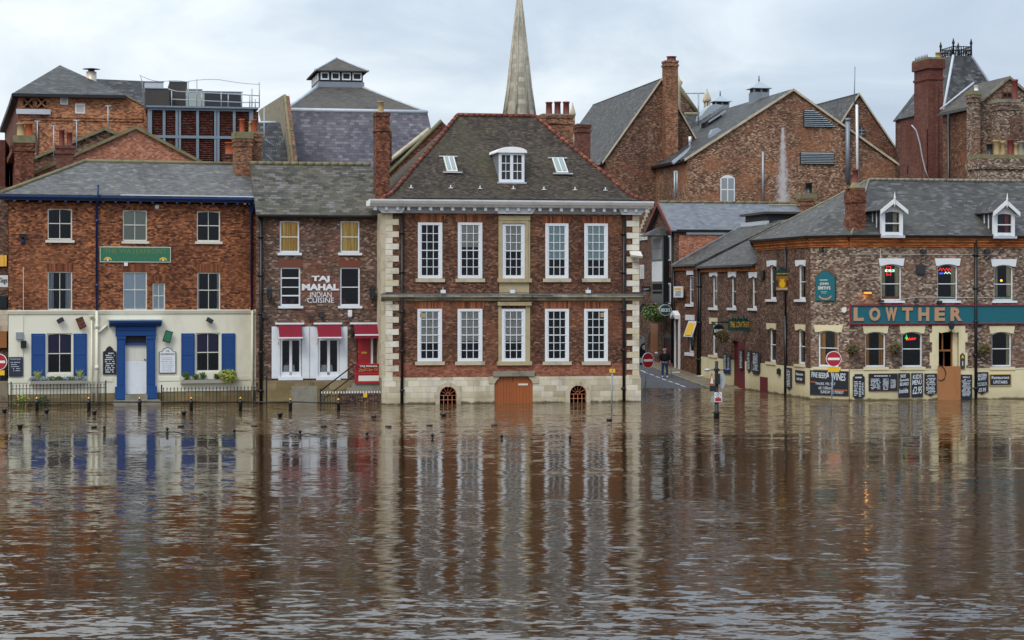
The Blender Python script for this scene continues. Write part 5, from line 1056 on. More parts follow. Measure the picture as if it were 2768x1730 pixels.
T.part('wall_duct', MB().box(LS.u(2060), LS.u(2069), -.15, 0, LS.z(2065, 751), LS.z(2065, 731)), 'iron')
T.cur = LF
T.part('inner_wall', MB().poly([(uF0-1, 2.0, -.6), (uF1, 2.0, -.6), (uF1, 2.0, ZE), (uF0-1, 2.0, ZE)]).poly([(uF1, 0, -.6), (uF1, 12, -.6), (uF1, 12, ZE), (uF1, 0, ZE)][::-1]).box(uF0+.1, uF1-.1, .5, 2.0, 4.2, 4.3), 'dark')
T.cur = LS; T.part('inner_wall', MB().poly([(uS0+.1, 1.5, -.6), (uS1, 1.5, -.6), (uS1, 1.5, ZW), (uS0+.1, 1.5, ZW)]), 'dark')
# stepped orange brick eaves cornice
pr = [(0, ZE-.5), (-.05, ZE-.48), (-.05, ZE-.4), (-.1, ZE-.38), (-.1, ZE-.26), (-.17, ZE-.23), (-.17, ZE-.12), (-.24, ZE-.08), (-.24, ZE+.0), (0, ZE+.0)][::-1]
MT['corn'] = tiles('orange_cornice_brick', .3, .09, ['#7a452a', '#9c5c36', '#b46e40', '#c07c4c'], '#4a3226', .01, .02, patch=.6, seed=50, grime='#5a3826', gamt=.5, gscale=.8)
pg = [(-.24, ZE+.0), (-.36, ZE+.02), (-.38, ZE+.12), (-.2, ZE+.12)][::-1]
T.cur = LF; T.part('brick_cornice', MB().uprism(pr, uF0, uF1), 'corn'); T.part('gutter', MB().uprism(pg, uF0-.1, uF1), 'black')
T.cur = LC; T.part('brick_cornice', MB().uprism(pr, 0, uC1), 'corn'); T.part('gutter', MB().uprism(pg, -.1, uC1+.1), 'black')
T.cur = LS; T.part('brick_cornice', MB().uprism(pr, uSm-.2, 0), 'corn'); T.part('gutter', MB().uprism(pg, uSm-.3, .1), 'black')
T.part('brick_cornice', MB().box(uS0, uSm, -.1, 0, ZW-.3, ZW-.0), 'corn'); T.part('gutter', MB().box(uS0-.1, uSm, -.28, -.1, ZW-.05, ZW+.08), 'black')
# roofs
def cross(fr, q): w_ = fr.world(q); return (w_.x, w_.y, w_.z)
def toLF(fr, q):
    w_ = fr.world(q); return ((w_.x-LF.O[0])*LF.U[0]+(w_.y-LF.O[1])*LF.U[1], (w_.x-LF.O[0])*LF.V[0]+(w_.y-LF.O[1])*LF.V[1], w_.z)
T.cur = LF; ze = ZE+.13
zr = LF.z(2500, 488, 5.2); rgL, rgR = (LF.u(2349, 5.2), 5.2, zr), (LF.u(2679, 5.2), 5.2, zr)
eC0 = toLF(LS, (0, -.38, ze)); eC1 = (uF0-.05, -.38, ze); eS = toLF(LS, (uSm-.35, -.38, ze)); eF = (uF1, -.38, ze)
T.part('roof', MB().slab([eC1, eF, (uF1, 5.2, zr), rgR, rgL], .1).slab([eC0, eC1, rgL], .1).slab([eS, eC0, rgL], .1).slab([(eS[0]+3, eS[1]+9, ze), eS, rgL], .1).slab([rgL, (uF1, 5.2, zr), (uF1, 11, ze), (rgL[0], 11, ze)], .1), 'slateF')
n = 26; m = MB(); a, b = Vector(rgL), Vector((uF1, 5.2, zr))
for i in range(n): m.tube([a+(b-a)*i/n+Vector((0, 0, .03)), a+(b-a)*(i+.94)/n+Vector((0, 0, .03))], .1, 6)
for P0 in (eC1, eS): m.tube([Vector(P0), a+Vector((0, 0, .03))], .06, 6)
T.part('ridge_tiles', m, 'stone2')
# wing roof in the lane
T.cur = LS; zw2 = LS.z(2035, 603, 5.0); wr0 = LS.u(2033, 5.0)
T.part('wing_roof', MB().slab([(uS0-.2, -.28, ZW+.05), (uSm, -.28, ZW+.05), (uSm, 5.0, zw2), (wr0, 5.0, zw2)], .1).slab([(uS0-.2, -.28, ZW+.05), (wr0, 5.0, zw2), (uS0-.2, 10, ZW+.05)], .1), 'slateF')
T.part('roof_lantern', MB().box(wr0-.2, wr0+4.5, 4.6, 8.2, zw2-.3, LS.z(2087, 576, 4.6)), 'louvre'); T.part('lantern_roof', MB().box(wr0-.5, wr0+4.8, 4.3, 8.5, LS.z(2087, 577, 4.6), LS.z(2087, 571, 4.6)), 'felt'); T.part('lantern_flashing', MB().box(wr0-.4, wr0+4.7, 4.35, 4.6, zw2-.25, zw2+.0), 'leadw')
for x_ in (1890, 1896): downpipe(T, LS.u(x_), .3, ZW, 0, .07, 'iron', 3)
T.cur = LF
for x_ in (2635.5,): downpipe(T, LF.u(x_), -.3, ZE, 0, .085, 'iron', 5)
# stack on the hip
cu0, cu1 = LF.u(2303, .2), LF.u(2338.5, .2); cz = LF.z(2321, 509, .2)
m = MB().box(cu0, cu1, .15, 1.2, ze-.1, cz).box(cu0-.05, cu1+.04, .1, 1.25, cz-.75, cz-.25).prism([(cu0-.25, ze-.1), (cu0, ze-.1), (cu0, ze+1.1), (cu0-.1, ze+.8)], .2, 1.15)
c = T.part('chimney', m, 'brickRd', label='red brick chimney left of the dormer with one red pot'); T.part('chimney_cap', MB().lathe((cu0+cu1)/2, .65, [(.5, cz), (.3, cz+.12), (.17, cz+.35)], 12), 'mossc', c)
mm = MB(); pot(mm, (cu0+cu1)/2, .65, cz+.3, LF.z(2321, 458, .6), .17); T.part('chimney_pot', mm, 'terrad', c); T.part('apron', MB().box(cu0-.1, cu1+.1, .06, .15, ze-.05, ze+.05), 'leadw', c)
def onLR(py, px):
    best = None
    for k in range(400):
        s_ = k/400; v = -.38+5.58*s_; z = ze+(zr-ze)*s_; e_ = abs(LF.z(px, py, v)-z)
        if best is None or e_ < best[0]: best = (e_, v, z)
    return best[1], best[2]
for di, (x0, x1, xa, yb, yt, ya, lab) in enumerate(((2383, 2441, 2416, 640, 570, 540, 'gabled white dormer beside the red chimney'), (2687, 2743.5, 2719.5, 645, 576, 543.5, 'gabled white dormer at the right end'))):
    v0, z0 = onLR(yb-2, xa); a, b = LF.u(x0, v0), LF.u(x1, v0); zt_ = LF.z(xa, yt, v0); za = LF.z(xa, ya, v0); um = (a+b)/2
    m = MB().box(a, a+.2, v0, v0+.14, z0-.1, zt_).box(b-.2, b, v0, v0+.14, z0-.1, zt_).box(a+.2, b-.2, v0+.003, v0+.14, z0-.1, z0+.16); zm = (z0+zt_)/2-.02
    m.box(a+.2, b-.2, v0+.02, v0+.12, zm-.03, zm+.03).prism([(a+.2, zt_-.1)]+arcpts(a+.2, b-.2, zt_-.1, .06)[1:-1]+[(b-.2, zt_-.1), (b, zt_), (um, za-.12), (a, zt_)], v0+.004, v0+.14)
    dm = T.part('dormer', m, 'white', label=lab); T.part('glass', MB().poly([(a+.15, v0+.07, z0), (b-.15, v0+.07, z0), (b-.15, v0+.07, zt_), (a+.15, v0+.07, zt_)]), 'glass', dm)
    T.part('curtain', MB().box(um+.15, b-.22, v0+.3, v0+.33, z0, zt_), 'beigec' if di == 0 else 'tabler', dm); T.part('back_panel', MB().box(a+.1, b-.1, v0+1.2, v0+1.25, z0-.1, zt_), 'gray', dm)
    vb0, vb1 = v0+.15, v0+(zt_-z0)/((zr-ze)/5.58)+.1
    m = MB(); m.poly([(a+.03, vb0, z0), (a+.03, vb0, zt_), (a+.03, vb1, zt_)]).poly([(b-.03, vb0, z0), (b-.03, vb1, zt_), (b-.03, vb0, zt_)]); T.part('cheek', m, 'louvre', dm)
    m = MB()
    for k in range(3):
        vv = vb0+(vb1-vb0)*k*.26; zl = z0+(zt_-z0)*k*.26; m.box(a-.01, a+.03, vv, vv+.06, zl, zt_)
    m.slab([(a-.02, vb0, z0+.0), (a+.04, vb0, z0+.0), (a+.04, vb1, zt_), (a-.02, vb1, zt_)], .1); T.part('cheek_bars', m, 'white', dm)
    ov = .17; vr = v0+(za-z0)/((zr-ze)/5.58)+.3
    for sg, e_ in ((-1, a-ov), (1, b+ov)):
        ed = zt_-.02
        T.part('dormer_roof', MB().slab([(um, v0-.25, za+.05), (e_, v0-.25, ed+.05), (e_, vb1+.1, ed+.05), (um, vr, za+.05)] if sg < 0 else [(um, v0-.25, za+.05), (um, vr, za+.05), (e_, vb1+.1, ed+.05), (e_, v0-.25, ed+.05)], .08), 'slateD', dm)
        T.part('barge_board', MB().prism([(um, za+.05), (e_, ed+.05), (e_, ed-.17), (um, za-.2)], v0-.31, v0-.252), 'white', dm)
    T.part('finial', MB().lathe(um, v0-.34, [(.03, za-.4), (.05, za-.2), (.04, za+.02), (.06, za+.1), (.03, za+.2), (.005, za+.42)], 8), 'white', dm)
    T.part('dormer_apron', MB().box(a-.05, b+.08, v0-.1, v0-.002, z0-.15, z0-.02), 'leadw', dm)
# big stack at the right end
cu0, cu1 = LF.u(2650, 6.5), LF.u(2790, 6.5); cz = LF.z(2700, 428, 6.5)
c = T.part('chimney', MB().box(cu0, cu1, 6.5, 8.2, ze, cz).box(cu0-.12, cu1, 6.4, 8.3, cz-.6, cz-.05).box(cu0-.06, cu1, 6.44, 8.3, LF.z(2700, 486, 6.5)-.1, LF.z(2700, 478, 6.5)), 'brickL', label='massive brick stack with a row of mixed pots at the right edge')
T.part('chimney_cap', MB().box(cu0-.02, cu1, 6.5, 8.2, cz, cz+.22), 'mossc', c)
for px, yt, r_, mt in ((2671, 388, .2, 'iron'), (2689, 379, .2, 'buff'), (2706, 383, .17, 'buff'), (2727, 376, .2, 'terrad'), (2741, 388, .15, 'buff'), (2755, 382, .22, 'stone2')): mm = MB(); pot(mm, LF.u(px, 7.2), 7.0, cz+.2, LF.z(px, yt, 7), r_); T.part('chimney_pot', mm, mt, c)
m = MB()
for a_, b_ in (((2145, 687), (2380, 687)), ((2380, 687), (2700, 689)), ((2380, 672), (2380, 812)), ((2385, 818), (2420, 811)), ((2420, 811), (2490, 803)), ((2490, 803), (2760, 806))):
    if a_[0] >= 2290: m.tube([LF.p(*a_, -.02), LF.p(*b_, -.02)], .012, 5)
m.tube([LF.p(2296, 687, -.02), LF.p(2380, 687, -.02)], .012, 5)
T.part('wiring', m, 'offwhite')
T.part('wall_vent', MB().box(LF.u(2475), LF.u(2500), -.1, 0, LF.z(2487, 741), LF.z(2487, 717)).box(LF.u(2478), LF.u(2497), -.11, -.1, LF.z(2487, 738), LF.z(2487, 720)), 'louvre')
# signs on the corner pub
a = LF.R(2296.5, 823, 2880, 876.5, -.02); z_ = LF.R(2296.5, 823, 2800, 876.5, -.02); a = (a[0], a[1], z_[2], z_[3])
MT['fred'] = plain('dull_crimson_edge', '#86202c', .5)
T2 = Thing('fascia_sign', 'long teal fascia sign with raised tan letters reading LOWTHER and a red edge', 'sign', LF, (a[0], -.02, a[2]))
T2.part('board', MB().box(a[0]+.07, a[1], -.08, -.02, a[2]+.07, a[3]-.07), 'teal'); T2.part('red_edge', MB().box(a[0], a[1], -.14, -.02, a[3]-.07, a[3]).box(a[0], a[1], -.14, -.02, a[2], a[2]+.07).box(a[0], a[0]+.07, -.138, -.02, a[2]+.07, a[3]-.07), 'fred')
for ch_, x0, x1 in (('L', 2307, 2334), ('O', 2349, 2379), ('W', 2393, 2424), ('T', 2438.5, 2466.5), ('H', 2482, 2511), ('E', 2526, 2553.5), ('R', 2569, 2600)):
    q = LF.R(x0, 831, x1, 867.5, -.1); T2.part('letter', MB().text(ch_, q[0], q[1], q[2], q[3], -.08, .07, .045), 'tan')
GOB = [(0, .88), (.0, .06), (.1, 0), (.9, 0), (1, .06), (1, .88), (.8, .9), (.68, .97), (.5, 1), (.32, .97), (.2, .9)]
s = sign('brewery_sign', 'teal sign with arched top reading JOHN SMITH\'S on the rounded corner', 'sign', LC, 2205, 2259, 730, 814, 'teal', border='dgreen', outline=[(0, 0), (1, 0), (1, .82), (.82, .84), (.72, .95), (.5, 1), (.28, .95), (.18, .84), (0, .82)])
s.part('lettering', MB().text('JOHN', *rel(s, .22, .66, .50, .60), s.v, .01, .02).text("SMITH'S", *rel(s, .14, .76, .37, .48), s.v, .01, .02), 'offwhite')
s.part('small_lettering', MB().scrawl(*rel(s, .15, .8, .66, .70), 1, s.v, 2, .9, .8).scrawl(*rel(s, .28, .62, .24, .33), 2, s.v, 3, .9, .3), 'blindt'); c = rel(s, .5, .5, .2, .2)
mm = MB(); W_ = s.a[1]-s.a[0]; mm.prism([(c[0]+.33*W_*math.cos(math.pi*(1.15+.7*k/8)), c[2]+.12+.25*W_*math.sin(math.pi*(1.15+.7*k/8))) for k in range(9)]+[(c[0]+.36*W_*math.cos(math.pi*(1.15+.7*k/8)), c[2]+.04+.25*W_*math.sin(math.pi*(1.15+.7*k/8))) for k in range(8, -1, -1)], s.v-.01, s.v); s.part('curved_lettering', mm, 'tan')
s = sign('painted_board', 'large black board reading FINE BEERS & WINES on the rounded cream corner', 'board', LC, 2191, 2294, 1002, 1069, 'chalk', border='louvre', v=-.06)
for tx, q, bo, rt in (('FINE BEERS', (.04, .44, .70, .92), .01, -.06), ('&', (.44, .5, .74, .94), .02, 0), ('WINES', (.55, .93, .62, .92), .01, -.05), ('THURS. FRI, SAT', (.14, .67, .40, .52), .0, 0), ('till 1:00am', (.22, .56, .24, .36), 0, .02), ('SUNDAY', (.28, .54, .08, .2), 0, 0), ('12 MIDNIGHT', (.6, .88, .08, .2), 0, 0)):
    s.part('lettering', MB().text(tx, *rel(s, *q), s.v, .006, bo, rt), 'chalkw')
s.part('orange_brush_stroke', MB().box(*[rel(s, .6, .98, .24, .29)[i] for i in (0, 1)], s.v-.004, s.v, *[rel(s, .6, .98, .2, .26)[i] for i in (2, 3)]), 'terra'); s.part('orange_brush_stroke', MB().box(*[rel(s, .01, .14, .5, .52)[i] for i in (0, 1)], s.v-.004, s.v, *[rel(s, 0, .1, .5, .56)[i] for i in (2, 3)]), 'terra')
PTB = [(0, .14), (.25, .1), (.5, 0), (.75, .1), (1, .14), (1, 1), (0, 1)]; OCT = [(.15, 0), (.85, 0), (.85, .05), (1, .1), (1, .88), (.85, .94), (.85, 1), (.15, 1), (.15, .94), (0, .88), (0, .1), (.15, .05)]
for x0, x1, y0, y1, out, brd, lb, rows, ttl in ((2305, 2336.7, 1011, 1077, OCT, 'louvre', 'narrow black menu board with notched corners between the beers board and the wide menu', 12, 'FISH HOUR'), (2347.6, 2425.8, 1009.5, 1057, None, 'brownw', 'wide brown-framed menu board under the first flat cream window', 9, None),
        (2428, 2459, 1008.5, 1074, None, 'louvre', 'black board reading SEE SPECIALS BOARD INSIDE', 0, None), (2463, 2494, 1008.5, 1073.5, None, 'louvre', 'black board reading KIDS MENU £2.95', 0, None), (2498.5, 2532, 1009.5, 1071.6, PTB, 'brownw', 'brown-edged pointed menu board left of the plywood board', 11, 'LOWTHER'),
        (2595.5, 2627, 1012.5, 1079, [(.1, .0), (.9, .0), (1, .07), (1, 1), (0, 1), (0, .07)], 'louvre', 'black menu board between the plywood board and the black drainpipe', 14, 'MEALS'), (2637.5, 2671, 1005.5, 1067, PTB, 'brownw', 'pointed black board reading EASTERN BUFFET £5.95 right of the black drainpipe', 0, None), (2673.8, 2732.7, 1011, 1042.6, None, 'goldp', 'gold-edged black board reading Restaurant UPSTAIRS near the right end', 0, None)):
    s = sign('menu_board', lb, 'board', LF, x0, x1, y0, y1, 'chalk', v=-.07, border=brd, outline=out)
    if 'wide' in lb:
        [s.part('chalk_column', MB().scrawl(*rel(s, *q_), r_, s.v, r_, .9, t_), 'chalkw') for q_, r_, t_ in (((.18, .85, .82, .9), 1, .7), ((.05, .42, .1, .72), 9, .5), ((.48, .7, .06, .72), 10, .5), ((.74, .95, .15, .66), 8, .5))]
    elif rows:
        s.part('chalk_writing', MB().text(ttl, *rel(s, .2, .8, .86, .93), s.v, .004, .01).scrawl(*rel(s, .1, .9, .12, .82), rows, s.v, int(x0), .85, .5), 'chalkw')
    L_ = {'SEE SPE': (('SEE', .15, .65, .82, .94), ('Specials', .1, .9, .64, .78), ('BOARD', .12, .88, .48, .62), ('inside', .06, .84, .18, .38)), 'KIDS': (('KIDS', .12, .88, .76, .94), ('MENU', .08, .88, .52, .72), ('£2.95', .12, .9, .14, .44)),
          'EASTERN': (('EASTERN', .15, .85, .78, .92), ('BUFFET', .17, .83, .64, .76), ('EAT YOUR FILL', .12, .88, .48, .54), ('5-7PM WEEKDAYS', .12, .88, .4, .45), ('£5.95', .2, .8, .14, .3)), 'Restaurant': (('Restaurant', .1, .9, .58, .84), ('UPSTAIRS', .18, .82, .18, .44))}
    for k_, ls in L_.items():
        if k_ in lb.replace('SPECIALS', 'SPE') and 'reading' in lb:
            for tx, *q in ls: s.part('lettering', MB().text(tx, *rel(s, *q), s.v, .006, .012, .06 if k_ != 'Restaurant' else 0, .15 if k_ != 'Restaurant' else 0), 'chalkw')
for x0, x1, y0, y1, out, brd, lb in ((1957, 1966, 955, 1010, None, 'louvre', 'narrow black menu board left of the maroon side door'), (1967, 1975, 961, 1011, None, 'teal', 'teal and black poster board touching the maroon side door frame'), (2020, 2030, 947, 1007.5, PTB, 'louvre', 'narrow pointed black board just right of the maroon side door'), (2033, 2055, 950, 1011, OCT, 'louvre', 'wide black menu board on the lane wall right of the maroon door'),
        (2126, 2140.5, 994, 1054.5, PTB, 'brownw', 'pointed brown-edged board beside the tall black pole'), (2151, 2175.5, 1001, 1035, None, 'brownw', 'small black board reading Restaurant UPSTAIRS on the lane side')):
    s = sign('menu_board', lb, 'board', LS, x0, x1, y0, y1, 'chalk', v=-.07, border=brd, outline=out)
    if 'UPSTAIRS' in lb: s.part('lettering', MB().text('Restaurant', *rel(s, .12, .88, .6, .8), s.v, .006, .01).text('UPSTAIRS', *rel(s, .2, .8, .2, .4), s.v, .006, .01), 'chalkw')
    else: s.part('chalk_writing', MB().scrawl(*rel(s, .15, .85, .15, .92), 12, s.v, int(x0), .85, .5), 'chalkw')
s = sign('menu_board', 'narrow black board fixed on the maroon side door', 'board', LS, 1999, 2009.5, 945, 1004, 'chalk', v=-.02, border='louvre', outline=PTB); s.part('chalk_writing', MB().scrawl(*rel(s, .15, .85, .15, .92), 12, s.v, 66, .85, .5), 'chalkw')
s = sign('award_plaque', 'small green arched plaque with yellow emblem right of the front doorway', 'sign', LF, 2595, 2607.5, 954, 997, 'dgreen', v=-.07, border='brownw', outline=GOB)
s.part('emblem', MB().prism([(rel(s, .2, .8, .7, .88)[0], rel(s, .2, .8, .68, .88)[2]), (rel(s, .2, .8, .7, .88)[1], rel(s, .2, .8, .68, .88)[2]), (rel(s, .5, .5, .7, .88)[0], rel(s, .2, .8, .7, .9)[3])], s.v-.01, s.v), 'yellow'); s.part('white_mark', MB().box(rel(s, .42, .58, 0, 1)[0], rel(s, .42, .58, 0, 1)[1], s.v-.01, s.v, rel(s, 0, 1, .2, .48)[2], rel(s, 0, 1, .2, .48)[3]), 'chalkw')
def gsign(name, label, cx, cy, hw, hh, Yd, fr=None): pass
# projecting signs in the lane, hung square to the wall
PF = Frame(0, LS.world((LS.u(2124), 0, 0)).y-1.2, TH)
def psign(name, label, x0, x1, y0, y1, px_ref, back, border=None, outline=None, off=0):
    w_ = LS.world((LS.u(px_ref), -.1, 0)); fr = Frame(w_.x, w_.y, TH); return sign(name, label, 'sign', fr, x0, x1, y0, y1, back, v=off, border=border, outline=outline, th=.1), fr
s, fr = psign('hanging_pub_sign', 'hanging sign with green arched top reading JOHN SMITH\'S over an orange crest panel, LOWTHER', 2092, 2133, 724, 789, 2119, 'dgreen', 'black', GOB, off=-.6)
s.part('crest_panel', MB().box(rel(s, .1, .9, 0, 1)[0], rel(s, .1, .9, 0, 1)[1], s.v-.012, s.v, rel(s, 0, 1, .06, .66)[2], rel(s, 0, 1, .06, .66)[3]), 'ochrep')
s.part('lettering', MB().text("JOHN SMITH'S", *rel(s, .14, .86, .72, .78), s.v, .01, .02), 'yellow'); s.part('lettering', MB().text('LOWTHER', *rel(s, .15, .85, .09, .17), s.v-.012, .01, .02), 'offwhite')
c = rel(s, .5, .5, .4, .4); s.part('crest', MB().disc(c[0], c[2]-.1, .17, .2, s.v-.03, s.v-.01, 14).prism([(c[0]-.1, c[2]+.08), (c[0]+.1, c[2]+.08), (c[0]+.12, c[2]+.2), (c[0], c[2]+.14), (c[0]-.12, c[2]+.2)], s.v-.03, s.v-.01), 'yellow')
s.part('crest_supporters', MB().prism([(c[0]-.34, c[2]-.25), (c[0]-.22, c[2]-.2), (c[0]-.24, c[2]+.1), (c[0]-.36, c[2]+.15)], s.v-.028, s.v-.01).prism([(c[0]+.34, c[2]-.25), (c[0]+.22, c[2]-.2), (c[0]+.24, c[2]+.1), (c[0]+.36, c[2]+.15)], s.v-.028, s.v-.01), 'brownw')
u_ = fr.u(2123, -.5); T2 = Thing('tall_black_pole', 'tall black pole rising from the flood to the eaves behind the hanging pub sign', 'pole', fr, (u_, -.5, 0)); T2.part('shaft', MB().tube([(u_, -.5, -.4), (u_, -.5, 4.4)], .085).tube([(u_, -.5, 4.4), (u_, -.5, fr.z(2123, 655, -.5))], .055), 'black'); T2.part('arm', MB().tube([(u_, -.5, fr.z(2123, 680, -.5)), (u_+.4, -.5, fr.z(2123, 680, -.5))], .04, 6), 'black')
s, fr = psign('lane_sign', 'dark green board lettered THE LOWTHER in gold over the maroon side door', 1967, 2030, 863, 894, 2010, 'dgreen', None, None, off=-.9)
s.part('lettering', MB().text('THE LOWTHER', *rel(s, .08, .9, .3, .8), s.v, .02, .02), 'goldp')
for k in range(3):
    q = rel(s, .2+.24*k, .2+.24*k, 1, 1); s.part('sign_lamp', MB().tube([(q[0], s.v+.1, q[2]), (q[0], s.v-.1, q[2]+.25), (q[0]+.02, s.v-.25, q[2]+.12)], .03, 6).lathe(q[0]+.02, s.v-.26, [(.12, q[2]), (.05, q[2]+.16)], 8), 'dgreen')
s.part('bracket', MB().tube([(rel(s, -.7, 0, 0, 0)[0], s.v+.12, rel(s, 0, 0, .75, .75)[2]), (rel(s, .02, 0, 0, 0)[0], s.v+.12, rel(s, 0, 0, .75, .75)[2])], .04, 6), 'black')
def oval(label, cx, cy, rx, ry, px_ref, off, back, rim, txt, tcol, h=.2, wd=.62):
    w_ = LS.world((LS.u(px_ref), -.1, 0)); fr = Frame(w_.x, w_.y, TH); a = fr.R(cx-rx, cy-ry, cx+rx, cy+ry, off); uc, zc_ = (a[0]+a[1])/2, (a[2]+a[3])/2; ru, rz0 = (a[1]-a[0])/2, (a[3]-a[2])/2
    T2 = Thing('round_sign', label, 'sign', fr, (uc, off, a[2])); T2.part('rim', MB().disc(uc, zc_, ru, rz0, off-.08, off+.08), rim); T2.part('face', MB().disc(uc, zc_, ru*.86, rz0*.86, off-.09, off-.08), back)
    if txt: T2.part('lettering', MB().text(txt, uc-ru*wd, uc+ru*wd, zc_-rz0*h, zc_+rz0*h, off-.092, .01, .02), tcol)
    T2.part('bracket', MB().tube([(uc, off, a[3]-.02), (uc, off, a[3]+.12), (uc+ru+.5, off, a[3]+.12)], .025, 6), 'black'); return T2, fr, uc, zc_, ru, rz0
oval("round black sign reading BEAMISH beside the lane board", 1942.5, 894, 16, 18, 1956, -1.3, 'black', 'dgreen', 'BEAMISH', 'white', .24, .8)
oval("oval dark green sign reading BECK'S with a pale rim under the narrow gabled house", 1798, 838, 17, 15.5, 1826, -1.3, 'dgreen', 'galvl', "BECK'S", 'white', .3, .72)
oval('dark oval sign left of the flower basket in the lane', 1738, 835, 10.5, 14, 1765, -1.4, 'louvre', 'iron', None, None)
# baskets of tired autumn flowers on the corner pub
for x_, y_, lb in ((2303, 945, 'hanging basket with brown flowers between the first and second ground floor windows'), (2418, 944, 'hanging basket with brown flowers between the second and third ground floor windows'), (2660, 945, 'hanging basket with brown flowers right of the black drainpipe')):
    u_, z = LF.u(x_, -.35), LF.z(x_, y_, -.35); T2 = Thing('hanging_basket', lb, 'basket', LF, (u_, -.35, z-.3), 'hanging baskets on the corner pub')
    T2.part('foliage', MB().leaves((u_, -.35, z), (.36, .26, .3), 620, .055, x_).leaves((u_+.1, -.35, z+.15), (.22, .2, .2), 200, .05, x_+1), 'leaf4'); T2.part('basket', MB().lathe(u_, -.35, [(.05, z-.25), (.2, z-.12), (.24, z+.02)], 10), 'louvre'); T2.part('chain', MB().tube([(u_, -.3, z+.2), (u_, -.03, z+.45)], .012, 5), 'iron')
lantern(LF, 2572, 868, 897, 0, 'green-glazed lantern over the front doorway of the corner pub', 'glassb', .15)
for x_, y_, lb in ((2491, 680, 'black floodlight under the eaves above the square wall vent'), (2664, 681, 'black floodlight under the eaves right of the drainpipe')): floodlight(LF, x_, y_, 0, lb, .34, .18, tilt=-.1)
floodlight(LC, 2226, 675, 0, 'black floodlight under the eaves on the rounded corner', .2, .3, tilt=0)
for x_, y_, lb in ((2378, 814, 'small black floodlight left of the first upper window sill'), (2473, 815, 'small black floodlight between the first and second upper sills'), (2535, 816, 'small black floodlight at the second upper window sill')): floodlight(LF, x_, y_, 0, lb, .26, .12, tilt=0)
a = LF.R(2334, 785, 2355, 794, -.1); T2 = Thing('bulkhead_lamp', 'lit orange bulkhead lamp glowing on the brick above the fascia', 'lamp', LF, (a[0], -.1, a[2])); um = (a[0]+a[1])/2
T2.part('hood', MB().box(a[0]-.03, a[1]-.02, -.25, -.003, a[3]-.07, a[3]), 'black'); T2.part('lit_cover', MB().box(a[0]+.05, a[1]-.02, -.2, -.01, a[2], a[3]-.075), plain('orange_glow', '#ffa54a', .4, emit=1.0))
pl = bpy.data.lights.new('bulkhead_light', 'POINT'); pl.energy = 2.2; pl.color = (1, .5, .15); pl.shadow_soft_size = .05; po = bpy.data.objects.new('bulkhead_light', pl); sc.collection.objects.link(po); po.location = LF.world((um-.1, -.18, a[2]-.1))
a = LF.R(2277, 832, 2291, 844, -.05); single('round_alarm', 'round white alarm sounder left of the long fascia', 'alarm box', LC, LC.p(2284, 838, 0), MB().disc(LC.u(2284), LC.z(2284, 838), .15, .14, -.1, -.01), 'offwhite')
T2 = Thing('black_bin', 'small black object hung on the cream lane wall beside the maroon hatch', 'ashtray', LS, LS.p(2110, 1012, 0)); T2.part('body', MB().box(LS.u(2106), LS.u(2113), -.15, -.045, LS.z(2110, 1012), LS.z(2110, 998)).lathe(LS.u(2109.5), -.1, [(.1, LS.z(2110, 998)), (.04, LS.z(2110, 995))], 8), 'black')
# basket over the side door
u_, z = LS.u(1988), LS.z(1988, 908); T2 = Thing('hanging_basket', 'straw-coloured basket planting over the maroon side door', 'basket', LS, (u_, -.6, z-.3)); T2.part('foliage', MB().leaves((u_, -.8, z), (.9, .35, .4), 800, .06, 41), 'leaf4'); T2.part('basket', MB().lathe(u_, -.7, [(.06, z-.35), (.3, z-.15), (.34, z-.05)], 10), 'louvre')
# ================================================================== E  the lane
# annex between the corner pub's wing and the narrow gabled house
ua0, ua1 = LS.u(1825), LS.u(1889); ug0, ug1 = LS.u(1755), LS.u(1822.5)
T = Thing('brick_annex', 'small red-brown brick building with white lintels between the pub wing and the narrow gabled house', 'building', LS, (ua0, 0, .3))
za = LS.z(1857, 718); wa = [LS.R(1863, 745, 1874.5, 822), LS.R(1862, 866, 1875, 953)]; da = LS.R(1828, 862, 1836, 972)
T.part('brick_wall', MB().wall(ua0, ua1, -.3, za, 0, wa+[da], .25), 'brickC'); T.part('inner_wall', MB().poly([(ua0, 1.2, -.3), (ua1, 1.2, -.3), (ua1, 1.2, za), (ua0, 1.2, za)]), 'dark')
for rc, s_ in zip(wa, (LS.R(1855, 822, 1875, 829), LS.R(1853, 953, 1876, 962))): window(T, rc, 0, cols=1, rows=(1, 1), mid=.5, fw=.09, rec=.06, sill=s_)
a = LS.R(1853, 868, 1875, 910, -.2); T.part('open_casement', MB().slab([(a[0], -.35, a[2]), (a[1], -.35, a[2]), (a[1]+.1, -.02, a[3]), (a[0]+.1, -.02, a[3])], .04), 'white'); T.part('yellow_blind', MB().slab([(a[0]+.25, -.37, a[2]+.1), (a[1]-.15, -.37, a[2]+.1), (a[1]-.08, -.06, a[3]-.1), (a[0]+.32, -.06, a[3]-.1)], .02), 'yellow')
for x0, x1, y0, y1 in ((1857, 1875, 731, 743), (1854, 1877.5, 851, 866)): a = LS.R(x0, y0, x1, y1); T.part('lintel', MB().box(a[0], a[1], -.05, .04, a[2], a[3]), 'white')
a = LS.R(1825, 846, 1839, 862); um = (a[0]+a[1])/2; T.part('gabled_hood', MB().prism([(a[0], a[2]), (um, a[3]-.1), (a[1], a[2]), (a[1], a[2]+.25), (um, a[3]+.15), (a[0], a[2]+.25)], -.35, .0), 'greyw')
T.part('door_post', MB().box(LS.u(1825.5), LS.u(1827.5), -.1, -.0, .5, a[2]), 'white'); T.part('door_post', MB().box(LS.u(1836.5), LS.u(1839), -.1, -.0, .5, a[2]), 'white'); T.part('door', MB().box(da[0], da[1], .15, .2, da[2], da[3]), 'wood')
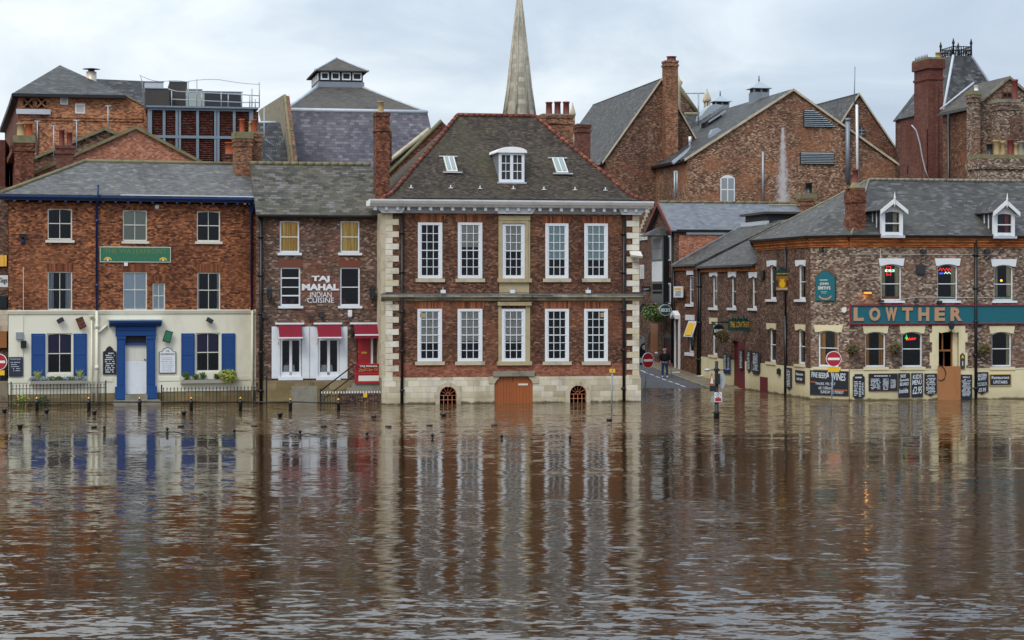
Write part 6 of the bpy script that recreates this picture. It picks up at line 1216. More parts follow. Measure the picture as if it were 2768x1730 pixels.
T.part('brick_cornice', MB().box(ua0, ua1, -.1, 0, za-.3, za-.02), 'corn'); T.part('gutter', MB().box(ua0, ua1+.1, -.28, -.1, za-.05, za+.08), 'black')
zt_ = LS.z(2005, 611, 4.4); T.part('roof', MB().slab([(ua0-.0, -.28, za+.06), (uS0-.25, -.28, za+.06), (uS0+2.4, 4.5, zt_), (ua0-.0, 4.5, zt_)], .1), 'slateF')
T.part('verge_flashing', MB().slab([(ua0-.05, -.28, za+.1), (ua0+.25, -.28, za+.1), (ua0+.25, 4.5, zt_+.05), (ua0-.05, 4.5, zt_+.05)], .1), 'lead')
T.part('downpipe', MB().tube([(ua0+.05, -.12, .8), (ua0+.05, -.12, za+.2)], .06), 'iron')
s = sign('notice_sign', 'white taxi notice with yellow band on the brick annex in the lane', 'sign', LS, 1822.5, 1847, 774, 804, 'white', v=-.2); s.part('yellow_band', MB().box(*rel(s, .12, .85, 0, 1)[:2], s.v-.005, s.v, *rel(s, 0, 1, .68, .86)[2:]), 'yellow'); s.part('lettering', MB().text('TAXIS', *rel(s, .2, .8, .44, .56), s.v, .006, .02).text('TO HIRE', *rel(s, .3, .7, .3, .38), s.v, .006).text('10148025', *rel(s, .15, .85, .1, .22), s.v, .006, .01) if False else MB().text('TAXIS', *rel(s, .2, .8, .44, .56), s.v, .006, .02).scrawl(*rel(s, .15, .85, .1, .38), 3, s.v, 7, 1.1, .4), 'black')
# narrow gabled house
T = Thing('gabled_house', 'narrow gabled brick house with a tall black bay window and pale slate roof running back', 'house', LS, (ug0, 0, .8))
ze_ = LS.z(1824, 619); um = (ug0+ug1)/2; zap = LS.z(1788, 547)
m = MB().prism([(ug0, .0), (ug1, .0), (ug1, ze_), (um, zap-.1), (ug0, ze_)], 0, .3).box(ug1-.3, ug1, .3, 16, .0, ze_); T.part('brick_wall', m, 'brickS')
T.part('side_gable_wall', MB().box(ug1-.001, ug1+.05, .31, 16, .0, ze_-.4), 'brickG'); T.part('white_fascia', MB().box(ug1+.05, ug1+.12, .8, 8.6, ze_-.35, ze_-.2), 'white'); T.part('gutter', MB().box(ug1+.05, ug1+.28, .1, 16, ze_-.17, ze_-.03), 'black')
T.part('roof', MB().slab([(ug1+.25, -.25, ze_-.1), (ug1+.25, 17, ze_-.1), (um, 17, zap), (um, -.25, zap)], .1).slab([(ug0-.25, -.25, ze_-.1), (um, -.25, zap), (um, 17, zap), (ug0-.25, 17, ze_-.1)], .1), 'slateL')
T.part('barge_board', MB().prism([(ug1+.3, ze_-.35), (ug1+.3, ze_-.1), (um, zap+.06), (um, zap-.25)], -.33, -.26), 'terrad'); T.part('barge_board', MB().prism([(ug0-.3, ze_-.35), (ug0-.3, ze_-.1), (um, zap+.06), (um, zap-.25)], -.33, -.26), 'terrad')
m = MB()
for k in range(22): m.tube([(um, -.2+k*.78, zap+.04), (um, .5+k*.78, zap+.04)], .1, 6)
T.part('ridge_tiles', m, 'mossc')
a = LS.R(1765, 638, 1797, 830, -.3); z2, z3 = LS.z(1780, 707, -.3), LS.z(1780, 761, -.3)
m = MB().box(a[0], a[1], -.4, 0, a[2], a[3]); bw = T.part('bay_window', m, 'black'); T.part('bay_roof', MB().lathe((a[0]+a[1])/2, -.2, [(1.2*(a[1]-a[0])/2, a[3]), (.02, LS.z(1790, 612, -.2))], 4, .785), 'slateD', bw)
T.part('white_panel', MB().box(a[0]+.2, a[1]-.25, -.43, -.4, z3, z2), 'white', bw)
for q0, q1 in ((z2+.15, (z2+a[3])/2-.05), ((z2+a[3])/2+.05, a[3]-.15), (a[2]+.9, (a[2]+z3)/2+.2), ((a[2]+z3)/2+.3, z3-.15)): T.part('pane', MB().box(a[0]+.35, a[1]-.4, -.425, -.402, q0, q1), 'gray' if q1 > z2 else 'dark', bw)
for y0, y1, dk in ((637, 705, 0), (765, 822, 0)):
    q = LS.R(1805, y0, 1814, y1); w_ = T.part('window', MB().box(q[0], q[1], -.06, -.002, q[2], q[3]), 'white'); T.part('glass', MB().box(q[0]+.3, q[1]-.12, -.075, -.06, q[2]+.1, q[3]-.1), 'louvre', w_)
    T.part('dark_lintel', MB().box(q[0]-.3, q[1]+.3, -.05, -.003, q[3]+.02, q[3]+.35), 'iron', w_)
a = LS.R(1760, 875, 1779, 962); T.part('door', MB().box(a[0], a[1], -.02, .02, a[2], a[3]), 'wood'); a = LS.R(1793, 901, 1819, 975); T.part('dark_doorway', MB().prism([(a[0], a[2]), (a[1], a[2])]+arcpts(a[0], a[1], a[3]-.3, .3)[::-1], -.02, .01), 'black')
for k in range(4): T.part('doorway_bar', MB().box(a[0]+(k+.6)*(a[1]-a[0])/4.5, a[0]+(k+.6)*(a[1]-a[0])/4.5+.08, -.05, -.02, a[2], a[3]-.3), 'brownw')
T.part('downpipe', MB().tube([(ug1-.2, -.1, 1.0), (ug1-.2, -.1, ze_)], .07), 'iron')
a = LS.world((LS.u(1779), -.9, LS.z(1779, 840, -.9))); fu, fz = LS.u(1775, -.8), LS.z(1775, 842, -.8)
T2 = Thing('flower_basket', 'big hanging flower basket with pink blooms beside the oval green sign', 'basket', LS, (fu, -.8, fz-.4)); T2.part('foliage', MB().leaves((fu, -.9, fz), (2.2, .75, .5), 1500, .09, 90).leaves((fu, -.9, fz-.35), (1.2, .6, .4), 500, .08, 92), 'leaf2'); T2.part('flowers', MB().leaves((fu, -1.1, fz+.25), (2.0, .7, .4), 40, .07, 91), 'leaf5')
T2.part('basket', MB().lathe(fu, -.8, [(.2, fz-.5), (.5, fz-.2), (.55, fz)], 12), 'louvre')
s = sign('black_sign', 'small black sign with white script beside the stone quoins', 'sign', Frame(LS.world((LS.u(1750), -.1, 0)).x, LS.world((LS.u(1750), -.1, 0)).y, TH), 1733, 1757, 774, 788, 'black', v=-.8, th=.08); s.part('lettering', MB().text('Colours', *rel(s, .15, .85, .3, .75), s.v, .01, 0, .12, .2), 'chalkw')
# end house of the lane
T = Thing('end_house', 'brown brick house with stepped stone gable edge glimpsed beyond the mansion corner', 'house', LS, (LS.u(1745), 0, 1))
uh0, uh1 = LS.u(1690), ug0-.05; zh = LS.z(1745, 560)
T.part('brick_wall', MB().box(uh0, uh1, .05, 8, -.5, zh), 'brickS')
for k in range(7): T.part('stone_step', MB().box(LS.u(1727+k*4.5), LS.u(1731.5+k*4.5), -.0, .06, LS.z(1740, 628-k*10), LS.z(1740, 614-k*10)), 'stone')
for x0, x1, y0, y1 in ((1730, 1748, 631, 649), (1728, 1739.5, 716, 754)): q = LS.R(x0, y0, x1, y1); w_ = T.part('window', MB().box(q[0], q[1], -.03, .05, q[2], q[3]), 'white'); um = (q[0]+q[1])/2; T.part('glass', MB().box(q[0]+.15, um-.1, -.045, -.03, q[2]+.08, q[3]-.08).box(um+.1, q[1]-.15, -.045, -.03, q[2]+.08, q[3]-.08), 'blindg', w_)
T.part('dark_doorway', MB().box(LS.u(1752), LS.u(1757), -.0, .06, .5, 3), 'black')
# cars
def car(label, px0, px1, pyb, pyt, Yd, mat, heading):
    X0, X1 = (px0-CX)/FPX*Yd, (px1-CX)/FPX*Yd; zb_ = CH-(pyb-HY)/FPX*Yd; fr = Frame((X0+X1)/2, Yd, heading); Lc, Wc, Hc = 4.2, 1.7, 1.4
    T2 = Thing('parked_car', label, 'car', fr, (0, 0, zb_)); h = Lc/2
    side_ = [(-h, .35), (-h, .75), (-h+.15, .85), (-h+.9, .92), (-h+1.5, 1.36), (-h+2.7, 1.4), (-h+3.5, .95), (h-.1, .8), (h, .5), (h-.05, .3)]
    T2.part('body', MB().prism([(a, zb_+b) for a, b in side_], -Wc/2, Wc/2), mat)
    T2.part('side_windows', MB().prism([(a, zb_+b) for a, b in ((-h+1.15, .95), (-h+1.6, 1.3), (-h+2.6, 1.33), (-h+3.25, .96))], -Wc/2-.01, Wc/2+.01), 'louvre')
    T2.part('rear_window', MB().slab([(-h+.95, -.65, zb_+.96), (-h+.95, .65, zb_+.96), (-h+1.48, .6, zb_+1.36), (-h+1.48, -.6, zb_+1.36)], .01), 'louvre')
    for su in (-h+.8, h-.8):
        for sv in (-Wc/2+.05, Wc/2-.05):
            w_ = T2.part('wheel', MB().disc(su, zb_+.3, .3, .3, sv-.1, sv+.1, 18), 'black'); T2.part('wheel_rim', MB().disc(su, zb_+.3, .17, .17, sv-.11, sv+.11, 12), 'gray', w_)
    for sv in (-.6, .6): T2.part('tail_light', MB().box(-h-.01, -h+.05, sv-.15, sv+.15, zb_+.6, zb_+.75), 'red')
    return T2
car('silver car parked up the lane behind the mansion corner', 1603, 1764, 950, 896, 142.5, 'carsilver', 15)
car('dark green car in front of the silver car, mostly behind the mansion corner', 1588, 1754, 985, 930, 138, 'cardark', 15)
# the man
def figure(name, label, Xf, Yf, zf, H_, face=-90):
    """standing man: one skinned body, clothing as children"""
    def skin(nm, pts, edges, rad, mat, parent, org=(Xf, Yf, zf)):
        me = bpy.data.meshes.new(nm); me.from_pydata([Vector(q) for q in pts], edges, []); o = bpy.data.objects.new(nm, me); sc.collection.objects.link(o); me.materials.append(MT[mat])
        md = o.modifiers.new('skin', 'SKIN'); md.use_smooth_shade = True; o.modifiers.new('sub', 'SUBSURF').levels = 2; o.modifiers['sub'].render_levels = 2
        for v_, r_ in zip(me.skin_vertices[0].data, rad): v_.radius = (r_, r_) if isinstance(r_, (int, float)) else r_
        me.skin_vertices[0].data[0].use_root = True
        bpy.context.view_layer.update(); m2 = bpy.data.meshes.new_from_object(o.evaluated_get(bpy.context.evaluated_depsgraph_get())); bpy.data.objects.remove(o)
        o = bpy.data.objects.new(nm, m2); sc.collection.objects.link(o)
        if parent is None: o.location = (Xf, Yf, zf); o['label'] = label; o['category'] = 'man'
        else: o.parent = parent
        return o
    s = H_/1.8
    P = lambda x, y, z: (x*s, y*s, z*s)
    pts = [P(0, 0, .95), P(0, 0, 1.15), P(0, .0, 1.35), P(0, -.01, 1.50), P(0, -.03, 1.60), P(0, -.04, 1.70), P(0, -.03, 1.77),
           P(-.20, 0, 1.45), P(-.27, .03, 1.2), P(-.26, -.04, .98), P(-.255, -.06, .90), P(.20, 0, 1.45), P(.27, .03, 1.2), P(.3, -.08, 1.0), P(.31, -.11, .93),
           P(-.1, 0, .88), P(-.13, -.01, .5), P(-.14, .03, .09), P(-.15, -.13, .05), P(.1, 0, .88), P(.13, -.01, .5), P(.15, .03, .09), P(.17, -.13, .05)]
    ed = [(0, 1), (1, 2), (2, 3), (3, 4), (4, 5), (5, 6), (2, 7), (7, 8), (8, 9), (9, 10), (2, 11), (11, 12), (12, 13), (13, 14), (0, 15), (15, 16), (16, 17), (17, 18), (0, 19), (19, 20), (20, 21), (21, 22)]
    rd_ = [(.15, .11), (.16, .12), (.17, .11), .06, .085, .1, .07, .065, .05, .04, .035, .065, .05, .04, .035, .09, .065, .045, .04, .09, .065, .045, .04]
    body = skin(name, pts, ed, [tuple(q*s for q in r_) if isinstance(r_, tuple) else r_*s for r_ in rd_], 'skin', None)
    jp = [P(0, 0, .93), P(0, 0, 1.15), P(0, 0, 1.37), P(0, 0, 1.47), P(-.21, 0, 1.43), P(-.29, .03, 1.2), P(-.27, -.05, 1.0), P(.21, 0, 1.43), P(.29, .03, 1.2), P(.31, -.08, 1.0)]
    skin('jacket', jp, [(0, 1), (1, 2), (2, 3), (2, 4), (4, 5), (5, 6), (2, 7), (7, 8), (8, 9)], [tuple(q*s for q in r_) for r_ in ((.22, .17), (.235, .18), (.22, .16), (.1, .1), (.105, .105), (.09, .09), (.07, .07), (.105, .105), (.09, .09), (.07, .07))], 'jacket', body)
    jn = [P(0, 0, .93), P(-.1, 0, .85), P(-.13, -.01, .5), P(-.14, .02, .1), P(.1, 0, .85), P(.13, -.01, .5), P(.15, .02, .1)]
    skin('jeans', jn, [(0, 1), (1, 2), (2, 3), (0, 4), (4, 5), (5, 6)], [tuple(q*s for q in r_) for r_ in ((.17, .13), (.11, .11), (.085, .085), (.07, .07), (.11, .11), (.085, .085), (.07, .07))], 'jeans', body)
    for sx in (-1, 1):
        skin('shoe', [P(sx*.145, .05, .05), P(sx*.15, -.06, .05), P(sx*.165, -.2, .035)], [(0, 1), (1, 2)], [.055*s, .055*s, .04*s], 'white', body)
    hm = MB().lathe(0, .02*s, [(.1*s, 1.66*s), (.113*s, 1.70*s), (.112*s, 1.74*s), (.1*s, 1.76*s)], 12); hm.build('hair', 'hair', body)
    fm = MB().box(-.075*s, .075*s, -.145*s, -.125*s, 1.715*s, 1.74*s); fm.build('glasses', 'black', body)
    nm = MB().tube([(0, -.125*s, 1.72*s), (0, -.165*s, 1.68*s)], .013*s, 6, .02*s); nm.build('nose', 'skin', body)
    hmn = MB()
    for hx, hy, hz in ((-.258, -.07, .88), (.315, -.12, .91)):
        for k in range(4): hmn.tube([(hx*s+(k-1.5)*.02*s, hy*s, hz*s), (hx*s+(k-1.5)*.022*s, hy*s-.02*s, hz*s-.05*s), (hx*s+(k-1.5)*.02*s, hy*s-.005*s, hz*s-.085*s)], .009*s, 6)
        hmn.tube([(hx*s+.03*s, hy*s, hz*s+.01), (hx*s+.045*s, hy*s-.03*s, hz*s-.03*s)], .01*s, 6)
    hmn.build('fingers', 'skin', body)
    return body
X, Y, z, s_ = roadpt(1797, 1020)
man = figure('person', 'bald man in black jacket, blue jeans and white shoes standing on the lane', X, Y, z, 79*Y/FPX)
xs_ = X+.42; T2 = Thing('walking_stick', 'thin brown walking stick planted beside the man in the lane', 'stick', WF, (xs_, Y-.15, z)); T2.part('shaft', MB().tube([(xs_-.08, Y-.16, z+.95), (xs_+.02, Y-.2, z)], .014, 6), 'terrad'); T2.part('handle', MB().tube([(xs_-.08, Y-.16, z+.95), (xs_-.09, Y-.2, z+.99), (xs_-.1, Y-.28, z+.97)], .016, 6), 'black')
# litter
for px, py, lb in ((1895, 1022, 'white scrap of paper on the pavement near the water'), (1827, 1012, 'white scrap of paper in the gutter beside the kerb')):
    X, Y, z, s_ = roadpt(px, py); single('paper_scrap', lb, 'litter', WF, (X, Y, z), MB().slab([(X-.25, Y-.1, z+.13), (X+.25, Y-.12, z+.14), (X+.22, Y+.12, z+.17), (X-.2, Y+.1, z+.15)], .02), 'white')
# ================================================================== F  roofs and buildings behind
def flatwin(T, fr, x0, x1, y0, y1, v, mat='white', cols=2, rows=2, fill='louvre', arch=0, fw=.08):
    a = fr.R(x0, y0, x1, y1, v); m = MB(); pts = [(a[0], a[2]), (a[1], a[2])]+(arcpts(a[0], a[1], a[3]-arch, arch)[::-1] if arch else [(a[1], a[3]), (a[0], a[3])]); w_ = T.part('window', m.prism(pts, v-.04, v-.003), mat)
    du, dz = (a[1]-a[0]-fw)/cols, (a[3]-a[2]-fw-arch*.6)/rows
    for i in range(cols):
        for j in range(rows): T.part('pane', MB().box(a[0]+fw+du*i, a[0]+du*(i+1), v-.045, v-.04, a[2]+fw+dz*j, a[2]+dz*(j+1)), fill, w_)
    return w_
def gablehall(name, label, cat, ap, le, re, v, Lr, wallmat, roofmat, base=.5, verge='stone', over=.25):
    """gabled building, gable towards the river: apex and eaves given in the photo, ridge runs straight back"""
    ua, za = G.u(ap[0], v), G.z(*ap, v); ul, zl = G.u(le[0], v), G.z(*le, v); ur, zr_ = G.u(re[0], v), G.z(*re, v)
    T = Thing(name, label, cat, G, (ua, v, base)); T.part('gable_wall', MB().prism([(ul, base), (ur, base), (ur, zr_), (ua, za), (ul, zl)], v, v+.3), wallmat)
    T.part('side_wall', MB().poly([(ul, v+.3, base), (ul, v+.3, zl), (ul, v+Lr, zl), (ul, v+Lr, base)]).poly([(ur, v+.3, base), (ur, v+Lr, base), (ur, v+Lr, zr_), (ur, v+.3, zr_)]).poly([(ul, v+Lr, base), (ul, v+Lr, zl), (ua, v+Lr, za), (ur, v+Lr, zr_), (ur, v+Lr, base)]), wallmat)
    kl = (za-zl)/(ua-ul)*over; e1, e2 = (ul-over, zl-kl+.08), (ur+over, zr_-(za-zr_)/(ur-ua)*over+.08)
    T.part('roof', MB().slab([(e1[0], v-.12, e1[1]), (ua, v-.12, za+.08), (ua, v+Lr, za+.08), (e1[0], v+Lr, e1[1])][::-1], .12).slab([(ua, v-.12, za+.08), (e2[0], v-.12, e2[1]), (e2[0], v+Lr, e2[1]), (ua, v+Lr, za+.08)], .12), roofmat)
    if verge: T.part('verge', MB().prism([(e1[0], e1[1]-.16), (ua, za-.08), (ua, za+.1), (e1[0], e1[1]+.02)], v-.2, v-.121), verge); T.part('verge', MB().prism([(e2[0], e2[1]-.16), (ua, za-.08), (ua, za+.1), (e2[0], e2[1]+.02)], v-.2, v-.121), verge)
    T.part('gutter', MB().box(e1[0]-.12, e1[0]+.05, v, v+Lr, e1[1]-.2, e1[1]-.02), 'black'); T.d = (ua, za, ul, zl, ur, zr_); return T
# --- left: big orange brick block
v = 22; T = Thing('orange_warehouse', 'tall orange brick warehouse with hipped slate roof and two diamond brick vents', 'warehouse', G, (G.u(50, v), v, .5))
a0, a1 = G.u(49, v), G.u(399, v); zr1 = G.z(200, 256, v)
m = MB(); pts = [(a0, .5), (a1, .5), (a1, G.z(399, 322, v)), (G.u(390, v), G.z(390, 289, v)), (G.u(341, v), zr1), (a0, zr1)]; m.prism(pts, v, v+.4); T.part('brick_wall', m, 'brickO')
# frontage to the left turns away in three facets
pl_ = [(a0, v)]
for px, py in ((38, 285), (24, 320), (13, 348)):
    t = (zr1-CH)*FPX/(HY-py); X = (px-CX)/FPX*t; pl_.append(((X-G.O[0])*G.U[0]+(t-G.O[1])*G.U[1], (X-G.O[0])*G.V[0]+(t-G.O[1])*G.V[1]))
m = MB(); crn = MB(); wd = MB()
for (p_, q_) in zip(pl_[:-1], pl_[1:]):
    m.poly([(*p_, .5), (*p_, zr1), (*q_, zr1), (*q_, .5)])
T.part('curved_side_wall', m, 'brickR')
for zo, th_ in ((0, .3), (-3.2, .35), (-6.5, .35)):
    m = MB()
    for (p_, q_) in zip(pl_[:-1], pl_[1:]): m.vprism([p_, q_, (q_[0]-.35, q_[1]-.3), (p_[0]-.35, p_[1]-.3)], zr1+zo-th_, zr1+zo)
    T.part('cornice_band', m, 'louvre' if zo == 0 else 'brickRd')
ap_ = G.p(162, 176, v+9); T.part('roof', MB().slab([(a0-.3, v-.3, zr1), (G.u(341, v), v-.3, zr1), ap_], .12).slab([(pl_[-1][0], pl_[-1][1], zr1), (a0-.3, v-.3, zr1), ap_], .12).slab([(G.u(341, v), v-.3, zr1), (G.u(341, v)+2, v+18, zr1), ap_], .12), 'slateD')
T.part('gutter', MB().box(a0-.3, G.u(341, v), v-.5, v-.0, zr1-.2, zr1-.05), 'black')
for x0 in (63, 100):
    q = G.R(x0, 266, x0+25, 291, v); um, zm = (q[0]+q[1])/2, (q[2]+q[3])/2; w_ = T.part('vent_opening', MB().box(q[0], q[1], v-.02, v-.004, q[2], q[3]), 'dark'); h = (q[1]-q[0])/2
    for sg in (-1, 1): T.part('diagonal_brick', MB().prism([(um-h, zm-sg*h-.07), (um-h, zm-sg*h+.07), (um+h, zm+sg*h+.07), (um+h, zm+sg*h-.07)], v-.1-.02*sg, v-.02), 'brickO', w_)
flatwin(T, G, 163, 184, 262, 283, v, cols=1, rows=1, fill='blindg'); flatwin(T, G, 203, 230, 280, 307, v, cols=1, rows=1, fill='blindg')
zs_ = G.z(220, 314, v); T.part('string_course', MB().box(a0, a1-.3, v-.12, v, zs_-.12, zs_+.1).box(a0, a1-.3, v-.07, v, zs_-.28, zs_-.12), 'brickO'); T.part('lead_flashing', MB().box(a0-.1, G.u(137, v), v-.3, v-.12, zs_+.05, zs_+.35), 'leadw')
m = MB()
for x_ in (101, 145): pass
T.part('drainpipe', MB().tube([(G.u(101, v), v-.1, 8), (G.u(101, v), v-.1, zs_-.5)], .06), 'iron'); T.part('roof_strip', MB().prism([(G.u(341, v)-.1, zr1+.15), (G.u(392, v), G.z(390, 286, v)), (G.u(392, v), G.z(390, 289, v)), (G.u(341, v)-.1, zr1)], v-.1, v+.5), 'stone2')
v = 30; T = Thing('rear_slate_roof', 'low grey slate roof behind the orange warehouse beneath the metal flue', 'building', G, (G.u(320, v), v, .5)); q = G.R(250, 215, 392, 300, v+4)
T.part('roof', MB().slab([(q[0], v-2, q[2]-2), (q[1], v-2, q[2]-2), (q[1], v+4, G.z(381, 219, v+4)), (q[0], v+4, G.z(256, 213, v+4))], .12), 'slateD'); T.part('wall', MB().box(q[0], q[1], v-1.5, v+3, .5, q[2]-2.2), 'brickO')
v = 27; u_ = G.u(247, v); T = Thing('metal_flue', 'shiny metal flue with a flat conical cowl on the warehouse roof', 'flue', G, (u_, v, G.z(247, 215, v)-1)); T.part('pipe', MB().lathe(u_, v, [(.3, G.z(247, 218, v)-1.2), (.32, G.z(247, 194, v))], 16), 'copper'); T.part('cowl', MB().lathe(u_, v, [(.56, G.z(247, 187, v)), (.2, G.z(247, 184.5, v)), (.02, G.z(247, 184, v))], 16), 'galv'); T.part('cowl_neck', MB().lathe(u_, v, [(.2, G.z(247, 195, v)), (.2, G.z(247, 187, v))], 8), 'louvre')
# --- brick gables in front of it
T = gablehall('gabled_building', 'pinkish brick gable standing in front of the louvred plant frame', 'building', (367.5, 345), (80, 474), (552, 443), 12, 8, 'brickG', 'slateD', verge='mossc')
T = gablehall('gabled_building', 'smaller weathered brick gable just behind the pinkish gable', 'building', (284, 349), (92, 428), (420, 410), 15, 5, 'brickH', 'slateD', verge='mossc')
def stack(label, fr, x0, x1, y0, y1, v, d_, mat, pots, cap='mossc', caph=.14, potm='terra', corb=True):
    a, b = fr.u(x0, v), fr.u(x1, v); xm = (x0+x1)/2; z0, z1 = max(.5, fr.z(xm, y1, v)-9), fr.z(xm, y0, v); T2 = Thing('chimney_stack', label, 'chimney', fr, ((a+b)/2, v, z0)); m = MB().box(a, b, v, v+d_, z0, z1)
    if corb: m.box(a-.06, b+.06, v-.06, v+d_+.06, z1-.45, z1-.3).box(a-.05, b+.05, v-.05, v+d_+.05, z1-.16, z1-.01)
    T2.part('shaft', m, mat)
    if cap: T2.part('cap', MB().box(a-.08, b+.08, v-.08, v+d_+.08, z1, z1+caph), cap)
    for px, yt, r_, pm in pots: mm = MB(); pot(mm, fr.u(px, v+d_/2), v+d_/2, z1+(caph if cap else 0)-.02, fr.z(px, yt, v+d_/2), r_); T2.part('chimney_pot', mm, pm)
    return T2
stack('broad brick chimney at the far left with a buff and an orange pot', G, 39, 91, 386, 520, 10, 1.2, 'brickRd', ((56, 333, .22, 'buff'), (78, 333, .22, 'terra')), 'mossc', .4)
stack('squat red chimney with two tall dark red pots left of the gables', G, 151, 198, 393, 480, 9, 1.0, 'brickR', ((167, 350, .16, 'terrad'), (188, 357, .16, 'terrad')), None)
stack('small brick chimney hidden left of the double stack, with a square red pot', G, 606, 638, 420, 470, 12, .8, 'brickRd', ((622, 385, .3, 'terra'),), 'louvre', .08)
# --- louvred plant frame
v = 19; T = Thing('louvred_plant_frame', 'steel frame filled with rusty louvre panels on the flat roof', 'plant screen', G, (G.u(540, v), v, 8))
zt_, zm_, zb_ = G.z(540, 293, v), G.z(540, 371, v), G.z(540, 452, v)
cols_ = [(405, 440), (447, 479), (490, 531), (537, 577), (590, 630), (636, 676)]
for x0, x1 in cols_:
    for q0, q1 in ((zm_+.1, zt_-.15), (zb_, zm_-.1)):
        a, b = G.u(x0+2, v), G.u(x1-1, v); n = 15; m = MB()
        for k in range(n): z = q0+(q1-q0)*k/n; m.slab([(a, v, z), (b, v, z), (b, v+.12, z+(q1-q0)/n*.75), (a, v+.12, z+(q1-q0)/n*.75)], .02)
        T.part('louvre_panel', m, 'rust')
T.part('back_panel', MB().box(G.u(405, v), G.u(676, v), v+.25, v+.3, zb_, zt_), 'dark')
for x_, w_ in ((405, .12), (443.5, .08), (477.5, .07), (486, .07), (534, .08), (582, .07), (590, .07), (633, .08), (679, .12)): T.part('post', MB().box(G.u(x_, v)-w_, G.u(x_, v)+w_, v-.08, v+.1, zb_, zt_), 'galv')
for z in (zt_-.07, zm_): T.part('rail', MB().box(G.u(400, v), G.u(683, v), v-.1, v-.01, z-.08, z+.08), 'galv')
T.part('side_panel', MB().box(G.u(400, v), G.u(402, v), v, v+5, zb_, zt_), 'rust'); T.part('deck', MB().box(G.u(395, v), G.u(698, v), v-.3, v+6, zt_+.0, zt_+.1), 'galv'); T.part('brick_base', MB().box(G.u(405, v), G.u(700, v), v+.4, v+6, .5, zt_-.1), 'brickO')
def pbox(label, x0, x1, y0, y1, v, d_, mat, name='plant_housing', slope=0, extra=None):
    a = G.R(x0, y0, x1, y1, v); T2 = Thing(name, label, 'plant', G, ((a[0]+a[1])/2, v, a[2])); T2.part('housing', MB().uprism([(v, a[2]), (v+d_, a[2]), (v+d_, a[3]+slope), (v, a[3])][::-1], a[0], a[1]), mat)
    T2.part('roof_edge', MB().box(a[0]-.03, a[1]+.03, v-.04, v+.1, a[3], a[3]+.05), 'galv'); T2.a = a; return T2
pbox('dark grey felted plant housing at the left of the roof deck', 393, 458, 240, 291, 20, 2.5, 'felt', slope=.3)
pbox('pale panelled box behind the left dark plant housing', 392, 442, 222, 242, 22.6, 2, 'leadw')
pbox('taller dark plant housing in the middle of the roof deck', 458, 506, 222, 291, 22, 3, 'felt')
pbox('pale grey-green equipment cabinet on the roof deck', 504, 546, 243, 292, 20.5, 2, 'plant')
s = pbox('wide charcoal louvred air handling unit on the roof deck', 546, 655, 249, 295, 20.2, 3, 'plant'); s.part('louvre_face', MB().box(s.a[0]+.15, s.a[1]-.05, 20.14, 20.2, s.a[2]+.1, s.a[3]-.1), 'louvre')
T = Thing('deck_railing', 'galvanised guard rails and netting posts round the roof deck plant', 'railing', G, (G.u(560, 19), 19, zt_))
for x_, y_ in ((464, 245), (545, 249), (509, 219), (532, 214), (598, 249), (617, 255), (653, 250), (675, 257), (701, 222), (690, 268), (681, 240)): T.part('rail_post', MB().tube([(G.u(x_, 19), 19, zt_+.1), G.p(x_, y_, 19)], .035, 6), 'galvl')
for pts in (((455, 241), (478, 247), (545, 250), (655, 256), (701, 259)), ((465, 268), (545, 272), (655, 277), (701, 277)), ((378, 202), (384, 219), (391, 293))): T.part('rail', MB().tube([G.p(*q, 19) for q in pts], .03, 6), 'galvl')
m = MB()
for (xa, ya), (xb, yb), sag in (((378, 203), (442, 220), 5), ((442, 220), (509, 222), -3), ((509, 220), (598, 216), -3), ((598, 216), (701, 228), 2)):
    m.tube([G.p(xa+(xb-xa)*k/6, ya+(yb-ya)*k/6+sag*4*(k/6)*(1-k/6), 19) for k in range(7)], .018, 5)
T.part('net_rope', m, 'galvl')
# --- slate roofed hall with lantern
v = 36; T = Thing('lantern_roof_hall', 'large hall with steep purple slate lower roof, mossy upper roof and glazed roof lantern', 'hall', G, (G.u(960, v), v, .5))
zb_, zm_, zt_ = G.z(980, 470, v), G.z(965, 300, v+3), G.z(920, 236, v+10)
L0, R0 = (G.u(800, v), v, zb_), (G.u(1195, v), v, zb_); L1, R1 = (G.u(770, v+3), v+3, zm_), (G.u(1155, v+3), v+3, zm_); L2, R2 = (G.u(858, v+10), v+10, zt_), (G.u(982, v+10), v+10, zt_)
T.part('lower_roof', MB().slab([(G.u(768, v), v, zb_), R0, R1, L1], .15).slab([(L1[0], v+24, zm_), (L1[0], v+24, zb_), (G.u(768, v), v, zb_), L1][::-1], .15).slab([R0, (R0[0]+1, v+24, zb_), (R1[0]+.5, v+24, zm_), R1], .15), 'slateV')
T.part('upper_roof', MB().slab([L1, R1, R2, L2], .15).slab([(L1[0], v+24, zm_), L1, L2, (L2[0], v+17, zt_)], .15).slab([R1, (R1[0], v+24, zm_), (R2[0], v+17, zt_), R2], .15), 'slateU')
T.part('lead_roll', MB().tube([L1, R1], .16, 6), 'leadw'); T.part('lead_hip', MB().tube([L1, L2], .14, 6), 'leadw'); T.part('lead_hip', MB().tube([R1, R2], .1, 6), 'leadw')
T.part('wall', MB().box(G.u(768, v), R0[0], v+.3, v+24, .5, zb_-.1), 'brickS')
la, lb_ = G.u(863, v+10.3), G.u(981, v+10.3); z1, z2 = G.z(920, 221, v+10), G.z(920, 191, v+10)
lt = T.part('roof_lantern', MB().box(la, lb_, v+10.3, v+16, z1, z2), 'louvre'); T.part('lantern_base', MB().box(la-.08, lb_+.08, v+10.1, v+16.1, zt_-.6, z1+.0), 'lead', lt)
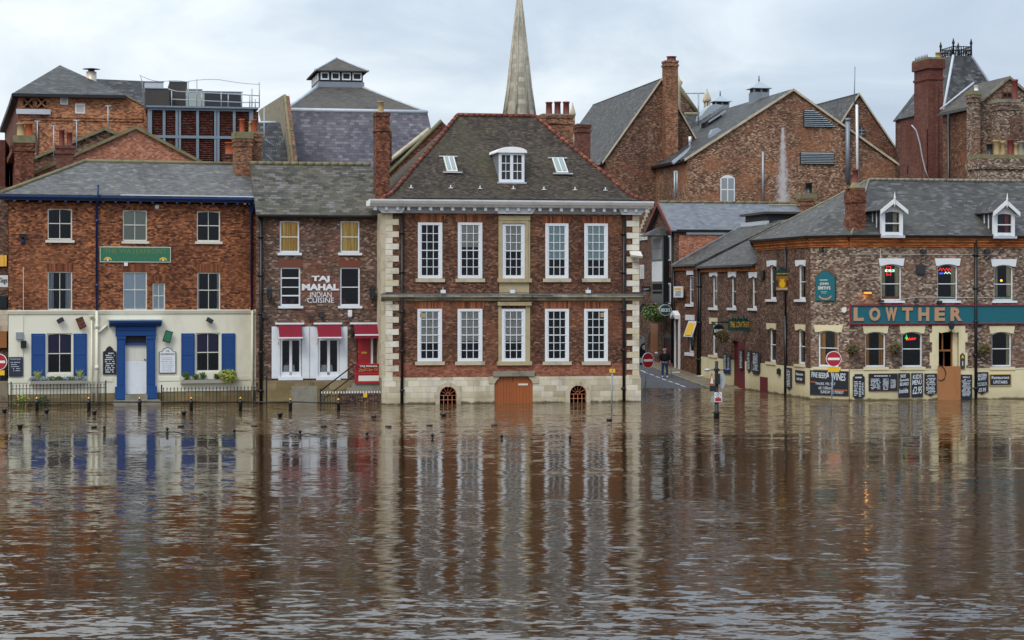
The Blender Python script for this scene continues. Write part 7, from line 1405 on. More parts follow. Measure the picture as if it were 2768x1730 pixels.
for i in range(4): q0 = la+.1+(lb_-la-.1)*i/4; q1 = la+(lb_-la)*(i+1)/4-.1; w_ = T.part('lantern_window', MB().box(q0, q0+.09, v+10.2, v+10.3, z1+.15, z2-.1).box(q1-.09, q1, v+10.2, v+10.3, z1+.15, z2-.1).box(q0+.09, q1-.09, v+10.202, v+10.3, z2-.2, z2-.1).box(q0+.09, q1-.09, v+10.202, v+10.3, z1+.15, z1+.25), 'white', lt)
for i in range(4): T.part('side_pane', MB().box(la-.05, la, v+10.6+i*1.35, v+11.6+i*1.35, z1+.15, z2-.12), 'leadw', lt)
um = (la+lb_)/2; ez_ = z2+.0; apx = (um, v+13.1, G.z(911, 156, v+13)); eo = [(la-.35, v+9.9, ez_), (lb_+.35, v+9.9, ez_), (lb_+.35, v+16.4, ez_), (la-.35, v+16.4, ez_)]
m = MB()
for i in range(4): m.slab([eo[i], eo[(i+1) % 4], apx], .1)
T.part('lantern_roof', m, 'slateU', lt); m = MB()
for i in (0, 1): m.tube([eo[i], apx], .08, 6)
T.part('lantern_hips', m, 'leadw', lt)
v0, z0 = side(G, 768, 258, G.u(768, 34)); up_ = G.u(768, 34)
T = Thing('parapet_wall', 'cream rendered sloping parapet wall at the left end of the lantern hall', 'wall', G, (up_, 34, 5)); q = [side(G, *p_, up_) for p_ in ((700, 300), (766, 259), (790, 460), (740, 470))]
T.part('render', MB().uprism(q, up_-.05, up_), 'stone2'); T.part('brick_edge', MB().uprism([(q[1][0]-.02, q[1][1]), (q[1][0]-.05, q[1][1]), (q[2][0]-.05, q[2][1]), (q[2][0]-.02, q[2][1])], up_-.05, up_+.4).uprism([(q[1][0], q[1][1]), (q[2][0], q[2][1]), (q[2][0]+.6, q[2][1]), (q[1][0]+.6, q[1][1])], up_+.001, up_+.4), 'brickH')
T.part('coping', MB().tube([(up_+.1, *q[0]), (up_+.1, *q[1]), (up_+.1, *q[2])], .12, 6), 'mossc')
v = 30; T = Thing('slate_lean_to', 'dull slate lean-to roof left of the lantern hall behind the double chimney', 'building', G, (G.u(735, v), v, .5)); T.part('roof', MB().slab([G.p(690, 470, v), G.p(790, 470, v), G.p(757, 331, v+2.5), G.p(690, 331, v+2.5)], .15), 'slateD'); T.part('lead_edge', MB().tube([G.p(695, 331, v+2.5), G.p(745, 331, v+2.5)], .1, 6), 'leadw'); T.part('wall', MB().box(G.u(690, v), G.u(790, v), v+.3, v+3, .5, G.z(740, 470, v)), 'brickS')
# --- roofs squeezed between the lantern hall and the mansion
v = 15.5; T = Thing('neighbour_gable', 'narrow brick gable edge running up beside the left hip of the mansion roof', 'building', G, (G.u(1120, v), v, .5))
T.part('gable_wall', MB().prism([G.p(1040, 480, v)[::2], G.p(1193, 326, v)[::2], G.p(1290, 420, v)[::2], (G.u(1290, v), .5), (G.u(1040, v), .5)], v, v+.4), 'brickRd'); T.part('coping', MB().tube([G.p(1040, 480, v), G.p(1193, 326, v)], .12, 6), 'mossc')
v = 19; T = Thing('tiled_gable', 'tiled roof with pale coping stones behind the mansion, left', 'building', G, (G.u(1110, v), v, .5)); p_ = [G.p(1020, 470, v), G.p(1057, 432, v), G.p(1160, 350, v), G.p(1240, 420, v)]
T.part('roof', MB().slab([G.p(1020, 560, v-3), G.p(1240, 560, v-3), G.p(1160, 352, v+.2), G.p(1057, 434, v+.2), G.p(1020, 472, v+.2)], .12), 'tileC'); T.part('coping', MB().tube([p_[0], p_[1], p_[2]], .16, 6), 'stone'); T.part('wall', MB().prism([(q[0], q[2]-.2) for q in p_]+[(G.u(1240, v), .5), (G.u(1020, v), .5)], v+.4, v+2), 'brickH')
# --- spire
v = 90; us = G.u(1404, v); T = Thing('church_spire', 'tall slender pale stone octagonal church spire', 'spire', G, (us, v, 5)); S1 = (G.u(1445, v)-G.u(1363, v))/2; z1, z0, zap = G.z(1404, 311, v), G.z(1404, 400, v), G.z(1404, -66, v)
T.part('spire_stone', MB().lathe(us, v, [(S1*1.30, z0), (S1*1.03, z1), (S1*.80, G.z(1404, 240, v)), (.02, zap)], 8, .39), 'spire'); m = MB()
for k in range(8): an = 2*math.pi*k/8+.39; m.tube([(us+S1*1.04*math.cos(an), v+S1*1.04*math.sin(an), z1), (us+S1*.81*math.cos(an), v+S1*.81*math.sin(an), G.z(1404, 240, v)), (us, v, zap)], .12, 5, .04)
T.part('edge_rolls', m, 'spire'); T.part('tower', MB().box(us-S1*1.3, us+S1*1.3, v-S1*1.3, v+S1*1.3, .5, z0), 'spire')
# --- right of the mansion
T = gablehall('steep_gabled_hall', 'steep gabled brown brick hall with dark slate roof right of the mansion', 'hall', (1787.5, 214), (1636, 428), (1905, 420), 47, 22, 'brickH', 'slateD')
T.part('lean_side', MB().box(T.d[2]-2.2, T.d[2]-.02, 47.6, 60, .5, T.d[3]-1.4), 'brickS')
stack('very tall brick chimney rising in front of the steep gable', G, 1799, 1833, 163, 640, 46, .95, 'brickSt', ((1815, 153, .4, 'terrad'),), None)
v = 66; ua = G.u(1815, v); T = Thing('rear_gable', 'brick gable with stone coping behind the tall chimney', 'building', G, (ua, v, .5)); T.part('gable_wall', MB().prism([(G.u(1740, v), .5), (G.u(1893, v), .5), G.p(1893, 318, v)[::2], G.p(1822, 218, v)[::2], G.p(1740, 300, v)[::2]], v, v+.4), 'brickS'); T.part('coping', MB().tube([G.p(1822, 216, v), G.p(1893, 316, v)], .2, 6), 'mossc')
v = 58; T = Thing('low_slate_roof', 'low dark slate roof behind the ventilators under the aerial', 'building', G, (G.u(1900, v), v, .5)); T.part('roof', MB().slab([G.p(1838, 430, v-5), G.p(1985, 430, v-5), G.p(1985, 308, v), G.p(1850, 308, v)], .15), 'slateD'); T.part('ridge', MB().tube([G.p(1850, 308, v), G.p(1985, 308, v)], .15, 6), 'stone2'); T.part('wall', MB().box(G.u(1845, v), G.u(1985, v), v, v+4, .5, G.z(1900, 312, v)), 'brickS')
def pinnacle(label, px, y0, y1, v, wd):
    u_ = G.u(px, v); a, b = G.z(px, y1, v), G.z(px, y0, v); h = b-a; T2 = Thing('stone_pinnacle', label, 'pinnacle', G, (u_, v, a-2)); r_ = (G.u(px+wd/2, v)-G.u(px-wd/2, v))/2
    T2.part('base', MB().box(u_-r_*.9, u_+r_*.9, v-r_*.9, v+r_*.9, a-6, a), 'stone')
    for k in range(6): an = k*math.pi/3; T2.part('column', MB().tube([(u_+r_*.62*math.cos(an), v+r_*.62*math.sin(an), a), (u_+r_*.62*math.cos(an), v+r_*.62*math.sin(an), a+h*.5)], r_*.14, 6), 'stone')
    T2.part('cap', MB().lathe(u_, v, [(r_*.8, a+h*.46), (r_, a+h*.52), (r_*.95, a+h*.58), (r_*.2, a+h*.92), (r_*.1, a+h*.94), (r_*.2, a+h*.97), (.02, b)], 12), 'stone')
pinnacle('ornate stone pinnacle on columns behind the aerial', 1911, 240, 308, 70, 24); pinnacle('small stone pinnacle just right of the three dark red pots', 1548, 278, 345, 30, 17); 
u_ = G.u(1834, 60); T = Thing('stone_finial', 'small carved stone finial peeping out right of the tall chimney', 'finial', G, (u_, 60, 10)); T.part('shaft', MB().lathe(u_, 60, [(.2, 10), (.2, G.z(1834, 235, 60)), (.38, G.z(1834, 222, 60)), (.15, G.z(1834, 214, 60)), (.02, G.z(1834, 203, 60))], 8), 'stone')
T = Thing('stone_balustrade', 'short stone balustrade between the three-pot chimney and the small red chimney', 'balustrade', G, (G.u(1552, 16), 16, 10)); a, b = G.u(1545, 16), G.u(1572, 16); z0, z1 = G.z(1558, 388, 16), G.z(1558, 350, 16); T.part('rails', MB().box(a, b, 16, 16.4, z1, z1+.2).box(a-.1, b+.1, 15.9, 16.5, z0-.3, z0), 'stone2')
for k in range(5): T.part('baluster', MB().lathe(a+.1+(b-a-.2)*k/4, 16.2, [(.05, z0), (.08, z0+.25), (.03, (z0+z1)/2), (.06, z1)], 8), 'stone')
T.part('pier', MB().box(a, b, 16, 16.6, .5, z0-.3), 'stone2')
stack('small square red chimney standing on the dark roof right of the mansion', G, 1562.5, 1596, 337, 430, 14, 1.0, 'brickR', (), 'stone2', .06)
# warehouses
T = gablehall('warehouse', 'wide mottled brick warehouse gable with a white stain and two louvred vents', 'warehouse', (2143, 243), (1858, 427), (2420, 440), 38.4, 20, 'brickW', 'slateD')
V = 38.4; flatwin(T, G, 1947, 1986, 473, 546, V, arch=.25, cols=2, rows=2, fill='gray')
for out, n in (([(2171, 343), (2261, 343), (2200, 298), (2171, 297)], 9), ([(2162, 443), (2254.6, 443), (2254.6, 412), (2162, 412)], 7)):
    q = G.uz(out, V); fr_ = T.part('louvre_vent', MB().prism(q, V-.06, V-.003), 'louvre'); z0, z1 = q[0][1], q[3][1]
    for k in range(n):
        z = z0+(z1-z0)*(k+.3)/n; a = q[0][0]; b = q[1][0]-(z-z0)/(z1-z0)*(q[1][0]-q[2][0]) if out[2][0] < 2250 else q[1][0]
        T.part('louvre_blade', MB().slab([(a+.06, V-.2, z), (b-.08, V-.2, z), (b-.08, V-.09, z+.07), (a+.06, V-.09, z+.07)], .02), 'galvl', fr_)
T.part('white_stain', (lambda m: m)(MB().leaves((G.u(2116, V), V-.005, G.z(2116, 420, V)), (.01, .001, .01), 1, .01, 1)), 'white') if False else None
def stainmat():
    m, t, p = newmat('lime_stain'); uv = nn(t, 'ShaderNodeUVMap').outputs[0]; n = noi(t, uv, 4.5, 7, .8, 1, .5); g = nn(t, 'ShaderNodeTexCoord'); s_ = nn(t, 'ShaderNodeSeparateXYZ'); t.links.new(g.outputs['Generated'], s_.inputs[0])
    dx = M(t, 'ABSOLUTE', M(t, 'SUBTRACT', s_.outputs[0], .5)); wz = M(t, 'MULTIPLY_ADD', M(t, 'SUBTRACT', 1.0, s_.outputs[2]), .38, .10)
    e_ = M(t, 'SUBTRACT', 1.0, M(t, 'DIVIDE', dx, wz)); al = sstep(t, M(t, 'ADD', e_, M(t, 'MULTIPLY', M(t, 'SUBTRACT', n.outputs['Fac'], .5), 3.0)), .0, .9)
    p.inputs['Base Color'].default_value = lin('#c4bcbb'); p.inputs['Roughness'].default_value = .9; t.links.new(M(t, 'MULTIPLY', al, .85), p.inputs['Alpha']); return m
MT['stain'] = stainmat(); a = G.R(2088, 345, 2144, 554, V); T.part('lime_stain', MB().poly([(a[0], V-.008, a[2]), (a[1], V-.008, a[2]), (a[1], V-.008, a[3]), (a[0], V-.008, a[3])]), 'stain')
T.part('flue_pipe', MB().tube([(G.u(2286, V), V-.4, G.z(2286, 494, V)), (G.u(2286, V), V-.4, G.z(2286, 324, V))], .16, 12).lathe(G.u(2286, V), V-.4, [(.2, G.z(2286, 328, V)), (.2, G.z(2286, 321, V))], 12), 'galv')
T.part('conduit', MB().tube([(G.u(2061, V), V-.1, G.z(2061, 550, V)), (G.u(2061, V), V-.1, G.z(2061, 410, V))], .09, 6), 'galvl')
T.part('white_pipe', MB().tube([(G.u(2310, V), V-.6, G.z(2310, 510, V)), (G.u(2308, V), V-.6, G.z(2308, 285, V))], .1, 8), 'white'); T.part('lightning_rod', MB().tube([G.p(2309, 286, V-.6), G.p(2311, 180, V-.6)], .035, 6), 'galv')
us_, zs_ = T.d[0], T.d[1]
for px, y0, y1, lab in ((2052, 206, 284, 'louvred lead ventilator with pointed roof higher on the warehouse ridge'), (1947, 247, 312, 'louvred lead ventilator with pointed roof lower on the warehouse ridge')):
    # distance at which this pixel column meets the ridge line
    best = min(((abs(G.u(px, V+k*.1)-us_), V+k*.1) for k in range(260))); vv = best[1]; z1 = zs_; r_ = 1.0*.95*(19 if px > 2000 else 17)/19*((148+vv-V)/155)/1.05
    T2 = Thing('roof_ventilator', lab, 'ventilator', G, (us_, vv, zs_), 'ventilators on the warehouse ridge'); hh = (G.z(px, y0, vv)-zs_)
    T2.part('base', MB().box(us_-r_*.9*.75, us_+r_*.9*.75, vv-r_*.7, vv+r_*.7, zs_-1, zs_+hh*.30), 'lead'); T2.part('louvres', MB().box(us_-r_*.8*.75, us_+r_*.8*.75, vv-r_*.6, vv+r_*.6, zs_+hh*.30, zs_+hh*.45), 'louvre')
    for sx in (-1, 0, 1): T2.part('corner_post', MB().box(us_+sx*r_*.62-.07, us_+sx*r_*.62+.07, vv-r_*.68, vv-r_*.6, zs_+hh*.30, zs_+hh*.45), 'galv')
    T2.part('pointed_roof', MB().lathe(us_, vv, [(r_*1.25, zs_+hh*.45), (r_*1.25, zs_+hh*.47), (.06, zs_+hh*.78)], 4, .785), 'galvl'); T2.part('finial', MB().tube([(us_, vv, zs_+hh*.76), (us_, vv, zs_+hh*1.02)], .06, 6), 'lead')
def onW(px, py):
    k_ = (T.d[1]-T.d[3])/(T.d[0]-T.d[2]); best = None
    for i in range(300):
        v_ = V+i*.07; u_ = G.u(px, v_); z = G.z(px, py, v_); e_ = abs(z-(T.d[3]+(u_-T.d[2])*k_)); best = (e_, u_, v_, z) if best is None or e_ < best[0] else best
    return best[1:]
u_, v_, z = onW(1918, 338); T2 = Thing('dome_rooflight', 'open pale domed rooflight tilted on the dark warehouse roof', 'rooflight', G, (u_, v_, z)); k_ = (T.d[1]-T.d[3])/(T.d[0]-T.d[2])
m = MB(); L_ = .95; n_ = 8; bt = [(u_+L_*(i/n_-.5)*2, z+k_*L_*(i/n_-.5)*2+.9) for i in range(n_+1)]; tp = [(u_+L_*(i/n_-.5)*2-.15, z+k_*L_*(i/n_-.5)*2+.9+.55*math.sin(math.pi*i/n_)) for i in range(n_+1)]
T2.part('dome', m.prism(bt+tp[::-1][1:-1], v_-.7, v_+.7), 'galvl'); T2.part('kerb', MB().prism([(u_-.5, z-k_*.5-.1), (u_+.8, z+k_*.8-.1), (u_+.8, z+k_*.8+.45), (u_-.5, z-k_*.5+.45)], v_-.6, v_+.6), 'louvre'); T2.part('white_rail', MB().prism([(u_-.3, z-k_*.3+.3), (u_+1.1, z+k_*1.1+.3), (u_+1.1, z+k_*1.1+.45), (u_-.3, z-k_*.3+.45)], v_-.8, v_-.65), 'galvl')
u_, v_, z = onW(1930, 368); T2 = Thing('roof_cowl', 'small curved grey cowl near the edge of the warehouse roof', 'cowl', G, (u_, v_, z)); T2.part('hood', MB().prism([(u_-.35, z-.3), (u_+.5, z+.25), (u_+.45, z+.45), (u_+.2, z+.6), (u_-.2, z+.45), (u_-.35, z+.1)], v_-.3, v_+.3), 'galvl')
u_, v_, z = onW(1865, 398); T2 = Thing('roof_flue', 'short white flue above the lead valley of the warehouse roof', 'flue', G, (u_, v_, z)); T2.part('pipe', MB().tube([(u_, v_, z-.2), (u_, v_, z+.6)], .09, 10), 'galvl'); T2.part('white_collar', MB().tube([(u_, v_, z+.3), (u_, v_, z+.8)], .11, 10), 'white')
T2 = Thing('valley_gutter', 'lead valley gutter between the steep hall and the warehouse roof', 'gutter', G, (G.u(1840, 40), 40, 10)); T2.part('lead_sheet', MB().slab([G.p(1815, 436, 38.6), G.p(1822, 442, 38.3), G.p(1886, 390, 44), G.p(1878, 386, 45)], .1), 'lead')
T2 = Thing('white_pipe_pair', 'white looped vent pipe beside the tall chimney base', 'pipe', G, G.p(1826, 540, 37)); m = MB().tube([G.p(1823.5, 545, 38), G.p(1823.5, 464, 38)], .06, 8).tube([G.p(1830, 530, 38), G.p(1830, 464, 38)], .06, 8).tube([G.p(1822, 464, 38), G.p(1831.5, 464, 38)], .06, 8); T2.part('loop', m, 'galvl')
T = gablehall('warehouse', 'steep brick warehouse gable with a round window, behind the wide mottled one', 'warehouse', (2320.6, 254), (2271, 333), (2450, 446), 44, 14, 'brickH', 'slateD', over=.1)
v = 44; uc, zc_ = G.u(2324, v), G.z(2324, 357, v); r_ = .40; w_ = T.part('round_window', MB().disc(uc, zc_, r_*1.12, r_*1.12, v-.04, v-.003), 'louvre')
for k in (-.33, .33): T.part('glazing_bar', MB().box(uc+k*r_-.02, uc+k*r_+.02, v-.06, v-.04, zc_-r_*.95, zc_+r_*.95), 'gray', w_); T.part('glazing_bar', MB().box(uc-r_*.95, uc+r_*.95, v-.058, v-.041, zc_+k*r_-.03, zc_+k*r_+.03), 'gray', w_)
# aerials
def aerial(label, fr, px, y0, y1, v, arms=((-25, 15, 0),), r_=.03, name='tv_aerial'):
    T2 = Thing(name, label, 'aerial', fr, (fr.u(px, v), v, fr.z(px, y1, v))); T2.part('mast', MB().tube([(fr.u(px, v), v, fr.z(px, y1, v)), (fr.u(px, v), v, fr.z(px, y0, v))], r_, 6), 'galvl')
    for a, b, dy in arms:
        m = MB().tube([fr.p(px+a, y0+dy, v), fr.p(px+b, y0+dy+abs(dy)*.3, v)], r_*.7, 5); n = 7
        for k in range(n): xx = px+a+(b-a)*k/(n-1); m.tube([fr.p(xx, y0+dy-2.2, v), fr.p(xx, y0+dy+2.2, v)], r_*.4, 4)
        T2.part('boom', m, 'galvl')
aerial('television aerial with a long boom beside the stone pinnacle', G, 1888, 252, 340, 50, ((-36, 15, 0),), .06)
aerial('white television aerial leaning over the front right chimney pots', G, 2672, 348, 445, 12, ((-14, 60, 0), (-16, 10, 6)), .05)
aerial('white mast with two booms right of the double chimney stack', G, 714, 290, 424, 7, ((-5, 30, 82), (-6, 34, 118)), .03)
for px, y0, y1, v_, lb in ((101, 327, 420, 11, 'thin aerial mast left of the squat red chimney'), (145, 340, 436, 11, 'thin aerial mast with loop just left of the squat red chimney'), (207, 325, 408, 11.5, 'thin aerial mast right of the squat red chimney'), (292, 286, 360, 14, 'white aerial mast standing on the smaller weathered gable')):
    aerial(lb, G, px, y0, y1, v_, ((-7, 7, 1),), .035)
# --- far right
v = 19.6; T = Thing('red_chimney_block', 'huge red painted chimney block with flared top rising above the slate roofs', 'chimney', G, (G.u(2510, v), v, .5))
a, b = G.u(2509, v), G.u(2549, v); zt_ = G.z(2529, 160, v); zs_ = G.z(2529, 185, v); d_ = 2.3; zb_ = G.z(2529, 500, v)-3
m = MB().box(a, b, v, v+d_, zb_, zs_).box(a-.12, b+.12, v-.12, v+d_+.12, zs_+.0, zt_).box(a-.06, b+.06, v-.06, v+d_+.06, G.z(2529, 215, v), G.z(2529, 209, v)).box(a+.42, b-.42, v-.2, v, zb_, zs_-1); T.part('shaft', m, 'brickR')
T.part('capping', MB().box(a-.1, b+.1, v-.1, v+d_+.1, zt_, zt_+.12), 'mossc'); mm = MB(); pot(mm, G.u(2536, v+1), v+1, zt_+.1, G.z(2536, 142, v+1), .2); T.part('chimney_pot', mm, 'buff')
for k in range(9): T.part('bird_spike', MB().lathe(a+.02, v+.2+k*.24, [(.05, zt_+.1), (.01, zt_+.35)], 5), 'louvre')
v = 21.5; T = Thing('red_side_building', 'red painted side building with dark arch left of the huge chimney block', 'building', G, (G.u(2450, v), v, .5)); a = G.u(2471, v+1)
zt_ = G.z(2471, 318, v+2); T.part('wall', MB().box(a, G.u(2555, v), v+1, v+3.4, .5, zt_), 'brickR')
T.part('roof', MB().slab([(a-.15, v+.8, zt_), (a-.15, v+3.5, zt_), (a+1.4, v+3.5, zt_+1.75), (a+1.4, v+.8, zt_+1.75)][::-1], .12), 'slateD'); q = [side(G, *p_, a-.02) for p_ in ((2452, 440), (2470, 440), (2470, 470), (2452, 470))]
T.part('dark_arch', MB().uprism([(q[0][0]+(q[1][0]-q[0][0])*(.5-.5*math.cos(math.pi*k/8)), q[2][1]+(q[0][1]-q[2][1])*(.5+.5*math.sin(math.pi*k/8))) for k in range(9)]+[(q[2][0], q[2][1]), (q[3][0], q[3][1])], a-.02, a+.05), 'dark'); T.part('side_panel', MB().box(G.u(2471, v), G.u(2471, v)+.1, v-1.9, v+1, .5, zt_-1), 'brickR')
v = 11.5; T = gablehall('brown_gabled_block', 'tall brown brick block with gable and black pipes at the right behind the corner pub', 'building', (2726, 210), (2640, 281), (2830, 300), v, 5, 'brickL', 'slateU', verge='stone2')
ul = T.d[2]; T.part('plastered_side', MB().box(ul-.05, ul-.01, v+.3, v+4.9, .5, T.d[3]-.3), 'brickC')
T.part('gable_flashing', MB().tube([(ul-.2, v+4.95, T.d[3]+.1), (T.d[0], v+4.95, T.d[1]+.2)], .07, 6), 'leadw')
for px in (2621, 2646): T.part('downpipe', MB().tube([(ul-.2-(.2 if px < 2630 else 0), v+(3.2 if px < 2630 else .2), 6), (ul-.2-(.2 if px < 2630 else 0), v+(3.2 if px < 2630 else .2), G.z(px, 296, v))], .1, 8), 'black')
flatwin(T, G, 2709, 2735, 249, 265, v, fill='dark', cols=2, rows=1, mat='brownw')
flatwin(T, G, 2655, 2666, 447, 491, v, cols=1, rows=2)
stack('corbelled little chimney with white cowl on the eaves of the brown gabled block', G, 2628, 2650, 256, 300, v-.4, .8, 'brickL', ((2639, 232, .14, 'white'),), 'mossc', .25)
stack('stepped brick chimney with one tall red pot in front of the brown gable', G, 2703, 2755, 277, 470, 9.6, 1.2, 'brickL', ((2744, 215, .17, 'terrad'),), 'stone2', .2)
v = 9.2; T = Thing('brick_extension', 'dark mossy brick wall at the right edge behind the mixed pots', 'wall', G, (G.u(2750, v), v, .5)); T.part('wall', MB().box(G.u(2738, v), G.u(2850, v), v, v+2, .5, G.z(2755, 314, v)), 'brickS')
T2 = Thing('fire_ladder', 'black iron ladder cage on the brown wall right of the pipes', 'ladder', G, G.p(2690, 350, 11)); T2.part('rails', MB().tube([G.p(2686, 375, 11), G.p(2690, 306, 11)], .04, 6).tube([G.p(2696, 375, 11), G.p(2699, 306, 11)], .04, 6).tube([G.p(2690, 306, 11), G.p(2699, 306, 11)], .04, 6), 'iron')
for k in range(6): T2.part('rung', MB().tube([G.p(2687+k*.7, 368-k*11, 11), G.p(2696+k*.6, 368-k*11, 11)], .025, 5), 'iron')
T2 = Thing('hanging_cable', 'loose pale cable hanging down the red painted walls', 'cable', G, G.p(2490, 420, 16)); T2.part('cable', MB().tube([G.p(a, b, 17) for a, b in ((2464, 338), (2476, 352), (2486, 385), (2492, 420), (2500, 455), (2513, 490))], .04, 5), 'leadw')
# mansard tower with cresting
v = 34; T = Thing('mansard_tower', 'slate mansard tower roof with lead hips and iron cresting', 'tower', G, (G.u(2610, v), v, .5))
z1, z0 = G.z(2600, 150, v+3), G.z(2600, 300, v); T0 = [(G.u(2577, v+3), v+3, z1), (G.u(2625, v+3), v+3, z1), (G.u(2625, v+3), v+5.3, z1), (G.u(2577, v+3), v+5.3, z1)]; a, b = G.u(2550, v), G.u(2728, v)
B0 = [(a, v, z0), (b, v, z0), (b, v+9, z0), (a-.2, v+9, z0)]; m = MB()
for i in range(4): m.slab([B0[i], B0[(i+1) % 4], T0[(i+1) % 4], T0[i]], .1)
T.part('roof', m.slab(T0, .1), 'slateD'); T.part('lead_hip', MB().tube([B0[0], T0[0]], .1, 6), 'leadw'); T.part('lead_hip', MB().tube([B0[1], T0[1]], .08, 6), 'lead'); T.part('wall', MB().box(a, b, v+.2, v+9, .5, z0), 'brickS')
ct = G.z(2600, 124, v+3)
for i in range(4):
    p_, q_ = Vector(T0[i]), Vector(T0[(i+1) % 4]); T.part('cresting_post', MB().lathe(p_.x, p_.y, [(.09, z1-.1), (.07, ct+.1), (.12, ct+.2), (.02, ct+.55)], 8), 'iron'); m = MB(); n = 7
    for h in (.15, .55, .92): m.tube([p_+Vector((0, 0, (ct-z1)*h)), q_+Vector((0, 0, (ct-z1)*h))], .035, 5)
    for k in range(1, n): s0 = p_+(q_-p_)*k/n; s1 = p_+(q_-p_)*((k+.5)/n); m.tube([s0, s0+Vector((0, 0, ct-z1))], .03, 5).tube([s0+Vector((0, 0, .1)), s1+Vector((0, 0, (ct-z1)*.55)), s0+Vector((0, 0, (ct-z1)*.9))], .025, 5)
    T.part('cresting', m, 'iron')
stack('small brick chimney with black pot on the pale slate ridge in front of the warehouse', G, 2168, 2204, 537, 575, 24, .9, 'brickSt', ((2186, 494, .26, 'black'),), 'mossc', .35)
# lane-side link behind the wing so nothing stands open
T = Thing('rear_range', 'low slate roofed range behind the lantern of the pub wing', 'building', G, (G.u(2160, 24), 24, .5)); T.part('roof', MB().slab([G.p(2080, 640, 20), G.p(2330, 640, 20), G.p(2330, 556, 25), G.p(2080, 556, 25)], .12), 'slateL'); T.part('wall', MB().box(G.u(2080, 22), G.u(2330, 22), 22, 27, .5, G.z(2150, 585, 22)), 'brickS'); T.part('ridge', MB().tube([G.p(2080, 555, 25), G.p(2330, 555, 25)], .1, 6), 'stone2')
# far-left alley
v = 14; T = Thing('alley_building', 'dark red-brown building seen in the gap at the left edge', 'building', G, (G.u(-20, v), v, 0)); T.part('wall', MB().box(G.u(-140, v), G.u(26, v), v, v+8, -.5, G.z(0, 505, v)), 'brickS'); T.part('upper_wall', MB().box(G.u(-140, v+18), G.u(14, v+18), v+18, v+24, .5, G.z(0, 378, v+18)), 'brickR')
for y0, y1, mt in ((690, 720, 'mustard'), (890, 940, 'ply'), (800, 835, 'cardark'), (965, 1030, 'black')): T.part('shop_panel', MB().box(G.u(-30, v-.2), G.u(18, v-.2), v-.2, v, G.z(0, y1, v), G.z(0, y0, v)), mt)
T.part('low_wall', MB().box(G.u(-140, v-4), G.u(22, v-4), v-4.4, v-4, -.5, G.z(0, 1030, v-4)), 'stone2'); T.part('rubble_wall', MB().box(G.u(-140, v-3), G.u(22, v-3), v-3.4, v-3, G.z(0, 895, v-3), G.z(0, 838, v-3)), 'ashlar')
s = sign('pub_sign', 'white sign with black script reading Kings in the gap at the left edge', 'sign', G, -14, 21.5, 744, 776, 'white', v=12); s.part('lettering', MB().text('Kings', *rel(s, .28, .95, .25, .8), s.v, .02, 0, 0, .15), 'black')
# ================================================================== G  things standing in the flood
def at(px, py): Y = CH*FPX/(py-HY); return (px-CX)/FPX*Y, Y
def make_bollard(X, Y, h=.62, label=''):
    T2 = Thing('railing_bollard', label, 'bollard', WF, (X, Y, 0), 'black bollards with brass balls')
    T2.part('shaft', MB().lathe(X, Y, [(.085, -.6), (.085, h-.1), (.11, h-.06), (.11, h), (.08, h+.03), (.05, h+.07)], 14), 'black'); T2.part('brass_ball', MB().lathe(X, Y, [(.03, h+.06), (.055, h+.09), (.068, h+.13), (.055, h+.17), (.02, h+.195)], 14), 'gold'); return T2
BX = [(-40, 1109), (100, 1109), (240, 1109), (377.5, 1110), (517, 1111), (650, 1112), (785, 1105), (915, 1104)]
blab = ['outside', 'brass-topped bollard in front of the left shuttered window', 'brass-topped bollard near the left pipes of the pub', 'brass-topped bollard in front of the blue doorcase, right side', 'brass-topped bollard in front of the left part of the right window box', 'brass-topped bollard under the variegated bush', 'brass-topped bollard in front of the left restaurant window', 'brass-topped bollard at the foot of the restaurant handrail']
Yb = 97.6; xs_ = []
for i, (px, py) in enumerate(BX):
    X = (px-CX)/FPX*Yb; h = .48 if py > 1108 else .42
    if i: make_bollard(X, Yb, h, blab[i])
    xs_.append(X)
T2 = Thing('quay_rail', 'long black quayside rail threaded through the brass-topped bollards', 'railing', WF, ((xs_[0]+xs_[-1])/2, Yb, 0))
for i in range(len(xs_)-1): T2.part('rail', MB().tube([(xs_[i]+.1, Yb, .44), (xs_[i+1]-.1, Yb, .38 if i == 6 else .43)], .03, 8), 'iron')
fl = [(126, 1124, .42, 'half sunk flared mooring bollard between the first two brass-topped bollards'), (255, 1126, .38, 'half sunk flared mooring bollard below the second brass-topped bollard'), (497, 1124, .3, 'sunk flared mooring bollard below the blue doorcase and right window box'), (54, 1159, .26, 'nearly sunk mooring bollard low in front of the leftmost railing'), (254, 1157, .13, 'mooring bollard top just showing right of the small chain post'), (757, 1128, .28, 'sunk flared mooring bollard in front of the left restaurant window'), (1010, 1129, .14, 'mooring bollard top awash left of the mansion corner'), (1199, 1126, .2, 'mooring bollard top in front of the left cellar arch'),
      (489, 1154, .1, 'mooring bollard top awash left of the leftmost chained post pair'), (687, 1153, .08, 'mooring bollard top awash below the right end of the pub'), (875, 1154, .1, 'mooring bollard top awash below the red menu case'), (1050, 1154, .08, 'mooring bollard top awash below the left mansion quoins'), (1161, 1151, .08, 'mooring bollard top awash below the cellar arch, left'), (1336, 1150, .07, 'mooring bollard top awash below the left orange gate'), (1647, 1137, .12, 'mooring bollard top awash below the right mansion drainpipe'), (12, 1122, .4, 'mooring bollard at the left edge of the picture')]
proto = None
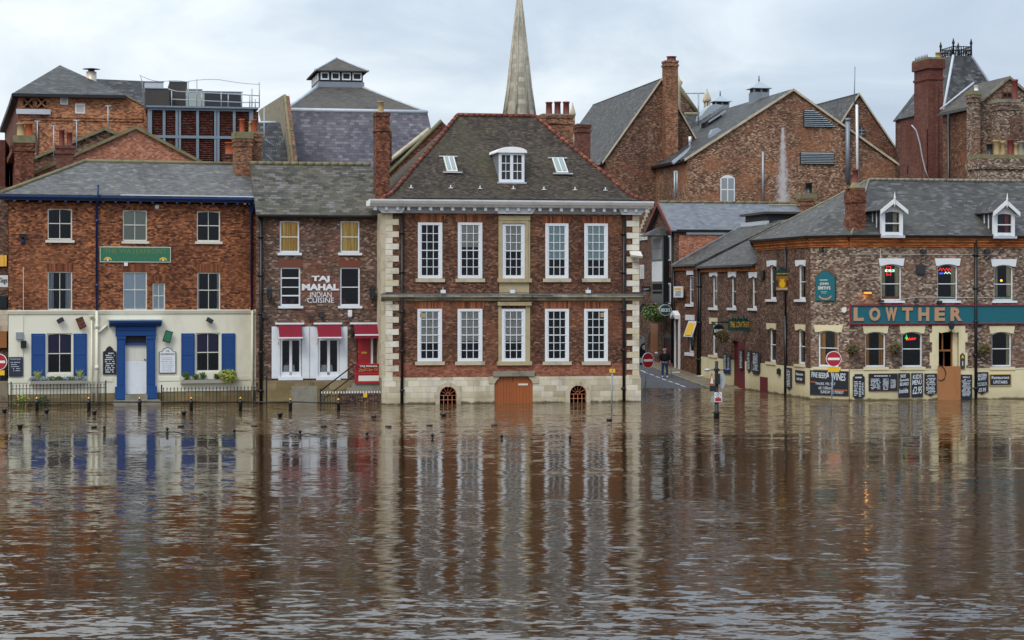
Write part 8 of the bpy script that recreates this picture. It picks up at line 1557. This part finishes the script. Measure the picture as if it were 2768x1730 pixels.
for px, py, h, lb in fl:
    h *= .72; X, Y = at(px, py)
    if proto is None:
        T2 = Thing('mooring_bollard', lb, 'bollard', WF, (X, Y, h), 'flooded mooring bollards'); T2.part('flared_cap', MB().lathe(X, Y, [(.08, h-.2), (.1, h-.1), (.135, h-.05), (.135, h)], 14), 'black'); T2.part('stem', MB().lathe(X, Y, [(.09, h-1.2), (.08, h-.2)], 12), 'black'); proto = T2.o
    else: clone(proto, WF, (X, Y, h), lb)
cp = [(107, 1161, .3, 'small ornate chain post left of the sunk mooring bollard top'), (282, 1166, .34, 'small ornate chain post below the blue doorcase, left'), (452, 1172, .36, 'small ornate chain post below the right edge of the white plaque'), (633, 1173, .3, 'small ornate chain post below the variegated bush'), (811, 1176, .3, 'small ornate chain post below the middle awning'), (992, 1180, .28, 'small ornate chain post below the red door'), (1169, 1184, .26, 'small ornate chain post below the left cellar arch'), (1356, 1186, .26, 'small ornate chain post below the orange gates'), (1541, 1188, .24, 'small ornate chain post below the right cellar arch')]
proto = None; cps = []
for px, py, h, lb in cp:
    h *= .75; X, Y = at(px, py); cps.append((X, Y, h))
    if proto is None:
        T2 = Thing('chain_post', lb, 'post', WF, (X, Y, h), 'flooded chain posts'); T2.part('shaft', MB().lathe(X, Y, [(.04, h-1.2), (.04, h-.28), (.07, h-.24), (.07, h-.2), (.04, h-.16)], 12), 'black'); T2.part('knob', MB().lathe(X, Y, [(.03, h-.16), (.06, h-.11), (.065, h-.06), (.035, h-.01), (.01, h)], 12), 'black'); proto = T2.o
    else: clone(proto, WF, (X, Y, h), lb)
for i in (2, 4):
    (a, b, h) = cps[i]
    T2 = Thing('post_chain', 'short length of chain showing above the water at the post below the ' + ('white plaque' if i == 2 else 'middle awning'), 'chain', WF, (a, b, .05)); T2.part('links', MB().tube([(a-.75, b, -.02), (a-.3, b, .06), (a, b, h-.2), (a+.3, b, .06), (a+.85, b, -.02)], .022, 6), 'iron')
def noentry(label, cx, cy, rx, ry, Yd, base_px, turn=0, box=True):
    fr = Frame((cx-CX)/FPX*Yd, Yd, turn); zc_ = CH-(cy-HY)/FPX*Yd; r_ = ry/FPX*Yd; T2 = Thing('no_entry_sign', label, 'road sign', fr, (0, 0, -.0)); bx = (base_px-cx)/FPX*Yd
    T2.part('white_rim', MB().disc(0, zc_, r_, r_, -.06, -.03, 36), 'white'); T2.part('red_disc', MB().disc(0, zc_, r_*.92, r_*.92, -.066, -.06, 36), 'red'); T2.part('white_bar', MB().box(-r_*.76, r_*.76, -.072, -.066, zc_-r_*.15, zc_+r_*.15), 'white')
    T2.part('pole', MB().tube([(bx, .0, -.6), (0, 0, zc_-r_*.2)], .04, 10), 'galv')
    if box: T2.part('yellow_plate', MB().box(-.27, .27, -.06, -.03, zc_-r_-.26, zc_-r_-.02), 'yellow')
    return T2
noentry('round no entry sign on a leaning grey pole in the flood before the beers board', 2253, 970, 18, 21, 98.6, 2245)
noentry('round no entry sign cut by the left edge of the picture', -2, 978, 21, 22, 100, -4, 0)
X, Y, z, s_ = roadpt(1752, 1030); T2 = noentry('round no entry sign turned slightly, beside the mansion corner in the lane', 1750, 974, 17, 21.5, 121, 1738, 38, box=False)
fr = Frame((1775-CX)/FPX*121, 121, 0); T2.part('sign_lamp', MB().lathe(.62, -.1, [(.02, 1.98), (.13, 2.02), (.13, 2.1), (.03, 2.14)], 10), 'galvl'); T2.part('lamp_arm', MB().tube([(.1, 0, 2.1), (.6, -.05, 2.08)], .02, 6), 'iron')
X, Y = at(1655, 1104); u_ = X; T2 = Thing('yellow_sign_post', 'slim grey post with a small yellow plate in the flood before the mansion', 'sign post', WF, (X, Y, 0)); T2.part('post', MB().tube([(X-.05, Y, -.6), (X, Y, CH-(1003-HY)/FPX*Y)], .04, 10), 'galv'); zz = CH-(1002-HY)/FPX*Y; T2.part('yellow_plate', MB().box(X-.14, X+.14, Y-.06, Y-.03, zz-.09, zz+.09), 'yellow'); T2.part('mark', MB().box(X-.02, X+.02, Y-.065, Y-.06, zz-.03, zz+.05), 'black')
# riverside lamp and sign post in the current
Y = 91.7; K = Y/FPX; Xp = lambda px: (px-CX)*K; Zp = lambda py: CH-(py-HY)*K; X = Xp(1937)
T2 = Thing('signal_post', 'black post in the current with twin lamps, sign backs and a red and white notice', 'sign post', WF, (X, Y, 0))
T2.part('pole', MB().lathe(X, Y, [(.13, -.6), (.13, .22), (.16, .26), (.09, .36), (.075, 2.6)], 12).lathe(X, Y, [(.1, .7), (.1, .8)], 12), 'iron')
T2.part('pole_cap', MB().box(X-.12, X+.12, Y-.12, Y+.12, Zp(1003), Zp(996)), 'iron')
T2.part('lamp_arm', MB().tube([(Xp(1915), Y, Zp(1000)), (Xp(1968), Y, Zp(1000))], .025, 6), 'iron')
for sg, px in ((-1, 1912), (1, 1968)): T2.part('lamp_head', MB().lathe(Xp(px), Y-.05, [(.03, Zp(1004)), (.16, Zp(1001)), (.17, Zp(999)), (.05, Zp(996))], 12), 'galvl' if sg < 0 else 'navy')
T2.part('signal_box', MB().box(Xp(1932), Xp(1945), Y-.2, Y+.05, Zp(1038), Zp(1010)), 'iron'); T2.part('round_sign_back', MB().prism([(Xp(1952)+.13*math.cos(2*math.pi*k/20), Zp(1028)+.38*math.sin(2*math.pi*k/20)) for k in range(20)], Y-.02, Y+.02), 'galvl')
T2.part('triangular_sign_back', MB().prism([(Xp(1916), Zp(1039)), (Xp(1930), Zp(1041)), (Xp(1924), Zp(1005))], Y-.1, Y-.06), 'terra'); T2.part('triangular_sign_face', MB().prism([(Xp(1919), Zp(1036)), (Xp(1928), Zp(1037)), (Xp(1924), Zp(1013))], Y-.11, Y-.1), 'offwhite')
T2.part('black_case', MB().box(Xp(1918), Xp(1934), Y-.15, Y+.1, Zp(1058), Zp(1042)), 'black'); T2.part('grey_backing', MB().box(Xp(1922), Xp(1953), Y-.12, Y-.09, Zp(1088), Zp(1069)), 'gray')
np_ = T2.part('notice', MB().box(Xp(1930.5), Xp(1949.5), Y-.17, Y-.13, Zp(1086), Zp(1060)), 'white'); rr_ = .105; cz_ = Zp(1067.5); cu_ = Xp(1940)
T2.part('ring_symbol', MB().tube([(cu_+rr_*math.cos(2*math.pi*k/20), Y-.175, cz_+rr_*math.sin(2*math.pi*k/20)) for k in range(21)], .012, 5).box(cu_-.02, cu_+.02, Y-.18, Y-.17, cz_-.06, cz_+.06), 'iron', np_); T2.part('red_panel', MB().box(Xp(1931.8), Xp(1948.2), Y-.175, Y-.17, Zp(1084.5), Zp(1075)), 'red', np_)
